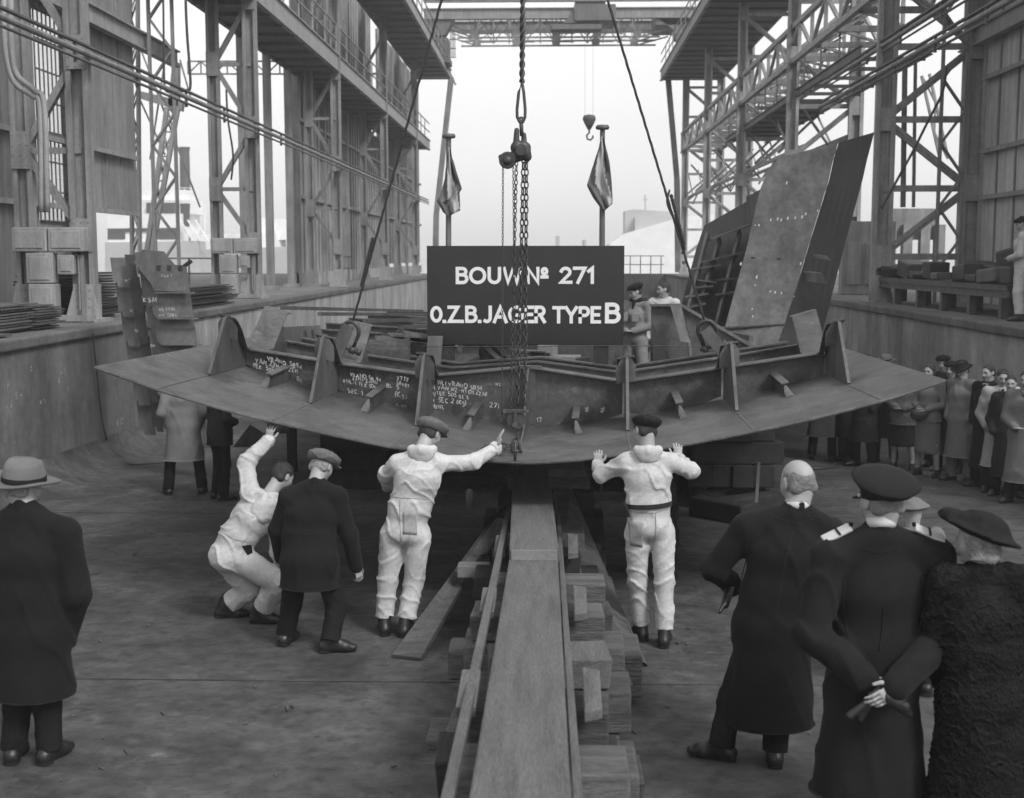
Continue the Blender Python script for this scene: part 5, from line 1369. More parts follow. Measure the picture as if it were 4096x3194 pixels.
# trestle bench with scrap on the right wall top
bn = thing('steel_bench', (9, 24, WALL_Z), 'long low steel bench loaded with scrap on top of the right wall', 'bench')
mb = MB(); P0 = PX(3480, 1130, 8.0); y0, y1 = 22.0, 31.5
mb.box((7.7, y0, 2.42), (8.6, y1, 2.5)); mb.ibar((7.75, y0, 2.4), (7.75, y1, 2.4), .12, .22, .02); put('bench_top', mb, 'steel_v', bn)
for y in (22.3, 24, 25.7, 27.4, 29.2, 31.2):
    mb = MB(); mb.box((7.72, y, WALL_Z), (7.86, y + .14, 2.3)); put('leg', mb, 'steel_v', bn)
    mb = MB(); mb.box((8.4, y, WALL_Z), (8.54, y + .14, 2.42)); put('leg', mb, 'steel_v', bn)
rr = random.Random(21)
for i in range(9):
    y = 22.6 + i * 1.0; mb = MB(); L_ = rr.uniform(.5, 1.1); h_ = rr.uniform(.12, .38); a_ = rr.uniform(-.3, .3)
    p = Vector((8.1 + rr.uniform(-.15, .2), y, 2.5 + h_ / 2 + .03)); d = Vector((math.sin(a_) * .4, math.cos(a_), rr.uniform(-.06, .2))) * L_ / 2
    mb.bar(p - d, p + d, rr.uniform(.25, .6), h_)
    solo('scrap_piece', mb, ['steel_dark', 'steel_v', 'steel_dark'][i % 3], 'dark scrap on the bench, %s' % ['nearest the standing worker', 'two', 'three', 'four', 'five', 'six', 'seven', 'eight', 'nearest the tower'][i] if i in (0, 8) else 'dark scrap lying on the bench on the right wall', 'scrap', 'scrap on the right wall bench', bevel=.03)
mb = MB(); p = PX(3760, 1075, 9.0); mb.bar((8.6, 26.5, 2.75), (9.4, 20.5, 2.35), .5, .35); mb.bar((9.0, 26, 2.9), (9.5, 24.5, 3.2), .4, .4)
solo('tarpaulin_heap', mb, 'steel_dark', 'dark heap of tarpaulin and beams between the bench and the right shed', 'heap', bevel=.06)
for i in range(2):
    p = PX(3590 + i * 130, 1095 + i * 20, 8.3); mb = MB(); mb.lathe([(.01, 0), (.22, .0), (.24, .12), (.2, .3), (.01, .32)], Matrix.Translation((p.x, p.y, 2.51)), 14, .8, 1)
    solo('sack', mb, 'paint_light', ['pale fluted sack at the far end of the bench', 'pale rounded block on the middle of the bench'][i], 'sack', smooth=True)
# ================================================================== KEEL BLOCKS, LAUNCHING PLANKS, CRIBS
def PP(u, v, z): return PZ(u, v, z)
# main plank from near the camera up under the hanging section
def plank(name, p0, p1, w, t, m, label, bevel=.012, cat='plank', group=None):
    mb = MB(); p0 = Vector(p0); p1 = Vector(p1); n = 1; mb.bar(p0 - Vector((0, 0, t / 2)), p1 - Vector((0, 0, t / 2)), w, t)
    return solo(name, mb, m, label, cat, group, bevel=bevel)
z0, z1 = 1.16, .80
A = PP(2088, 3048, 1.13); B = PP(2136, 2200, .82)
d = (B - A); A2 = A - d * .35; B2 = A + d * 1.75
plank('keel_plank', A2, B2, .352, .09, 'wood_pale', 'long broad worn plank running away from the camera on top of the keel blocks')
C = PP(2136, 2195, .93); D = PP(2125, 1905, .90)
t = thing('keel_plank', C, 'shorter thick plank with a pale sawn end lying on top of the long plank', 'plank')
mb = MB(); mb.bar(C - Vector((0, 0, .055)), D + (D - C) * .15 - Vector((0, 0, .055)), .355, .11); put('plank_body', mb, 'wood_pale', t, bevel=.014)
mb = MB(); dd = (D - C).normalized(); mb.bar(C - dd * .012 - Vector((0, 0, .055)), C - dd * .001 - Vector((0, 0, .055)), .33, .094); put('sawn_end', mb, 'wood_end', t, bevel=.01)
# lath along the left and narrow board along the right
a = PP(1822, 3030, 1.1); b = PP(2040, 2010, .72)
plank('lath', a - (b - a) * .25, b, .045, .045, 'wood_pale', 'thin pale lath running beside the left edge of the long plank', .004, 'lath')
off = Vector((.202, 0, -.04))
plank('lath', A2 + off, B2 + off, .035, .03, 'wood_pale', 'narrow board tucked along the right edge of the long plank', .004, 'lath')
# block stacks: (y, list of layers (x0, x1, depth, z0, z1, material))
rr = random.Random(31)
def plank_z(y): return A.z + (B.z - A.z) * (y - A.y) / (B.y - A.y) - .095
def xc(y): return A.x + (B.x - A.x) * (y - A.y) / (B.y - A.y)
blk = ['at the bottom edge of the photo', 'second from the bottom edge', 'third from the bottom edge', 'level with the pointed foot of the leaning board', 'behind the foot of the leaning board', 'under the sawn end of the short plank', 'under the far half of the short plank', 'just in front of the hanging section']
for i, y in enumerate((4.9, 5.75, 6.7, 7.75, 8.8, 9.9, 11.1, 12.4)):
    t = thing('keel_block_stack', (xc(y), y, fz(y)), 'rough keel block stack, ' + blk[i], 'keel blocks', 'keel block stacks under the plank')
    zt = plank_z(y); zb = fz(y); n = 4; hs = [rr.uniform(.8, 1.25) for _ in range(n)]; S = sum(hs); z = zb
    for k in range(n):
        h = (zt - zb) * hs[k] / S
        wide = [.54, .47, .42, .34][k] + rr.uniform(-.06, .08); dep = [.44, .36, .34, .3][k] * rr.uniform(.9, 1.15)
        sh = rr.uniform(-.03, .12)
        mb = MB(); a_ = rr.uniform(-.06, .06); ca, sa = math.cos(a_), math.sin(a_)
        x0, x1, y0, y1 = -wide + sh, wide + sh, -dep / 2, dep / 2
        vs = [(xc(y) + px * ca - py * sa, y + px * sa + py * ca, zz) for zz in (z + .002, z + h - .002) for px, py in ((x0, y0), (x1, y0), (x1, y1), (x0, y1))]
        vs = [(a0 + rr.uniform(-.016, .016), a1 + rr.uniform(-.016, .016), a2 + (rr.uniform(-.012, .0) if q_ > 3 else rr.uniform(0, .004))) for q_, (a0, a1, a2) in enumerate(vs)]
        mb.add(vs, [(0, 3, 2, 1), (4, 5, 6, 7), (0, 1, 5, 4), (1, 2, 6, 5), (2, 3, 7, 6), (3, 0, 4, 7)])
        put('timber_block', mb, rr.choice(['wood', 'wood', 'wood_dark', 'wood_pale', 'wood_mid']), t, bevel=.012)
        z += h
    if i in (1, 3, 5):                                 # wedges beside the plank
        mb = MB(); xx = xc(y) + .26; mb.plate([(xx, y - .35, zt + .01), (xx + .08, y - .3, zt + .01), (xx + .08, y + .05, zt + .07), (xx, y + .1, zt + .07)], (0, 0, .05)); put('wedge', mb, 'wood_pale', t, bevel=.006)
        mb = MB(); xx = xc(y) - .31; mb.plate([(xx, y - .3, zt + .01), (xx + .09, y - .3, zt + .01), (xx + .09, y + .1, zt + .05), (xx, y + .1, zt + .05)], (0, 0, .05)); put('wedge', mb, 'wood_pale', t, bevel=.006)
# baulks beside the stacks
for i, (u0, u1, v0, v1, z_, h_, dp, m) in enumerate(((2395, 2570, 2520, 2620, .38, .3, .5, 'wood'), (2440, 2560, 2850, 3100, .3, .28, .5, 'wood'), (1700, 1790, 2830, 2960, .1, .16, .4, 'wood'), (1790, 1890, 2480, 2600, .35, .22, .3, 'wood'))):
    p = PP(u0, v1, z_); q = PP(u1, v1, z_); mb = MB(); mb.box((p.x, p.y, z_ - h_), (q.x, p.y + dp, z_))
    t_ = solo('timber_baulk', mb, m, ['squared baulk right of the stacks, in line with the beret worker\'s boots', 'thick baulk lowest on the right side near the bottom edge', 'short weathered baulk lowest on the left side', 'baulk left of the stacks behind the leaning board'][i], 'timber', 'loose baulks beside the keel blocks', bevel=.02)
# leaning shore boards on either side
def board(pts3, th, m, label, group):
    mb = MB(); P = [Vector(p) for p in pts3]; nrm = (P[1] - P[0]).cross(P[-1] - P[0]).normalized(); mb.plate(P, -nrm * th); return solo('shoring_board', mb, m, label, 'board', group, bevel=.006)
b0, b1 = PP(1566, 2618, .03), PP(1682, 2632, .03)
t0, t1 = PP(1995, 2040, .74), PP(2045, 1995, .74)
board([b0, b1, b1.lerp(t1, .5), t1 + Vector((.03, 0, 0)), t0, b0.lerp(t0, .5)], .05, 'wood', 'broad board with a worn pale foot leaning up left of the plank', 'boards leaning on the keel blocks')
b0, b1 = PP(1930, 2150, .55), PP(1975, 2230, .55)
board([PP(1865, 2230, .45), PP(1950, 2215, .45), PP(2030, 2075, .7), PP(1990, 2070, .7)], .05, 'wood', 'shorter board leaning behind the first on the left', 'boards leaning on the keel blocks')
mb = MB(); p = PP(1828, 2265, .5); q = PP(1958, 2265, .5); mb.box((p.x, p.y, .40), (q.x, p.y + .16, .5)); solo('timber_offcut', mb, 'wood_end', 'pale sawn offcut lying across the leaning board on the left', 'offcut', bevel=.008)
board([PP(2330, 2560, .06), PP(2580, 2650, .03), PP(2345, 2060, .52), PP(2215, 1948, .74), PP(2270, 1950, .74)][0:1] + [PP(2585, 2655, .03), PP(2400, 2250, .35), PP(2280, 1945, .74), PP(2212, 1950, .74), PP(2240, 2200, .55)], .04, 'wood', 'long ragged board sloping down to the right of the plank', 'boards leaning on the keel blocks')
for i, (u, v, w, z_) in enumerate(((2245, 2180, 50, .62), (2290, 2285, 70, .55), (2370, 2310, 80, .45), (2250, 2380, 70, .58), (2290, 2450, 110, .55))):
    p = PP(u - w / 2, v, z_); q = PP(u + w / 2, v, z_); mb = MB(); mb.box((p.x, p.y, z_ - .11), (q.x, p.y + .22, z_))
    solo('timber_offcut', mb, ['wood_pale', 'wood', 'wood_end', 'wood_pale', 'wood'][i], ['small pale offcut nearest the short plank on the right', 'dark offcut on the right board below the smallest one', 'pale ended offcut sticking out furthest right', 'pale wedge touching the right edge of the long plank', 'wide rough offcut in the middle of the right board'][i], 'offcut', 'offcuts right of the plank', bevel=.012)
# far keel blocks under and beyond the hanging section
t = thing('keel_block_stack', (-.2, 14, fz(14)), 'dark block stack with a pale cap just under the hanging section', 'keel blocks', 'keel block stacks under the plank')
for k, (x0, x1, yy, za, zb, m) in enumerate(((-.75, .55, 13.6, 0, .3, 'wood_dark'), (-.6, .45, 13.7, .3, .55, 'wood_dark'), (-.5, .4, 13.8, .56, .75, 'wood'), (-.4, .35, 13.4, .76, .86, 'wood_pale'))):
    mb = MB(); mb.box((x0, yy, fz(14) + za), (x1, yy + .5, fz(14) + zb - .004)); put('timber_block', mb, m, t, bevel=.015)
for i, (x, y) in enumerate(((1.0, 12.2), (1.15, 13.6), (1.3, 15.2))):
    t = thing('keel_block_stack', (x, y, fz(y)), 'low dark stack right of the plank, ' + ['nearest the beret worker', 'middle one', 'farthest one'][i], 'keel blocks', 'low dark stacks right of the plank')
    for k in range(3):
        mb = MB(); mb.box((x - .22 + .03 * k, y - .2, fz(y) + k * .21), (x + .2 - .03 * k, y + .25, fz(y) + k * .21 + .2)); put('timber_block', mb, 'wood_dark', t, bevel=.015)
def crib(u0, u1, v, ztop, label, n=5, seed=0, deep=1.5):
    rr = random.Random(seed); p, q = PF(u0, v), PF(u1, v); t = thing('timber_crib', ((p.x + q.x) / 2, p.y + deep / 2, fz(p.y)), label, 'timber crib', 'dark timber cribs under the hanging section')
    zb = fz(p.y); h = (ztop - zb) / n
    for k in range(n):
        if k % 2 == 0:
            for e in (0, .5, 1):
                mb = MB(); y = p.y + e * (deep - .28) + rr.uniform(-.03, .03); mb.box((p.x + rr.uniform(-.12, .1), y, zb + k * h + .003), (q.x + rr.uniform(-.1, .12), y + .28, zb + (k + 1) * h - .003)); put('timber', mb, 'wood_dark', t, bevel=.015)
        else:
            for e in (0, .33, .66, 1):
                mb = MB(); x = p.x + e * (q.x - p.x - .26); mb.box((x, p.y - .05 + rr.uniform(-.05, .05), zb + k * h + .003), (x + .26, p.y + deep, zb + (k + 1) * h - .003)); put('timber', mb, 'wood_dark', t, bevel=.015)
    return t
crib(1290, 1545, 1955, 1.12, 'dark timber crib under the left half of the hanging section', 5, 1)
crib(2760, 3090, 2040, 1.3, 'dark timber crib under the right half of the hanging section', 5, 2)
mb = MB(); p = PF(2415, 1990); mb.box(tuple(PY(2402, 1985, 14.3)), (PY(2412, 1860, 14.3).x, 14.4, PY(2412, 1860, 14.3).z)); solo('sighting_batten', mb, 'wood_pale', 'thin pale upright batten left of the right crib', 'batten')
p = PY(3025, 2010, 14.0); q = PY(3035, 1850, 14.0); mb = MB(); mb.bar(p, q, .035, .03); solo('sighting_batten', mb, 'wood_end', 'thin pale upright batten leaning on the right crib', 'batten')
p = PF(2810, 2010); mb = MB(); mb.tube((p.x, p.y - .3, fz(p.y)), (p.x, p.y - .3, fz(p.y) + .32), .075, n=18); solo('paint_tin', mb, 'paint_light', 'shiny tin standing on the timbers left of the right crib', 'tin')
for i, (u0, v0, u1, v1) in enumerate(((2840, 2080, 3110, 2040), (2780, 2060, 2990, 2100))):
    p, q = PF(u0, v0), PF(u1, v1); mb = MB(); mb.bar(p + Vector((0, 0, .12 + .0)), q + Vector((0, 0, .12)), .24, .23); solo('timber_baulk', mb, 'wood_dark', ['dark baulk lying along the foot of the right crib', 'dark baulk end poking out left of the right crib'][i], 'timber', bevel=.02)
# little white post and the stanchion with a hanging tarpaulin
p = PF(1878, 2035); mb = MB(); mb.lathe([(.045, 0), (.045, .2), (.04, .225), (.025, .243), (.005, .25)], Matrix.Translation(p), 16); solo('marker_post', mb, 'paint_light', 'small round-topped pale marker post on the floor left of the plank', 'marker post', smooth=True)
t = thing('prop', PF(1168, 1890), 'upright steel prop with grey tarpaulin below the left wing of the section', 'prop')
p = PF(1168, 1890); mb = MB(); mb.box((p.x - .07, p.y, p.z), (p.x + .06, p.y + .12, 1.58)); mb.box((p.x - .1, p.y - .02, 1.4), (p.x + .2, p.y + .14, 1.5)); put('post', mb, 'steel_dark', t)
mb = MB(); g = []
for i in range(14):
    z = 1.5 - i * .085; g.append([(p.x - .42 + .4 * k / 10 + .02 * i * (k < 3) * .3, p.y - .03 + .025 * math.sin(k * 1.3 + i * .2), z) for k in range(11)])
mb.grid(g); mb.smooth = True; o = put('tarpaulin', mb, 'tan_coat', t); o.modifiers.new('s', 'SOLIDIFY').thickness = .01
p = PF(1080, 1930); 
mb = MB(); mb.plate([PY(930, 1790, 17.5), PY(1000, 1700, 17.5), PY(1080, 1750, 17.5), PY(1060, 1745, 17.5), PY(1000, 1790, 17.5)], (0, .03, 0)); solo('steel_offcut', mb, 'steel_v', 'steel offcut lying behind the jacketed bystander below the left wing', 'offcut')
cable([PF(3300, 1845) + Vector((0, 0, .02)), PF(3335, 1850) + Vector((0, 0, .02)), PF(3330, 1870) + Vector((0, 0, .02)), PF(3280, 1880) + Vector((0, 0, .02)), PF(3150, 1880) + Vector((0, 0, .02))], .018, 'dark hose curling on the floor near the feet of the far right spectators', 'hose')
# ================================================================== PEOPLE
UP = Vector((0, 0, 1))
def stand(base, Hh, yaw=0.0, lean=0.0, arms='down', stance=.1, head_yaw=0, head_pitch=-.1, bend=0.0, step=.0, bulk=1.0):
    """joints of a standing figure; yaw 0 faces away from the camera, pi faces it"""
    f = Vector((-math.sin(yaw), math.cos(yaw), 0)); r = Vector((math.cos(yaw), math.sin(yaw), 0)); b = Vector(base)
    def at(x, y, z): return b + r * (x * Hh) + f * (y * Hh + bend * max(0, z - .52) * Hh) + UP * (z * Hh) + r * (lean * z * Hh)
    J = dict(f=f, r=r, H=Hh, base=b, bulk=bulk)
    J['hip'] = at(0, 0, .53); J['waist'] = at(0, .0, .62); J['chest'] = at(0, .0, .73); J['neck'] = at(0, -.005, .850); J['head'] = at(0, .012 + bend * .05, .93)
    for s, n in ((-1, 'L'), (1, 'R')):
        J['sh' + n] = at(.108 * s, -.005, .815); J['hp' + n] = at(.052 * s, 0, .51)
        J['kn' + n] = at((.045 + stance * .35) * s, .015 + step * s * .5, .285); J['an' + n] = at(.045 * s + stance * .5 * s, -.01 + step * s, .05)
        J['toe' + n] = (f + r * s * .25).normalized()
        if arms == 'down': e, w, d = (.135, -.01, .63), (.14, .03, .50), Vector((0, 0, -1))
        elif arms == 'pocket': e, w, d = (.155, -.045, .63), (.115, .035, .535), Vector((0, 0, -1))
        elif arms == 'front': e, w, d = (.14, .0, .64), (.035, .11, .60), f * .5 - r * s * .8
        elif arms == 'behind': e, w, d = (.165, -.06, .635), (.03, -.12, .52), -r * s - UP * .3
        elif arms == 'mouth': e, w, d = ((.14, .08, .68), (.03, .12, .84), UP) if s < 0 else ((.14, .0, .64), (.035, .11, .58), f * .5 - r * s * .8)
        J['el' + n] = at(e[0] * s, e[1], e[2]); J['wr' + n] = at(w[0] * s, w[1], w[2]); J['hd' + n] = Vector(d).normalized(); J['pn' + n] = (-r * s) if arms == 'down' else -f
    hf = Vector((-math.sin(yaw + head_yaw), math.cos(yaw + head_yaw), math.tan(head_pitch))).normalized()
    J['hf'] = hf
    return J
def head_basis(J):
    f = J['hf'].normalized(); up = J.get('hu', UP); r = f.cross(up).normalized(); u = r.cross(f).normalized(); return r, f, u
def head_prims(J, s=1.0):
    C = J['head']; r, f, u = head_basis(J)
    def p(x, y, z): return C + (r * x + f * y + u * z) * s
    B = (r, f, u)
    pr = [ELL(p(0, -.008, .022), (.073 * s, .094 * s, .088 * s), B, .01), CAP(p(0, .022, -.02), p(0, .038, -.078), .060 * s, .036 * s, .03, r, 1.0),
          ELL(p(0, .03, -.02), (.062 * s, .062 * s, .075 * s), B, .02), ELL(p(0, .072, -.094), (.022 * s, .016 * s, .016 * s), B, .02),
          CAP(p(-.03, .083, .018), p(.03, .083, .018), .011 * s, None, .015), CAP(p(-.045, .05, -.028), p(-.03, .068, -.04), .016 * s, None, .02), CAP(p(.045, .05, -.028), p(.03, .068, -.04), .016 * s, None, .02),
          ELL(p(.031, .094, .0), .014 * s, None, .012, True), ELL(p(-.031, .094, .0), .014 * s, None, .012, True),
          CAP(p(0, .088, .006), p(0, .107, -.030), .008 * s, .012 * s, .01), CAP(p(-.012, .098, -.035), p(.012, .098, -.035), .008 * s, None, .008),
          CAP(p(-.018, .092, -.058), p(.018, .092, -.058), .007 * s, None, .008), CAP(p(-.016, .088, -.070), p(.016, .088, -.070), .007 * s, None, .008), CAP(p(-.022, .1, -.0635), p(.022, .1, -.0635), .003 * s, None, .004, None, 1, True),
          ELL(p(.076, -.008, -.004), (.009 * s, .019 * s, .032 * s), (r, (f - r * .35).normalized(), u), .008), ELL(p(-.076, -.008, -.004), (.009 * s, .019 * s, .032 * s), (r, (f + r * .35).normalized(), u), .008),
          ELL(p(.085, -.002, .0), (.005 * s, .010 * s, .018 * s), B, .004, True), ELL(p(-.085, -.002, .0), (.005 * s, .010 * s, .018 * s), B, .004, True),
          CAP(p(0, -.028, -.05), J['neck'] + (f * -.01 if False else Vector((0, 0, 0))), .054 * s, .060 * s, .03)]
    return pr, p
def head_mi(P, F, J, s=1.0):
    C = np.array(J['head']); r, f, u = [np.array(q) for q in head_basis(J)]
    c = P[F].mean(1) - C; x, y, z = c @ r / s, c @ f / s, c @ u / s
    mi = np.zeros(len(F), dtype=np.int32)
    mi[(y > .06) & (np.abs(x) < .024) & (z < -.053) & (z > -.078)] = 1
    mi[(y > .066) & (np.abs(np.abs(x) - .031) < .018) & (np.abs(z - .022) < .005)] = 2
    mi[(y > .062) & (np.abs(np.abs(x) - .031) < .011) & (np.abs(z - .0) < .005)] = 2
    return mi
def hand_prims(W, d, n, side, curl=.3, spread=.0, s=1.0, thumb=.5, curls=None):
    """wrist point, finger direction, palm normal, direction towards the thumb side"""
    d = Vector(d).normalized(); n = Vector(n); n = (n - d * n.dot(d)).normalized(); sd = Vector(side); sd = (sd - d * sd.dot(d) - n * sd.dot(n)).normalized(); W = Vector(W)
    pr = [CAP(W - d * .02 * s, W + d * .02 * s, .023 * s, .021 * s, .012, sd, 1.25), CAP(W + d * .025 * s, W + d * .082 * s, .0145 * s, .0135 * s, .012, sd, 2.5)]
    spec = ((.031, .074, .0085), (.0105, .082, .0088), (-.0105, .077, .0083), (-.030, .062, .0075))
    for i, (o, L, rad) in enumerate(spec):
        c = (curls[i] if curls else curl * (1 + .12 * i)); base = W + d * ((.088 - .004 * abs(i - 1)) * s) + sd * o * s; ang = c * .5 + .06; dirv = d + sd * spread * (1.5 - i)
        dirv.normalize(); p = base
        for ph, fr in enumerate((.46, .30, .24)):
            q = p + (dirv * math.cos(ang) + n * math.sin(ang)) * (L * fr * s)
            pr.append(CAP(p, q, rad * s * (1 - .08 * ph), rad * s * (1 - .08 * (ph + 1)), .004)); p = q; ang += c * 1.0
    b = W + d * .022 * s + sd * .026 * s; m = b + (d * .62 + sd * .62 + n * thumb * .5).normalized() * .042 * s; e = m + (d * .85 + sd * .25 + n * thumb * .6).normalized() * .034 * s
    pr += [CAP(W + d * .01 * s, b, .014 * s, .0135 * s, .012), CAP(b, m, .0125 * s, .0105 * s, .008), CAP(m, e, .0105 * s, .0088 * s, .004)]
    return pr
def body(J, parent, hands=True, hero=True, hair='hair', legs=False, gloves=None, hs=1.0):
    k = J['H'] / 1.75
    r = J['r']
    pr = [CAP(J['hip'], J['waist'], .10 * k, .095 * k, .04, r, 1.3), CAP(J['waist'], J['chest'], .095 * k, .10 * k, .04, r, 1.35), CAP(J['chest'], J['neck'] - UP * .03, .09 * k, .05 * k, .04, r, 1.2),
          CAP(J['shL'], J['shR'], .045 * k, None, .04), CAP(J['neck'] - UP * .04, J['neck'] + UP * .02, .052 * k, .052 * k, .03)]
    for n in 'LR':
        pr += [CAP(J['sh' + n], J['el' + n], .042 * k, .036 * k), CAP(J['el' + n], J['wr' + n], .035 * k, .024 * k), CAP(J['hp' + n], J['kn' + n], .072 * k, .052 * k), CAP(J['kn' + n], J['an' + n], .05 * k, .034 * k)]
        if legs:
            mid = J['kn' + n].lerp(J['an' + n], .3) - J['f'] * .012; pr += [CAP(J['kn' + n], mid, .045, .052), CAP(mid, J['an' + n], .05, .033), CAP(J['an' + n], J['an' + n] + J['toe' + n] * .1 - UP * .04, .032, .028)]
    P1, F1 = sdf_mesh(pr, .022 if hero else .03, None, 1)
    hp, p = head_prims(J, J.get('hs', 1.0) * k)
    P2, F2 = sdf_mesh(hp, .0055 if hero else .009, None, 1)
    m2 = head_mi(P2, F2, J, J.get('hs', 1.0) * k)
    Ps, Fs, Ms = [P1, P2], [F1, F2 + len(P1)], [np.zeros(len(F1), dtype=np.int32), m2]
    if hands:
        for n, sg in (('L', -1), ('R', 1)):
            if J.get('nohand' + n): continue
            d = J['hd' + n]; pn = J['pn' + n]; side = J.get('th' + n, J['f'] if abs(d.dot(J['f'])) < .7 else UP)
            hpms = hand_prims(J['wr' + n], d, pn, side, J.get('curl' + n, .45), J.get('spread' + n, 0), k, J.get('thumb' + n, .5), J.get('curls' + n))
            P3, F3 = sdf_mesh(hpms, .004 if hero else .007, None, 1)
            if len(P3):
                off = sum(len(q) for q in Ps); Ps.append(P3); Fs.append(F3 + off); Ms.append(np.full(len(F3), 3 if gloves else 0, dtype=np.int32))
    o = mesh_np('body', np.concatenate(Ps), np.concatenate(Fs), ['skin', 'lip', hair] + ([gloves] if gloves else []), parent, np.concatenate(Ms))
    return o
def hairdo(J, parent, style='short', m='hair', h=.006):
    s = J.get('hs', 1.0) * J['H'] / 1.75; C = J['head']; r, f, u = head_basis(J); B = (r, f, u)
    def p(x, y, z): return C + (r * x + f * y + u * z) * s
    if style == 'short':
        pr = [ELL(p(0, -.012, .028), (.080 * s, .100 * s, .094 * s), B, .01), CAP(p(-.05, -.05, -.03), p(.05, -.05, -.03), .03 * s, None, .03), CUT(p(0, .045, .03), f * .85 - u * .5), CUT(p(0, -.05, -.065), -u * .9 + f * .25)]
        wr = (.004, 70, 3)
    elif style == 'ring':
        pr = [ELL(p(0, -.010, .016), (.0758 * s, .0975 * s, .084 * s), B, .01), CAP(p(-.045, -.052, -.03), p(.045, -.052, -.03), .028 * s, None, .03), ELL(p(0, -.045, .098), (.056 * s, .085 * s, .082 * s), B, .012, True), ELL(p(0, .05, .11), (.09 * s, .09 * s, .075 * s), B, .012, True), CUT(p(0, .015, .0), f), CUT(p(0, -.05, -.06), -u * .9 + f * .25)]
        wr = (.003, 62, 3)
    elif style == 'curls':
        pr = [ELL(p(0, -.02, .0), (.088 * s, .098 * s, .085 * s), B, .01), CAP(p(-.07, -.03, -.06), p(.07, -.03, -.06), .04 * s, None, .03), CAP(p(-.04, -.08, -.075), p(.04, -.08, -.075), .036 * s, None, .03), CUT(p(0, .035, .0), f)]
        wr = (.009, 70, 5)
    elif style == 'woman':
        pr = [ELL(p(0, -.012, .02), (.086 * s, .1 * s, .096 * s), B, .01), CAP(p(-.06, -.03, -.04), p(.06, -.03, -.04), .035 * s, None, .03), CUT(p(0, .05, .03), f * .85 - u * .45)]
        wr = (.006, 55, 5)
    return sdf_obj('hair', pr, h, m, parent, wr)
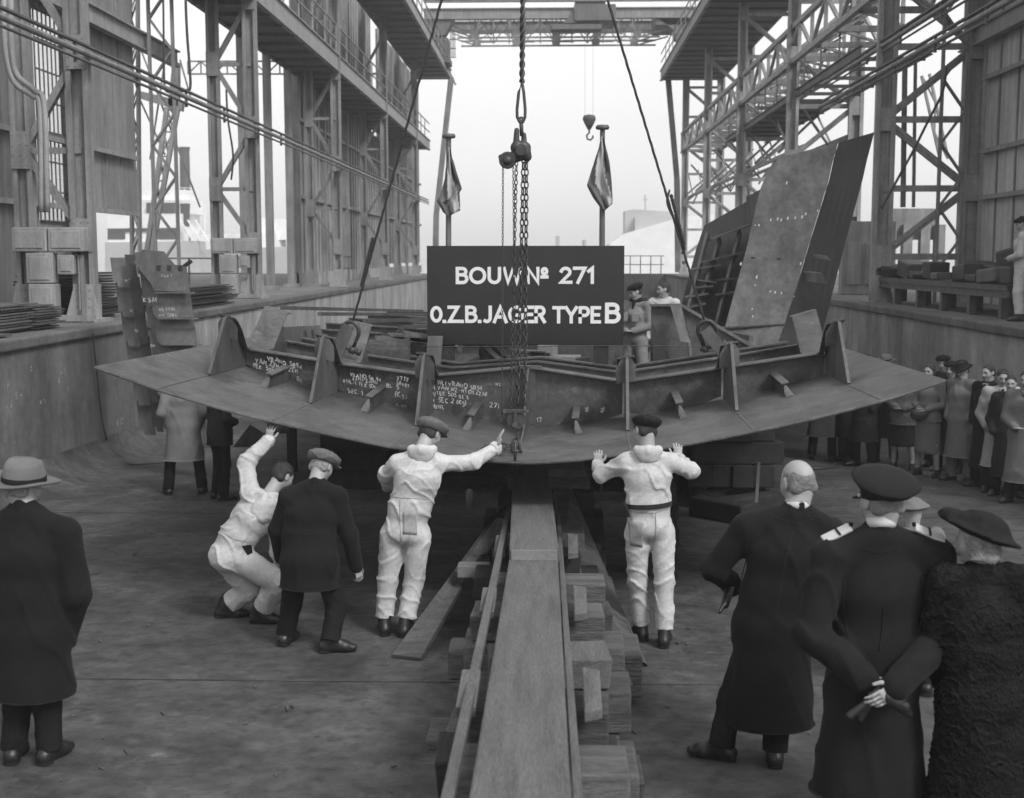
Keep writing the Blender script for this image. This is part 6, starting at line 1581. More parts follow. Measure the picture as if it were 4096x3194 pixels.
def hat(J, parent, kind, m='black_felt', tilt=0.0, roll=0.0, size=1.0, label=None):
    s = J.get('hs', 1.0) * J['H'] / 1.75 * size; C = J['head']; r, f, u = head_basis(J)
    q = Matrix.Rotation(tilt, 3, r); f2, u2 = q @ f, q @ u; q = Matrix.Rotation(roll, 3, f2); r2, u2 = q @ r, q @ u2; B = (r2, f2, u2)
    def p(x, y, z): return C + (r2 * x + f2 * y + u2 * z) * s
    X = Matrix(((r2.x, f2.x, u2.x, C.x), (r2.y, f2.y, u2.y, C.y), (r2.z, f2.z, u2.z, C.z), (0, 0, 0, 1)))
    if kind == 'beret':
        o = sdf_obj('beret', [ELL(p(0, -.02, .075), (.105 * s, .118 * s, .042 * s), B, .02), ELL(p(0, -.01, .045), (.084 * s, .102 * s, .052 * s), B, .03), CAP(p(0, -.02, .11), p(0, -.02, .125), .004), CUT(p(0, 0, .028), -u2 + f2 * .2)], .007, m, parent, (.003, 22, 2))
    elif kind == 'flat':
        o = sdf_obj('flat_cap', [ELL(p(0, -.012, .062), (.100 * s, .120 * s, .050 * s), B, .02), ELL(p(0, .035, .062), (.092 * s, .100 * s, .032 * s), B, .03), ELL(p(0, .125, .032), (.066 * s, .046 * s, .010 * s), B, .012), ELL(p(0, -.01, .04), (.082 * s, .100 * s, .045 * s), B, .03), CUT(p(0, 0, .018), -u2)], .007, m, parent, (.003, 20, 4))
    elif kind == 'fedora':
        hb = None
        prof = [(.145, .018), (.150, .030), (.135, .026), (.108, .024), (.090, .030), (.088, .060), (.082, .105), (.070, .128), (.045, .124), (.001, .112)]
        mb = MB(); n = 40; vs = []; rows = []
        for (rr, zz) in prof:
            row = []
            for kx in range(n):
                g = 2 * PI * kx / n; sx, sy = .92, 1.12
                x, y, z = math.cos(g) * rr * sx, math.sin(g) * rr * sy, zz
                if rr > .1: z += .022 * (abs(math.cos(g)) ** 2) - (.012 if math.sin(g) > 0 else -.006) * abs(math.sin(g))
                if zz > .1: z -= .014 * (1 - abs(x) / .07) * 1.0 if abs(x) < .07 else 0
                if zz > .1 and y > .02: x *= .8
                row.append((x * s, y * s, z * s))
            rows.append(row)
        for row in rows: vs += [X @ Vector(a) for a in row]
        fs = [(i * n + k, i * n + (k + 1) % n, (i + 1) * n + (k + 1) % n, (i + 1) * n + k) for i in range(len(prof) - 1) for k in range(n)]
        fs += [tuple(range((len(prof) - 1) * n, len(prof) * n)), tuple(range(n))[::-1]]
        mb.add(vs, fs); mb.smooth = True; o = put('fedora', mb, m, parent)
        mb = MB(); mb.lathe([(.0905 * s, .028 * s), (.0915 * s, .030 * s), (.0905 * s, .054 * s), (.088 * s, .056 * s)], X, 40, .92, 1.12); mb.smooth = True
        put('hat_band', mb, 'black_felt' if m != 'black_felt' else 'dark_coat', o)
    elif kind == 'officer':
        mb = MB(); T = X @ Matrix.Translation((0, -.012 * s, 0))
        mb.lathe([(.084 * s, .012 * s), (.086 * s, .014 * s), (.087 * s, .050 * s), (.083 * s, .052 * s)], T, 40, .95, 1.12); mb.smooth = True
        o = put('cap_band', mb, 'black_felt', parent)
        mb = MB(); T2 = T @ Matrix.Rotation(.40, 4, 'X') 
        mb.lathe([(.086 * s, .046 * s), (.112 * s, .064 * s), (.129 * s, .086 * s), (.132 * s, .092 * s), (.127 * s, .099 * s), (.09 * s, .107 * s), (.03 * s, .110 * s), (.001, .110 * s)], T2, 48, 1.0, 1.08); mb.smooth = True
        put('cap_crown', mb, m, o)
        mb = MB(); mb.lathe([(.1325 * s, .089 * s), (.1345 * s, .092 * s), (.1325 * s, .095 * s), (.13 * s, .092 * s)], T2, 48, 1.0, 1.08); mb.smooth = True; put('crown_piping', mb, 'black_felt', o)
        sdf_obj('visor', [ELL(p(0, .088, .012), (.078 * s, .045 * s, .008 * s), (r2, (f2 - u2 * .4).normalized(), (u2 + f2 * .4).normalized()), .01), CUT(p(0, .06, 0), -f2)], .006, 'leather', o)
        mb = MB(); mb.tube(p(-.083, .02, .028), p(-.090, .02, .028), .009, n=10); mb.tube(p(.083, .02, .028), p(.090, .02, .028), .009, n=10); put('cap_button', mb, 'linen', o)
    elif kind == 'cloche':                                     # wide black felt hat worn tilted
        o = sdf_obj('hat', [ELL(p(0, .0, .045), (.150 * s, .175 * s, .020 * s), B, .02), ELL(p(0, -.01, .075), (.095 * s, .110 * s, .062 * s), B, .04), CAP(p(-.09, -.03, .06), p(.09, -.03, .06), .022 * s, None, .02), CAP(p(-.07, .06, .08), p(.06, .10, .07), .016 * s, None, .02), ELL(p(0, .13, .075), (.10 * s, .05 * s, .02 * s), B, .03), CUT(p(0, 0, .02), -u2)], .006, m, parent, (.002, 18, 3))
    if label and o: o['label'] = label
    return o
def shoe(J, parent, n, m='leather', boot=False, floor=None, heel=False):
    a = J['an' + n]; t = J['toe' + n]; t = Vector((t.x, t.y, 0)).normalized() if not J.get('tip' + n) else Vector(t).normalized()
    k = J['H'] / 1.75; fl = floor if floor is not None else fz(a.y) + .007
    s = t.cross(UP).normalized()
    hl = Vector((a.x, a.y, fl + .038)) - t * .045 * k; ball = Vector((a.x, a.y, fl + .034)) + t * .11 * k; toe = Vector((a.x, a.y, fl + .026)) + t * .175 * k
    if J.get('tip' + n):
        tz = J['tip' + n]; hl = hl + UP * tz; 
    pr = [CAP(hl, ball, .040 * k, .043 * k, .02, s, 1.0), CAP(ball, toe, .042 * k, .028 * k, .02, s, 1.25), CAP(hl + UP * .01, a + UP * (.07 if boot else .0), .045 * k, (.044 if boot else .048) * k, .03), CAP(a - UP * .0, ball + UP * .012, .045 * k, .03 * k, .03)]
    if not J.get('tip' + n): pr.append(CUT((a.x, a.y, fl + .001), (0, 0, -1)))
    o = sdf_obj('boot' if boot else 'shoe', pr, .0075, m, parent)
    if o:
        mb = MB(); e = .004
        for c, rr, sy in ((hl - t * .0 + UP * 0, .043, 1.0),):
            if not J.get('tip' + n):
                mb.plate([Vector((hl.x, hl.y, fl)) + t * x + s * y for x, y in ((-.045, -.02), (-.03, -.042), (.03, -.042), (.03, .042), (-.03, .042), (-.045, .02))], (0, 0, .022)); put('heel', mb, 'leather', o)
    return o
def limb_cut_hem(prs, J, n, up=.0): return prs
def trousers(J, parent, m='trouser', w=1.0, wr=.006, h=.013, hem=.03, waist=True):
    k = J['H'] / 1.75 * w; pr = []
    for n in 'LR':
        a, b, c = J['hp' + n], J['kn' + n], J['an' + n]; ax = (c - b).normalized(); e = c + ax * hem
        pr += [CAP(a, b, .098 * k, .078 * k, .03), CAP(b, e, .076 * k, .074 * k, .03)]
    pr.append(CAP(J['hip'] - UP * .02, J['waist'], .125 * k, .12 * k, .03, J['r'], 1.3))
    z = min(J['anL'].z, J['anR'].z)
    out = []
    # hems are cut level leg by leg, so each leg is its own solid joined at the seat
    for n in 'LR':
        c = J['an' + n]; ax = (c - J['kn' + n]).normalized(); out.append((c + ax * hem * .6, ax))
    P, F = sdf_mesh(pr, h, (wr, 11, 1), 1)
    if len(P):
        keep = np.ones(len(P), bool)
        for (pt, ax), n in zip(out, 'LR'):
            kn = np.array(J['kn' + n]); an = np.array(J['an' + n]); d = (P - np.array(pt)) @ np.array(ax)
            near = np.linalg.norm(P - np.array(pt), axis=1) < .13 * k
            m_ = near & (d > 0); P[m_] -= np.outer(d[m_], np.array(ax)) * .92
    return mesh_np('trousers', P, F, m, parent)
def sleeves(J, k, r=(.070, .06, .05), cuff=.0, n_='LR'):
    pr = []
    for n in n_:
        w = J['wr' + n]; e = J['el' + n]; d = (w - e).normalized()
        pr += [CAP(J['sh' + n] + Vector((0, 0, -.01)), e, r[0] * k, r[1] * k, .035), CAP(e, w - d * .0, r[1] * k, r[2] * k, .03)]
    return pr
def coat(J, parent, hem, m='coat', name='coat', flare=.2, wn=1.35, wr=.014, h=.013, sl=(.074, .066, .058), chest=(.14, .145), waistr=.135, vent=None, collar=True, hipr=.155, hem_shift=(0, 0), sh_r=.072, wrs=9, seam=True):
    k = J['H'] / 1.75 * J['bulk']; r = J['r']; f = J['f']
    hc = J['hip'] + (J['hip'] - J['waist']) * .0; hemc = Vector((J['hip'].x + hem_shift[0], J['hip'].y + hem_shift[1], hem))
    pr = [CAP(J['hip'], J['waist'], hipr * k, waistr * k, .05, r, wn), CAP(J['waist'], J['chest'], waistr * k, chest[0] * k, .05, r, wn), CAP(J['chest'], J['neck'] - UP * .075, chest[0] * k, .085 * k, .05, r, wn * .95),
          CAP(J['shL'], J['neck'] - UP * .05, sh_r * k, .062 * k, .05), CAP(J['shR'], J['neck'] - UP * .05, sh_r * k, .062 * k, .05), CAP(J['hip'], hemc - UP * .12, hipr * k, flare * k, .05, r, wn * .93)]
    pr += sleeves(J, k, sl)
    if collar:
        nb = J['neck'] + UP * .004
        pr.append(CAP(nb - r * .055 * k + f * .005, nb - f * .05 * k + UP * .008, .026 * k, .028 * k, .015)); pr.append(CAP(nb + r * .055 * k + f * .005, nb - f * .05 * k + UP * .008, .026 * k, .028 * k, .015))
    if vent: pr.append(CAP(vent[0], vent[1], .010, .016, .012, None, 1, True))
    P, F = sdf_mesh(pr, h, (wr, wrs, 2, 1.0 if wrs > 20 else .42), 1)
    mlow = P[:, 2] < hem
    P[mlow, 2] = hem - (hem - P[mlow, 2]) * .04
    return mesh_np(name, P, F, m, parent)
def coverall(J, parent, m='white_cloth', h=.0095, wr=.010, w=1.0, hem=-.05, hood=True, collar=True, baggy=1.0, name='coverall', wrs=13):
    k = J['H'] / 1.75 * w * J['bulk']; r = J['r']; f = J['f']; b_ = J['hip'] - f * .045 * k - UP * .03
    pr = [CAP(J['hip'], J['waist'], .128 * k, .122 * k, .05, r, 1.32), CAP(J['waist'], J['chest'], .122 * k, .135 * k, .05, r, 1.36), CAP(J['chest'], J['neck'] - UP * .07, .13 * k, .08 * k, .05, r, 1.3),
          CAP(J['shL'], J['neck'] - UP * .055, .066 * k, .06 * k, .045), CAP(J['shR'], J['neck'] - UP * .055, .066 * k, .06 * k, .045),
          CAP(b_ - r * .05 * k, b_ + r * .05 * k, .098 * k, None, .04)]
    pr += sleeves(J, k, (.07, .063, .053))
    for n in 'LR':
        a, b, c = J['hp' + n], J['kn' + n], J['an' + n]; ax = (c - b).normalized()
        pr += [CAP(a, b, .105 * k, .088 * k * baggy, .035), CAP(b, c + ax * hem, .086 * k * baggy, .082 * k * baggy, .03)]
    if collar:
        nb = J['neck'] - UP * .01
        for e in (-1, 1): pr.append(CAP(nb + r * e * .065 * k + f * .02, nb - f * .06 * k, .028 * k, .03 * k, .015))
    P, F = sdf_mesh(pr, h, (wr, wrs, 1), 1)
    for n in 'LR':
        c = J['an' + n]; ax = (c - J['kn' + n]).normalized(); pt = np.array(c + ax * hem * .7); d = (P - pt) @ np.array(ax); near = np.linalg.norm(P - pt, axis=1) < .14 * k
        m_ = near & (d > 0); P[m_] -= np.outer(d[m_], np.array(ax)) * .9
    o = mesh_np(name, P, F, m, parent)
    if hood:
        nb = J['neck'] + UP * .006
        pr = [ELL(nb - f * .085 * k - UP * .035, (.098 * k, .036 * k, .062 * k), (r, (f + UP * .25).normalized(), (UP - f * .25).normalized()), .03), ELL(nb - f * .07 * k - UP * .075, (.07 * k, .035 * k, .045 * k), (r, f, UP), .03)]
        for e in (-1, 1): pr += [CAP(nb + r * e * .078 * k + f * .03 - UP * .005, nb + r * e * .085 * k - f * .05 * k - UP * .012, .019 * k, .026 * k, .025), CAP(nb + r * e * .085 * k - f * .05 * k - UP * .012, nb - f * .095 * k - UP * .012, .026 * k, .028 * k, .03)]
        sdf_obj('hood', pr, .009, m, parent, (.003, 15, 3))
    return o
def person(loc, label, group=None): return thing('person', loc, label, 'person', group)
def J_from(px, y0, Hh, f=(0, 1, 0), hf=(0, 1, -.1), bulk=1.0, floor=None):
    """joints from measured photo points: name -> (u, v, offset in depth)"""
    J = {k_: PY(v_[0], v_[1], y0 + (v_[2] if len(v_) > 2 else 0)) for k_, v_ in px.items()}
    f = Vector(f).normalized(); J['f'] = f; J['r'] = f.cross(UP).normalized(); J['H'] = Hh; J['hf'] = Vector(hf).normalized(); J['bulk'] = bulk
    J['base'] = Vector((J['hip'].x, J['hip'].y, fz(y0)))
    for n in 'LR':
        J['an' + n].z = fz(J['an' + n].y) + .105
        J.setdefault('toe' + n, (f + J['r'] * (.2 if n == 'R' else -.2)).normalized())
        d = (J['wr' + n] - J['el' + n]).normalized(); J.setdefault('hd' + n, d); J.setdefault('pn' + n, -f)
    return J
def vis(J, n): return J
def cuff(J, parent, n, m, r=.06):
    w = J['wr' + n]; d = (w - J['el' + n]).normalized(); mb = MB(); mb.tube(w - d * .03, w + d * .012, r * .95, r, 18); mb.smooth = False
    return put('cuff', mb, m, parent)

from mathutils.bvhtree import BVHTree
def patch(parent, garment, quad, m, name='pocket', n=7, lift=.004):
    """a piece of cloth sewn on the garment: a grid between four photo points laid on to the garment's surface"""
    me = garment.data; org = wloc(garment.parent)
    bv = BVHTree.FromPolygons([v.co + org for v in me.vertices], [tuple(p.vertices) for p in me.polygons])
    q = [Vector(c) for c in quad]; rows = []
    for i in range(n + 1):
        row = []
        for j in range(n + 1):
            c = q[0].lerp(q[1], j / n).lerp(q[3].lerp(q[2], j / n), i / n); d = ray(c.x, c.y).normalized(); h_, nn, _, _ = bv.ray_cast(EYE, d)
            if h_ is None: return None
            row.append(h_ - d * lift)
        rows.append(row)
    mb = MB(); mb.grid(rows); mb.smooth = True
    o = put(name, mb, m, parent); s_ = o.modifiers.new('t', 'SOLIDIFY'); s_.thickness = .005; s_.offset = 0; return o
def seam(parent, garment, pts, m, r=.0035, name='seam', lift=.001):
    me = garment.data; org = wloc(garment.parent)
    bv = BVHTree.FromPolygons([v.co + org for v in me.vertices], [tuple(p.vertices) for p in me.polygons]); out = []
    for a, b in zip(pts, pts[1:]):
        for k in range(8):
            c = Vector(a).lerp(Vector(b), k / 8); d = ray(c.x, c.y).normalized(); h_, _, _, _ = bv.ray_cast(EYE, d)
            if h_ is not None: out.append(h_ - d * lift)
    if len(out) > 2:
        mb = MB(); mb.path(out, r, 5); mb.smooth = True; return put(name, mb, m, parent)
# ---- worker in beret, both hands on the plate edge
J = J_from(dict(head=(2577, 1722, .03), neck=(2590, 1792, -.01), shL=(2502, 1845), shR=(2682, 1845), chest=(2590, 1905, 0), waist=(2592, 2015, 0), hip=(2596, 2090, 0),
                hpL=(2550, 2130), hpR=(2650, 2130), knL=(2550, 2330, .05), knR=(2657, 2330, -.02), anL=(2565, 2490, .12), anR=(2658, 2515, -.06),
                elL=(2405, 1900, .12), wrL=(2392, 1862, .38), elR=(2768, 1885, .14), wrR=(2712, 1835, .38)), 9.75, 1.75, hf=(-.55, .8, -.35))
p_ = person(Vector((J['hip'].x, J['hip'].y, fz(9.8))), 'worker in white coverall and black beret pressing both hands on the plate edge')
J['hu'] = Vector((.12, 0, 1))
for n in 'LR': J['hd' + n] = Vector((0, .3, .95)); J['pn' + n] = Vector((0, 1, 0)); J['th' + n] = Vector((1 if n == 'L' else -1, 0, 0)); J['curl' + n] = .75
body(J, p_); hairdo(J, p_, 'short'); hat(J, p_, 'beret', 'black_felt', .25, .12, 1.04); cv = coverall(J, p_, w=.97, baggy=.9)
patch(p_, cv, ((2512, 2085), (2575, 2092), (2570, 2190), (2520, 2182)), 'soiled_cloth'); patch(p_, cv, ((2660, 2080), (2698, 2070), (2696, 2165), (2655, 2172)), 'white_cloth')
seam(p_, cv, ((2505, 2040), (2560, 2052), (2620, 2052), (2680, 2036)), 'soiled_cloth'); seam(p_, cv, ((2622, 2052), (2624, 2130), (2606, 2210)), 'soiled_cloth')
patch(p_, cv, ((2505, 2200), (2540, 2215), (2538, 2320), (2508, 2300)), 'soiled_cloth', 'knee_patch')
for n in 'LR': shoe(J, p_, n, boot=True, floor=None)
mb = MB(); w_ = J['waist']; n_ = 26; mb.add([(w_.x + math.cos(2 * PI * i / n_) * .188, w_.y + math.sin(2 * PI * i / n_) * .152, w_.z + dz + .012 * math.cos(2 * PI * i / n_)) for dz in (-.018, .018) for i in range(n_)], [(i, (i + 1) % n_, n_ + (i + 1) % n_, n_ + i) for i in range(n_)])
bl = put('belt', mb, 'dark_coat', p_); bl.modifiers.new('t', 'SOLIDIFY').thickness = .006
mb = MB(); a = w_ + Vector((-.17, -.06, .0)); mb.path([a, a + Vector((-.02, -.02, .02)), a + Vector((-.0, -.03, -.02)), a + Vector((.02, -.03, -.09))], .012, 6); put('belt_knot', mb, 'dark_coat', p_)
# ---- worker in cap with arm stretched to the hoist
J = J_from(dict(head=(1722, 1735, .12), neck=(1692, 1790, .03), shL=(1590, 1850), shR=(1762, 1850, .02), chest=(1672, 1910, 0), waist=(1640, 2030, 0), hip=(1622, 2110, 0),
                hpL=(1570, 2150), hpR=(1672, 2150), knL=(1550, 2330, .03), knR=(1655, 2330, .05), anL=(1537, 2480, .0), anR=(1622, 2510, -.04),
                elL=(1545, 1900, .12), wrL=(1552, 1945, .3), elR=(1890, 1850, .2), wrR=(1982, 1795, .36)), 9.95, 1.76, hf=(.45, .75, -.55))
p_ = person(Vector((J['hip'].x, J['hip'].y, fz(9.95))), 'worker in white coverall and grey flat cap stretching one arm to the hoist')
J['hdR'] = Vector((.28, .12, .9)); J['pnR'] = Vector((.9, .2, -.2)); J['thR'] = Vector((-.2, -1, .0)); J['curlR'] = .1; J['hdL'] = Vector((.3, .9, 0)); J['thumbR'] = .2
body(J, p_); hairdo(J, p_, 'short', 'hair'); hat(J, p_, 'flat', 'tweed', .1, 0, 1.12); cv = coverall(J, p_, baggy=.92); patch(p_, cv, ((1612, 2050), (1664, 2052), (1668, 2140), (1612, 2136)), 'soiled_cloth'); patch(p_, cv, ((1545, 2040), (1580, 2048), (1578, 2120), (1546, 2108)), 'soiled_cloth'); seam(p_, cv, ((1552, 1985), (1600, 1992), (1690, 1996), (1712, 2000)), 'soiled_cloth'); seam(p_, cv, ((1600, 2000), (1600, 2080), (1606, 2180)), 'soiled_cloth'); cuff(J, p_, 'R', 'white_cloth', .062)
for n in 'LR': shoe(J, p_, n, boot=True)
# ---- crouching worker reaching up to the plate
J = J_from(dict(head=(1130, 1905, .1), neck=(1080, 1975, .0), shL=(1000, 1975, -.02), shR=(1105, 2070, -.02), chest=(1015, 2065, 0), waist=(955, 2145, 0), hip=(920, 2215, -.02),
                hpL=(905, 2235, .05), hpR=(975, 2245, -.08), knL=(1000, 2360, .12), knR=(1120, 2335, -.12), anL=(902, 2455, .15), anR=(1040, 2475, -.02),
                elL=(985, 1850, .1), wrL=(1072, 1765, .15), elR=(1115, 2210, -.05), wrR=(1140, 2290, .1)), 10.25, 1.74, f=(.75, .6, 0), hf=(.6, .7, -.45), bulk=1.12)
p_ = person(Vector((J['hip'].x, J['hip'].y, fz(10.2))), 'dark-haired worker in white coverall crouching, one hand raised to the plate edge')
J['toeL'] = Vector((1, .15, 0)); J['toeR'] = Vector((1, -.05, 0)); J['hdL'] = Vector((.2, .1, .97)); J['pnL'] = Vector((.3, 1, 0)); J['thL'] = Vector((1, -.3, 0)); J['curlL'] = .5; J['spreadL'] = .12
body(J, p_); hairdo(J, p_, 'short', 'hair'); cv = coverall(J, p_, baggy=1.0, hood=False, hem=-.08); seam(p_, cv, ((890, 2130), (940, 2160), (1010, 2170)), 'soiled_cloth'); patch(p_, cv, ((968, 2185), (1005, 2180), (1010, 2212), (990, 2222)), 'black_felt', 'torn_pocket')
cuff(J, p_, 'L', 'white_cloth', .06)
nb = J['neck']; sdf_obj('hood', [CAP(nb + Vector((-.02, -.08, -.01)), nb + Vector((-.09, -.12, -.13)), .035, .05, .03), CAP(nb + Vector((.04, -.13, -.06)), nb + Vector((-.03, -.15, -.17)), .04, .05, .03), ELL(nb + Vector((-.03, -.13, -.12)), (.10, .05, .095), None, .03)], .009, 'white_cloth', p_, (.004, 16, 3))
for n in 'LR': shoe(J, p_, n, boot=True)
# ---- man in black coat and tweed cap
J = J_from(dict(head=(1288, 1865, .08), neck=(1265, 1925, .0), shL=(1155, 1985), shR=(1352, 1985), chest=(1245, 2050, 0), waist=(1235, 2150, -.02), hip=(1238, 2240, -.05),
                hpL=(1185, 2275, 0), hpR=(1305, 2275, -.02), knL=(1165, 2420, .05), knR=(1345, 2430, -.0), anL=(1145, 2575, .08), anR=(1322, 2605, -.12),
                elL=(1108, 2120, .05), wrL=(1125, 2230, .15), elR=(1395, 2135, .02), wrR=(1425, 2265, .08)), 9.55, 1.76, f=(.1, 1, 0), hf=(.35, .85, -.5), bulk=1.02)
p_ = person(Vector((J['hip'].x, J['hip'].y, fz(9.55))), 'stout man in belted black coat and grey tweed cap stooping beside the crouching worker')
J['toeL'] = Vector((.25, 1, 0)); J['toeR'] = Vector((1, .15, 0)); J['hdR'] = Vector((.25, .1, -.9)); J['pnR'] = Vector((-.7, .5, 0)); J['curlR'] = .6
body(J, p_, hair='hair_grey'); hairdo(J, p_, 'short', 'hair_grey'); hat(J, p_, 'flat', 'tweed', .05, 0, 1.12)
coat(J, p_, J['hip'].z - .20, 'coat', flare=.185, wr=.009, chest=(.15, .155), waistr=.145, hipr=.165)
trousers(J, p_, 'trouser', w=1.02)
for n in 'LR': shoe(J, p_, n)
mb = MB(); w_ = J['waist'] + UP * .03; mb.grid([[w_ + J['r'] * (.165 * math.sin(t_)) * 1.25 - J['f'] * (.158 * math.cos(t_)) + UP * dz for t_ in [-1.1 + 2.2 * i / 14 for i in range(15)]] for dz in (-.03, .03)])
o = put('half_belt', mb, 'coat', p_); o.modifiers.new('t', 'SOLIDIFY').thickness = .012
# ---- bald man in long overcoat
J = J_from(dict(head=(3190, 1932, .05), neck=(3188, 2022, .0), shL=(2985, 2110, 0), shR=(3325, 2130, .05), chest=(3150, 2210, 0), waist=(3120, 2370, 0), hip=(3090, 2500, 0),
                hpL=(3020, 2550), hpR=(3160, 2560), knL=(2925, 2800, .05), knR=(3110, 2850, .0), anL=(2885, 3035, .02), anR=(3098, 3085, -.05),
                elL=(2860, 2275, .06), wrL=(2935, 2345, .28), elR=(3400, 2340, .1), wrR=(3340, 2480, .25)), 7.3, 1.8, f=(-.15, 1, 0), hf=(-.35, .9, -.2), bulk=1.0)
p_ = person(Vector((J['hip'].x, J['hip'].y, fz(7.3))), 'balding man in long black overcoat seen from behind, standing left of the naval officer')
J['toeL'] = Vector((-1, .35, 0)); J['toeR'] = Vector((.15, 1, 0)); J['nohandR'] = True; J['hs'] = 1.16; J['hdL'] = Vector((.6, .7, -.1)); J['curlL'] = .5
body(J, p_, hair='hair_grey'); hairdo(J, p_, 'ring', 'hair_thin', .0045)
coat(J, p_, PY(3000, 2885, 7.3).z, 'coat', flare=.205, wr=.008, chest=(.165, .17), waistr=.16, hipr=.17, sl=(.085, .075, .062), sh_r=.082, vent=(PY(3030, 2700, 7.0), PY(3025, 2980, 6.98)), name='overcoat')
gc_ = [c for c in p_.children if c.name.startswith('overcoat')][0]
for pts in (((3170, 2130), (3130, 2300), (3100, 2500)), ((2990, 2150), (2985, 2250), (2960, 2330)), ((3100, 2075), (3190, 2095), (3260, 2075))): seam(p_, gc_, pts, 'dark_coat', .003)
nb = J['neck']; mb = MB(); mb.lathe([(.066, -.02), (.070, .0), (.068, .022), (.060, .022)], Matrix.Translation(nb + Vector((0, -.008, -.002))) @ Matrix.Rotation(-.2, 4, 'X'), 30); mb.smooth = True; put('shirt_collar', mb, 'linen', p_)
trousers(J, p_, 'trouser', w=1.0, wr=.006)
for n in 'LR': shoe(J, p_, n)
gp = PY(2905, 2385, 7.15); sdf_obj('glove', [CAP(PY(2925, 2330, 7.5), PY(2900, 2420, 7.35), .03, .025, .01), CAP(PY(2900, 2410, 7.35), PY(2878, 2450, 7.3), .014, .012, .01)], .007, 'leather', p_)
# ---- naval officer
OY = 6.25
J = J_from(dict(head=(3524, 2002, .03), neck=(3522, 2102, .0), shL=(3318, 2222, 0), shR=(3742, 2222, 0), chest=(3525, 2350, .02), waist=(3510, 2560, .02), hip=(3490, 2720, .02),
                hpL=(3420, 2760), hpR=(3570, 2760), knL=(3400, 3080, .0), knR=(3580, 3080, .0), anL=(3400, 3440, .0), anR=(3580, 3440, .0),
                elL=(3245, 2535, -.06), wrL=(3440, 2745, -.24), elR=(3792, 2515, -.06), wrR=(3600, 2765, -.24)), OY, 1.84, f=(-.05, 1, 0), hf=(-.3, .95, -.12), bulk=1.0)
p_ = person(Vector((J['hip'].x, J['hip'].y, fz(OY))), 'naval officer in peaked cap and greatcoat, hands clasped behind his back')
J['hdL'] = Vector((.75, -.05, -.45)); J['pnL'] = Vector((0, -1, .1)); J['thL'] = Vector((0, -.2, 1)); J['curlL'] = .25
J['hdR'] = Vector((-.85, -.12, -.3)); J['pnR'] = Vector((.1, 1, 0)); J['thR'] = Vector((0, -.2, 1)); J['curlR'] = .35; J['hs'] = 1.16
J['wrR'] = PY(3585, 2745, OY - .3); J['wrL'] = PY(3455, 2715, OY - .22)
J['hdL'] = Vector((.6, -.25, -.62)); J['pnL'] = Vector((-.2, -.9, .2)); J['curlsL'] = [.5, .55, .6, .65]
J['hdR'] = Vector((-.7, -.3, -.45)); J['pnR'] = Vector((0, 1, .1)); J['curlsR'] = [.35, .4, .45, .5]
body(J, p_, hair='hair'); hairdo(J, p_, 'ring', 'hair_thin', .0055); hat(J, p_, 'officer', 'navy', .04, -.05, 1.0)
coat(J, p_, .32, 'navy', flare=.235, wr=.010, wrs=9, chest=(.165, .17), waistr=.15, hipr=.165, sl=(.090, .082, .072), sh_r=.08, vent=(PY(3505, 2900, OY - .33), PY(3500, 3300, OY - .36)), name='greatcoat')
gc_ = [c for c in p_.children if c.name.startswith('greatcoat')][0]
for pts in (((3535, 2420), (3528, 2520), (3515, 2620)), ((3380, 2300), (3375, 2420), (3390, 2560)), ((3680, 2300), (3690, 2420), (3668, 2560)), ((3440, 2195), (3520, 2215), (3610, 2195))): seam(p_, gc_, pts, 'coat', .004)
trousers(J, p_, 'trouser')
for n in 'LR': shoe(J, p_, n)
nb = J['neck']; mb = MB(); mb.lathe([(.068, -.02), (.072, .0), (.070, .026), (.062, .026)], Matrix.Translation(nb + Vector((0, -.012, .012))) @ Matrix.Rotation(-.25, 4, 'X'), 30); mb.smooth = True; put('shirt_collar', mb, 'linen', p_)
for e, n in ((-1, 'L'), (1, 'R')):
    s0 = J['sh' + n]; a = s0 + UP * .092 + Vector((e * .01, -.01, .0)); b = a.lerp(J['neck'], .42) + UP * .028
    mb = MB(); d = (b - a).normalized(); mb.bar(a - d * .03, b, .065, .016, UP + Vector((0, -.35, 0)))
    sb = put('shoulder_board', mb, 'linen', p_, bevel=.006)
    mb = MB(); mb.bar(a + d * .045 + UP * .006, a + d * .056 + UP * .006, .067, .017, UP + Vector((0, -.35, 0))); mb.tube(b + d * .002 + UP * .002, b + d * .004 + UP * .02, .010); put('board_stripe', mb, 'navy', sb)
mb = MB(); w_ = J['waist'] - UP * .06; mb.grid([[w_ + J['r'] * (.16 * 1.32 * math.sin(t_)) - J['f'] * (.168 * math.cos(t_)) + UP * dz for t_ in [-.95 + 1.9 * i / 14 for i in range(15)]] for dz in (-.028, .028)])
o = put('half_belt', mb, 'navy', p_); o.modifiers.new('t', 'SOLIDIFY').thickness = .014
gc = PY(3510, 2790, OY - .34)
sdf_obj('gloves', [CAP(PY(3400, 2865, OY - .3), PY(3470, 2810, OY - .3), .022, .018, .012), CAP(PY(3440, 2880, OY - .3), PY(3480, 2815, OY - .3), .014, .016, .01), CAP(PY(3550, 2790, OY - .33), PY(3620, 2830, OY - .32), .020, .026, .012, Vector((0, 0, 1)), 1.3), CAP(PY(3560, 2805, OY - .33), PY(3635, 2855, OY - .31), .016, .02, .01), CAP(PY(3545, 2775, OY - .32), PY(3610, 2795, OY - .32), .015, .02, .01)], .006, 'leather', p_)
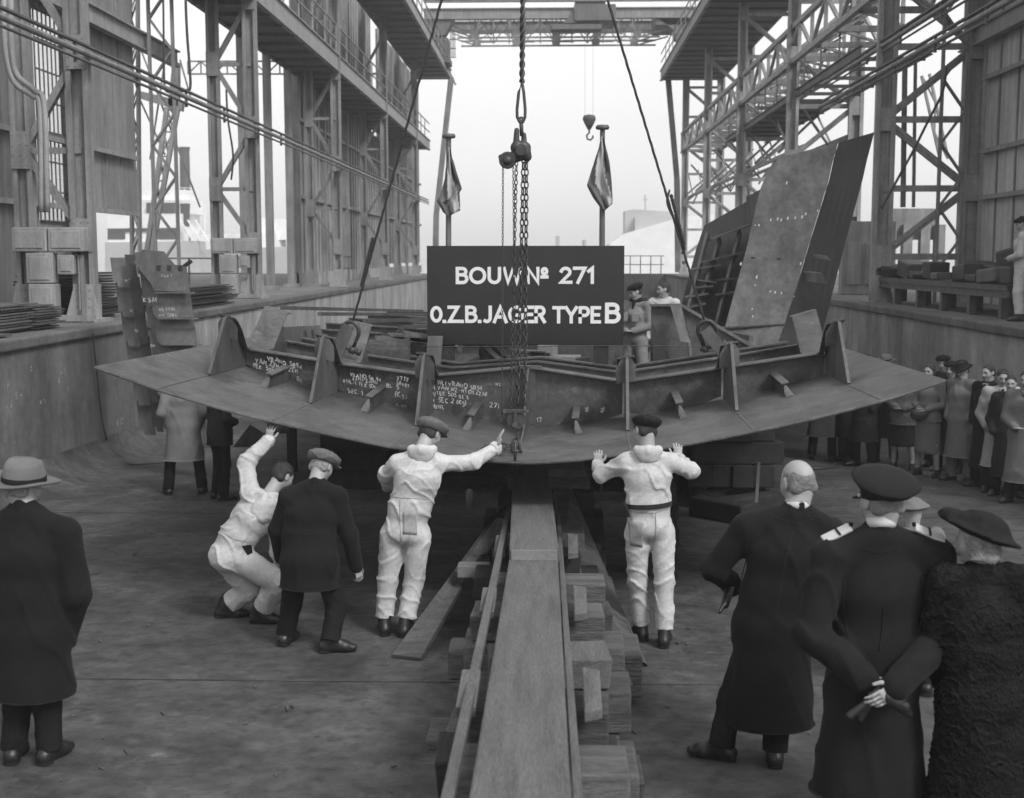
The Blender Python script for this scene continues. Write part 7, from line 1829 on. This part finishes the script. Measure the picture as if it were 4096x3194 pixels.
# ---- woman in fur
WY = 6.1
J = J_from(dict(head=(3905, 2165, .03), neck=(3925, 2265, .0), shL=(3790, 2330, 0), shR=(4060, 2330, 0), chest=(3930, 2450, 0), waist=(3930, 2620, 0), hip=(3930, 2780, 0),
                hpL=(3870, 2800), hpR=(3990, 2800), knL=(3880, 3100, .0), knR=(3980, 3100, .0), anL=(3890, 3450, .0), anR=(3970, 3450, .0),
                elL=(3745, 2560, .04), wrL=(3790, 2720, .2), elR=(4105, 2560, .04), wrR=(4060, 2720, .2)), WY, 1.66, f=(-.3, 1, 0), hf=(-.75, .6, -.1), bulk=1.08)
p_ = person(Vector((J['hip'].x, J['hip'].y, fz(WY))), 'woman in curly black fur coat and wide tilted black hat')
J['hs'] = 1.02; J['nohandL'] = True; J['nohandR'] = True
body(J, p_, hair='hair_grey', legs=True); hairdo(J, p_, 'curls', 'hair_grey', .0055); hat(J, p_, 'cloche', 'black_felt', .38, .22, 1.16)
coat(J, p_, .30, 'fur', flare=.22, wr=.010, wrs=44, h=.0085, chest=(.15, .155), waistr=.155, hipr=.17, sl=(.095, .088, .08), sh_r=.085, name='fur_coat')
for n in 'LR': shoe(J, p_, n)
# ---- man in fedora at the left edge
J = J_from(dict(head=(95, 1950, .05), neck=(95, 2020, .0), shL=(-60, 2130, 0), shR=(262, 2130, 0), chest=(100, 2220, 0), waist=(110, 2390, 0), hip=(118, 2530, 0),
                hpL=(50, 2570), hpR=(190, 2570), knL=(70, 2830, .0), knR=(190, 2830, .0), anL=(60, 3080, .0), anR=(200, 3080, .0),
                elL=(-110, 2360, .0), wrL=(-70, 2520, .1), elR=(308, 2380, -.02), wrR=(262, 2545, .1)), 7.15, 1.8, f=(.1, 1, 0), hf=(.45, .85, -.1), bulk=1.04)
p_ = person(Vector((J['hip'].x, J['hip'].y, fz(7.15))), 'man in light grey fedora and black coat at the left edge')
J['nohandR'] = True; J['hs'] = 1.05
body(J, p_, hair='hair_grey'); hairdo(J, p_, 'short', 'hair_grey'); hat(J, p_, 'fedora', 'felt', .12, .14, 1.22)
coat(J, p_, PY(200, 2770, 7.15).z, 'coat', flare=.195, wr=.009, chest=(.16, .165), waistr=.155, hipr=.17, sl=(.085, .078, .068), sh_r=.08, vent=(PY(100, 2450, 6.83), PY(105, 2800, 6.8)))
trousers(J, p_, 'trouser')
for n in 'LR': shoe(J, p_, n)
# ---- small figure hidden behind the officer
y_ = 8.6; b = Vector((PY(3650, 2100, y_).x, y_, fz(y_)))
J = stand(b, 1.36, 0, arms='down', head_pitch=-.2); p_ = person(b, 'short person with a grey hat almost hidden behind the naval officer'); body(J, p_, hero=False); hat(J, p_, 'cloche', 'felt', .1, -.1, 1.0); coat(J, p_, .6, 'tan_coat', h=.02); trousers(J, p_, 'trouser', h=.02)
for n in 'LR': shoe(J, p_, n)

# ---- background figures
def bystander(u, vfoot, Hh, yaw, label, outfit, arms='down', cap=None, capm='black_felt', hair_='short', hairm='hair', hp=-.12, hy=0.0, at=None, hem=None, group=None, m='coat', tm='trouser', flare=.2, bulk=1.0, lean=0, stance=.1, head_up=None, hh=.017, collar=None, hpale=None, coll=None):
    b = PF(u, vfoot) if at is None else Vector(at)
    if at is None: Hh = Hh
    J = stand(b, Hh, yaw, lean, arms, stance, hy, hp, bulk=bulk); p_ = person(b, label, group)
    woman = outfit in ('suit', 'furjacket')
    if arms in ('pocket',): J['nohandL'] = J['nohandR'] = True
    body(J, p_, hero=False, hair=hairm, legs=woman)
    hairdo(J, p_, hair_, hairm, .009)
    if cap: hat(J, p_, cap, capm, 0, 0, 1.05)
    k = Hh / 1.75
    if outfit == 'coverall': coverall(J, p_, m=m, h=.014, w=.98, wr=.009, hood=(m == 'white_cloth'))
    elif outfit == 'coat':
        coat(J, p_, b.z + (hem or .42) * k, m, flare=flare, h=hh, wr=.010, vent=(J['waist'] + J['f'] * .17 * k - UP * .05, J['hip'] + J['f'] * .22 * k - UP * .5)); trousers(J, p_, tm, h=.018)
    elif outfit == 'suit':
        coat(J, p_, J['hip'].z - .06, m, name='jacket', flare=.16, h=hh, waistr=.115, chest=(.12, .12), hipr=.14, sl=(.06, .052, .045), sh_r=.06)
        sdf_obj('skirt', [CAP(J['waist'], J['hip'], .11 * k, .145 * k, .03, J['r'], 1.25), CAP(J['hip'], Vector((b.x, b.y, b.z + .42 * k)), .145 * k, .17 * k, .03, J['r'], 1.2), CUT((b.x, b.y, b.z + .36 * k), (0, 0, -1))], .014, m, p_, (.006, 9, 4))
    elif outfit == 'furjacket':
        coat(J, p_, J['hip'].z - .14, m, name='fur_jacket', flare=.19, h=.012, wr=.010, wrs=30, waistr=.14, hipr=.165)
        sdf_obj('pleated_skirt', [CAP(J['hip'], Vector((b.x, b.y, b.z + .45 * k)), .14 * k, .18 * k, .03, J['r'], 1.2), CUT((b.x, b.y, b.z + .40 * k), (0, 0, -1))], .011, 'dark_coat', p_, (.010, 40, 4))
    for n in 'LR': shoe(J, p_, n, floor=b.z)
    if coll:
        mb = MB(); nb = J['neck'] + J['f'] * .06 * k - UP * .03
        mb.plate([nb - J['r'] * .04 + UP * .02, nb + J['r'] * .04 + UP * .02, nb - UP * .12], J['f'] * .03); put('shirt_front', mb, 'linen', p_)
        mb = MB(); mb.bar(nb + UP * .01 + J['f'] * .045, nb - UP * .11 + J['f'] * .05, .03, .012, J['f']); put('necktie', mb, 'black_felt', p_)
    return J, p_
gA = 'spectators along the right wall'
# behind the left wing
bystander(742, 1975, 1.75, .25, 'bystander in long grey trench coat standing below the left wing', 'coat', 'pocket', 'flat', 'black_felt', m='tan_coat', hem=.47, stance=.16, flare=.21, group='bystanders below the left wing', bulk=1.08)
bystander(885, 1998, 1.68, -.9, 'bystander in short dark jacket and dark trousers right of the trench coat', 'coat', 'front', None, m='dark_coat', hem=.76, stance=.04, flare=.17, group='bystanders below the left wing', bulk=1.0)
# two men by the sign
b = PY(2545, 1600, 18.3); b.z = .95
Jm, pm = bystander(0, 0, 1.67, 2.55, 'man in faded grey work suit and beret right beside the sign', 'coverall', 'front', 'beret', at=(PY(2545, 1200, 18.3).x, 18.3, .95), m='beige_cloth', hy=-.75, hp=-.35)
nb = Jm['neck']; sdf_obj('neckerchief', [CAP(nb - Jm['r'] * .05, nb + Jm['r'] * .05, .058, None, .02), CAP(nb + Jm['f'] * .07, nb + Jm['f'] * .10 - UP * .12, .03, .015, .02)], .012, 'black_felt', pm)
for e in (-1, 1):
    c = Jm['chest'] + Jm['f'] * .175 + Jm['r'] * e * .085 - UP * .02; mb = MB(); mb.box((c.x - .05, c.y - .02, c.z - .07), (c.x + .05, c.y + .03, c.z + .06)); put('breast_pocket', mb, 'beige_cloth', pm, bevel=.01)
bystander(0, 0, 1.66, 2.7, 'bareheaded man in white hooded coverall behind the bracket right of the sign', 'coverall', 'down', None, at=(PY(2655, 1200, 18.9).x, 18.9, .98), m='white_cloth', hy=-.9, hp=-.1)
mb = MB(); p = PY(2600, 1230, 20)
bystander(0, 0, 1.6, .3, 'man in dark coat with his back turned between the two men beside the sign', 'coat', 'down', None, at=(PY(2590, 1200, 19.6).x, 19.6, .80), m='dark_coat', hh=.02)
# worker on the right wall
x_ = PX(4068, 1280, 7.86)
bystander(0, 0, 1.73, 1.15, 'worker in white coverall and black beret standing on top of the right wall', 'coverall', 'front', 'beret', at=(7.78, 21.6, WALL_Z), m='white_cloth', hp=-.35, hy=.1)
# the crowd
S = [
 (3288, 1838, 1.70, -.35, 'spectator in long grey overcoat nearest the section, head hidden behind its outer bracket', 'coat', 'pocket', None, 'tan_coat', .40, .22, {}),
 (3385, 1842, 1.74, .9, 'spectator in dark coat and black beret whose head just shows over the right wing', 'coat', 'pocket', 'beret', 'dark_coat', .40, .2, {}),
 (3452, 1868, 1.72, 2.2, 'spectator in black coat and dark homburg hat, shiny shoes below the right wing', 'coat', 'pocket', 'fedora', 'dark_coat', .42, .2, {}),
 (3535, 1850, 1.70, 2.4, 'spectator in dark coat with a grey hat showing over the right wing', 'coat', 'down', 'fedora', 'coat', .42, .19, dict(capm='felt')),
 (3608, 1878, 1.58, 2.5, 'woman in mottled fur jacket and dark pleated skirt', 'furjacket', 'front', None, 'tweed', 0, 0, dict(hair_='woman')),
 (3705, 1905, 1.66, 2.35, 'woman in light grey suit and long skirt holding a dark bag', 'suit', 'front', None, 'tan_coat', 0, 0, dict(hair_='woman')),
 (3757, 1868, 1.72, 2.6, 'woman with pale beret-like hat behind the suited woman, only her face showing', 'coat', 'down', 'beret', 'dark_coat', .4, .19, dict(hair_='woman')),
 (3790, 1888, 1.66, 2.5, 'spectator in black coat and dark beret half hidden behind the fedora man', 'coat', 'down', 'beret', 'coat', .3, .2, {}),
 (3835, 1928, 1.72, 2.1, 'spectator in black fedora and light raincoat standing at the tip of the plate', 'coat', 'pocket', 'fedora', 'tan_coat', .38, .21, dict(tm='tan_coat', hy=.2, hp=-.25)),
 (3938, 1952, 1.72, 2.2, 'balding spectator in long black coat with hand near his chin', 'coat', 'pocket', None, 'coat', .30, .2, dict(hair_='short', hy=-.1, coll=True)),
 (3990, 1968, 1.68, 2.95, 'young spectator in open light trench coat facing the camera', 'coat', 'pocket', None, 'pale_coat', .38, .21, dict(coll=True, hp=-.3)),
 (4085, 2015, 1.72, 2.5, 'spectator at the right edge in grey coat raising a cigarette to his mouth', 'coat', 'mouth', None, 'tan_coat', .30, .21, {}),
 (4025, 1985, 1.62, 2.7, 'spectator in dark grey coat just behind the young man in the trench coat', 'coat', 'pocket', None, 'dark_coat', .3, .19, {}),
]
for (u, v, Hh, yaw, lb, of, arms, cap, m_, hem, fl, kw) in S:
    Jc, pc = bystander(u, v, Hh, yaw, lb, of, arms, cap, m=m_, hem=hem or None, flare=fl or .2, group=gA, **kw)
    if of == 'suit':
        c = Jc['wrL'] + Vector((-.12, -.1, -.05)); bg_ = thing('handbag', c, 'dark handbag held by the woman in the light grey suit', 'handbag')
        sdf_obj('bag', [ELL(c, (.13, .05, .10), None, .02), CUT(c + Vector((0, 0, .07)), (0, 0, 1))], .009, 'leather', bg_)
        mb = MB(); mb.path([c + Vector((.08 * math.cos(t_), 0, .06 + .08 * math.sin(t_))) for t_ in [PI * i / 10 for i in range(11)]], .007, 6); put('handle', mb, 'leather', bg_)
# ================================================================== AIR
mb = MB(); mb.box((-300, -30, -3.0), (300, 262, 30)); 
hz_ = put('haze', mb, 'white'); hz_.data.materials.clear()
hm = bpy.data.materials.new('haze'); hm.use_nodes = True; N = hm.node_tree.nodes; N.remove(N['Principled BSDF'])
pv = N.new('ShaderNodeVolumePrincipled'); pv.inputs['Density'].default_value = HAZE; pv.inputs['Color'].default_value = (.95, .95, .95, 1)
pv.inputs['Anisotropy'].default_value = 0.2
hm.node_tree.links.new(pv.outputs[0], N['Material Output'].inputs['Volume']); hz_.data.materials.append(hm)
hz_['kind'] = 'stuff'
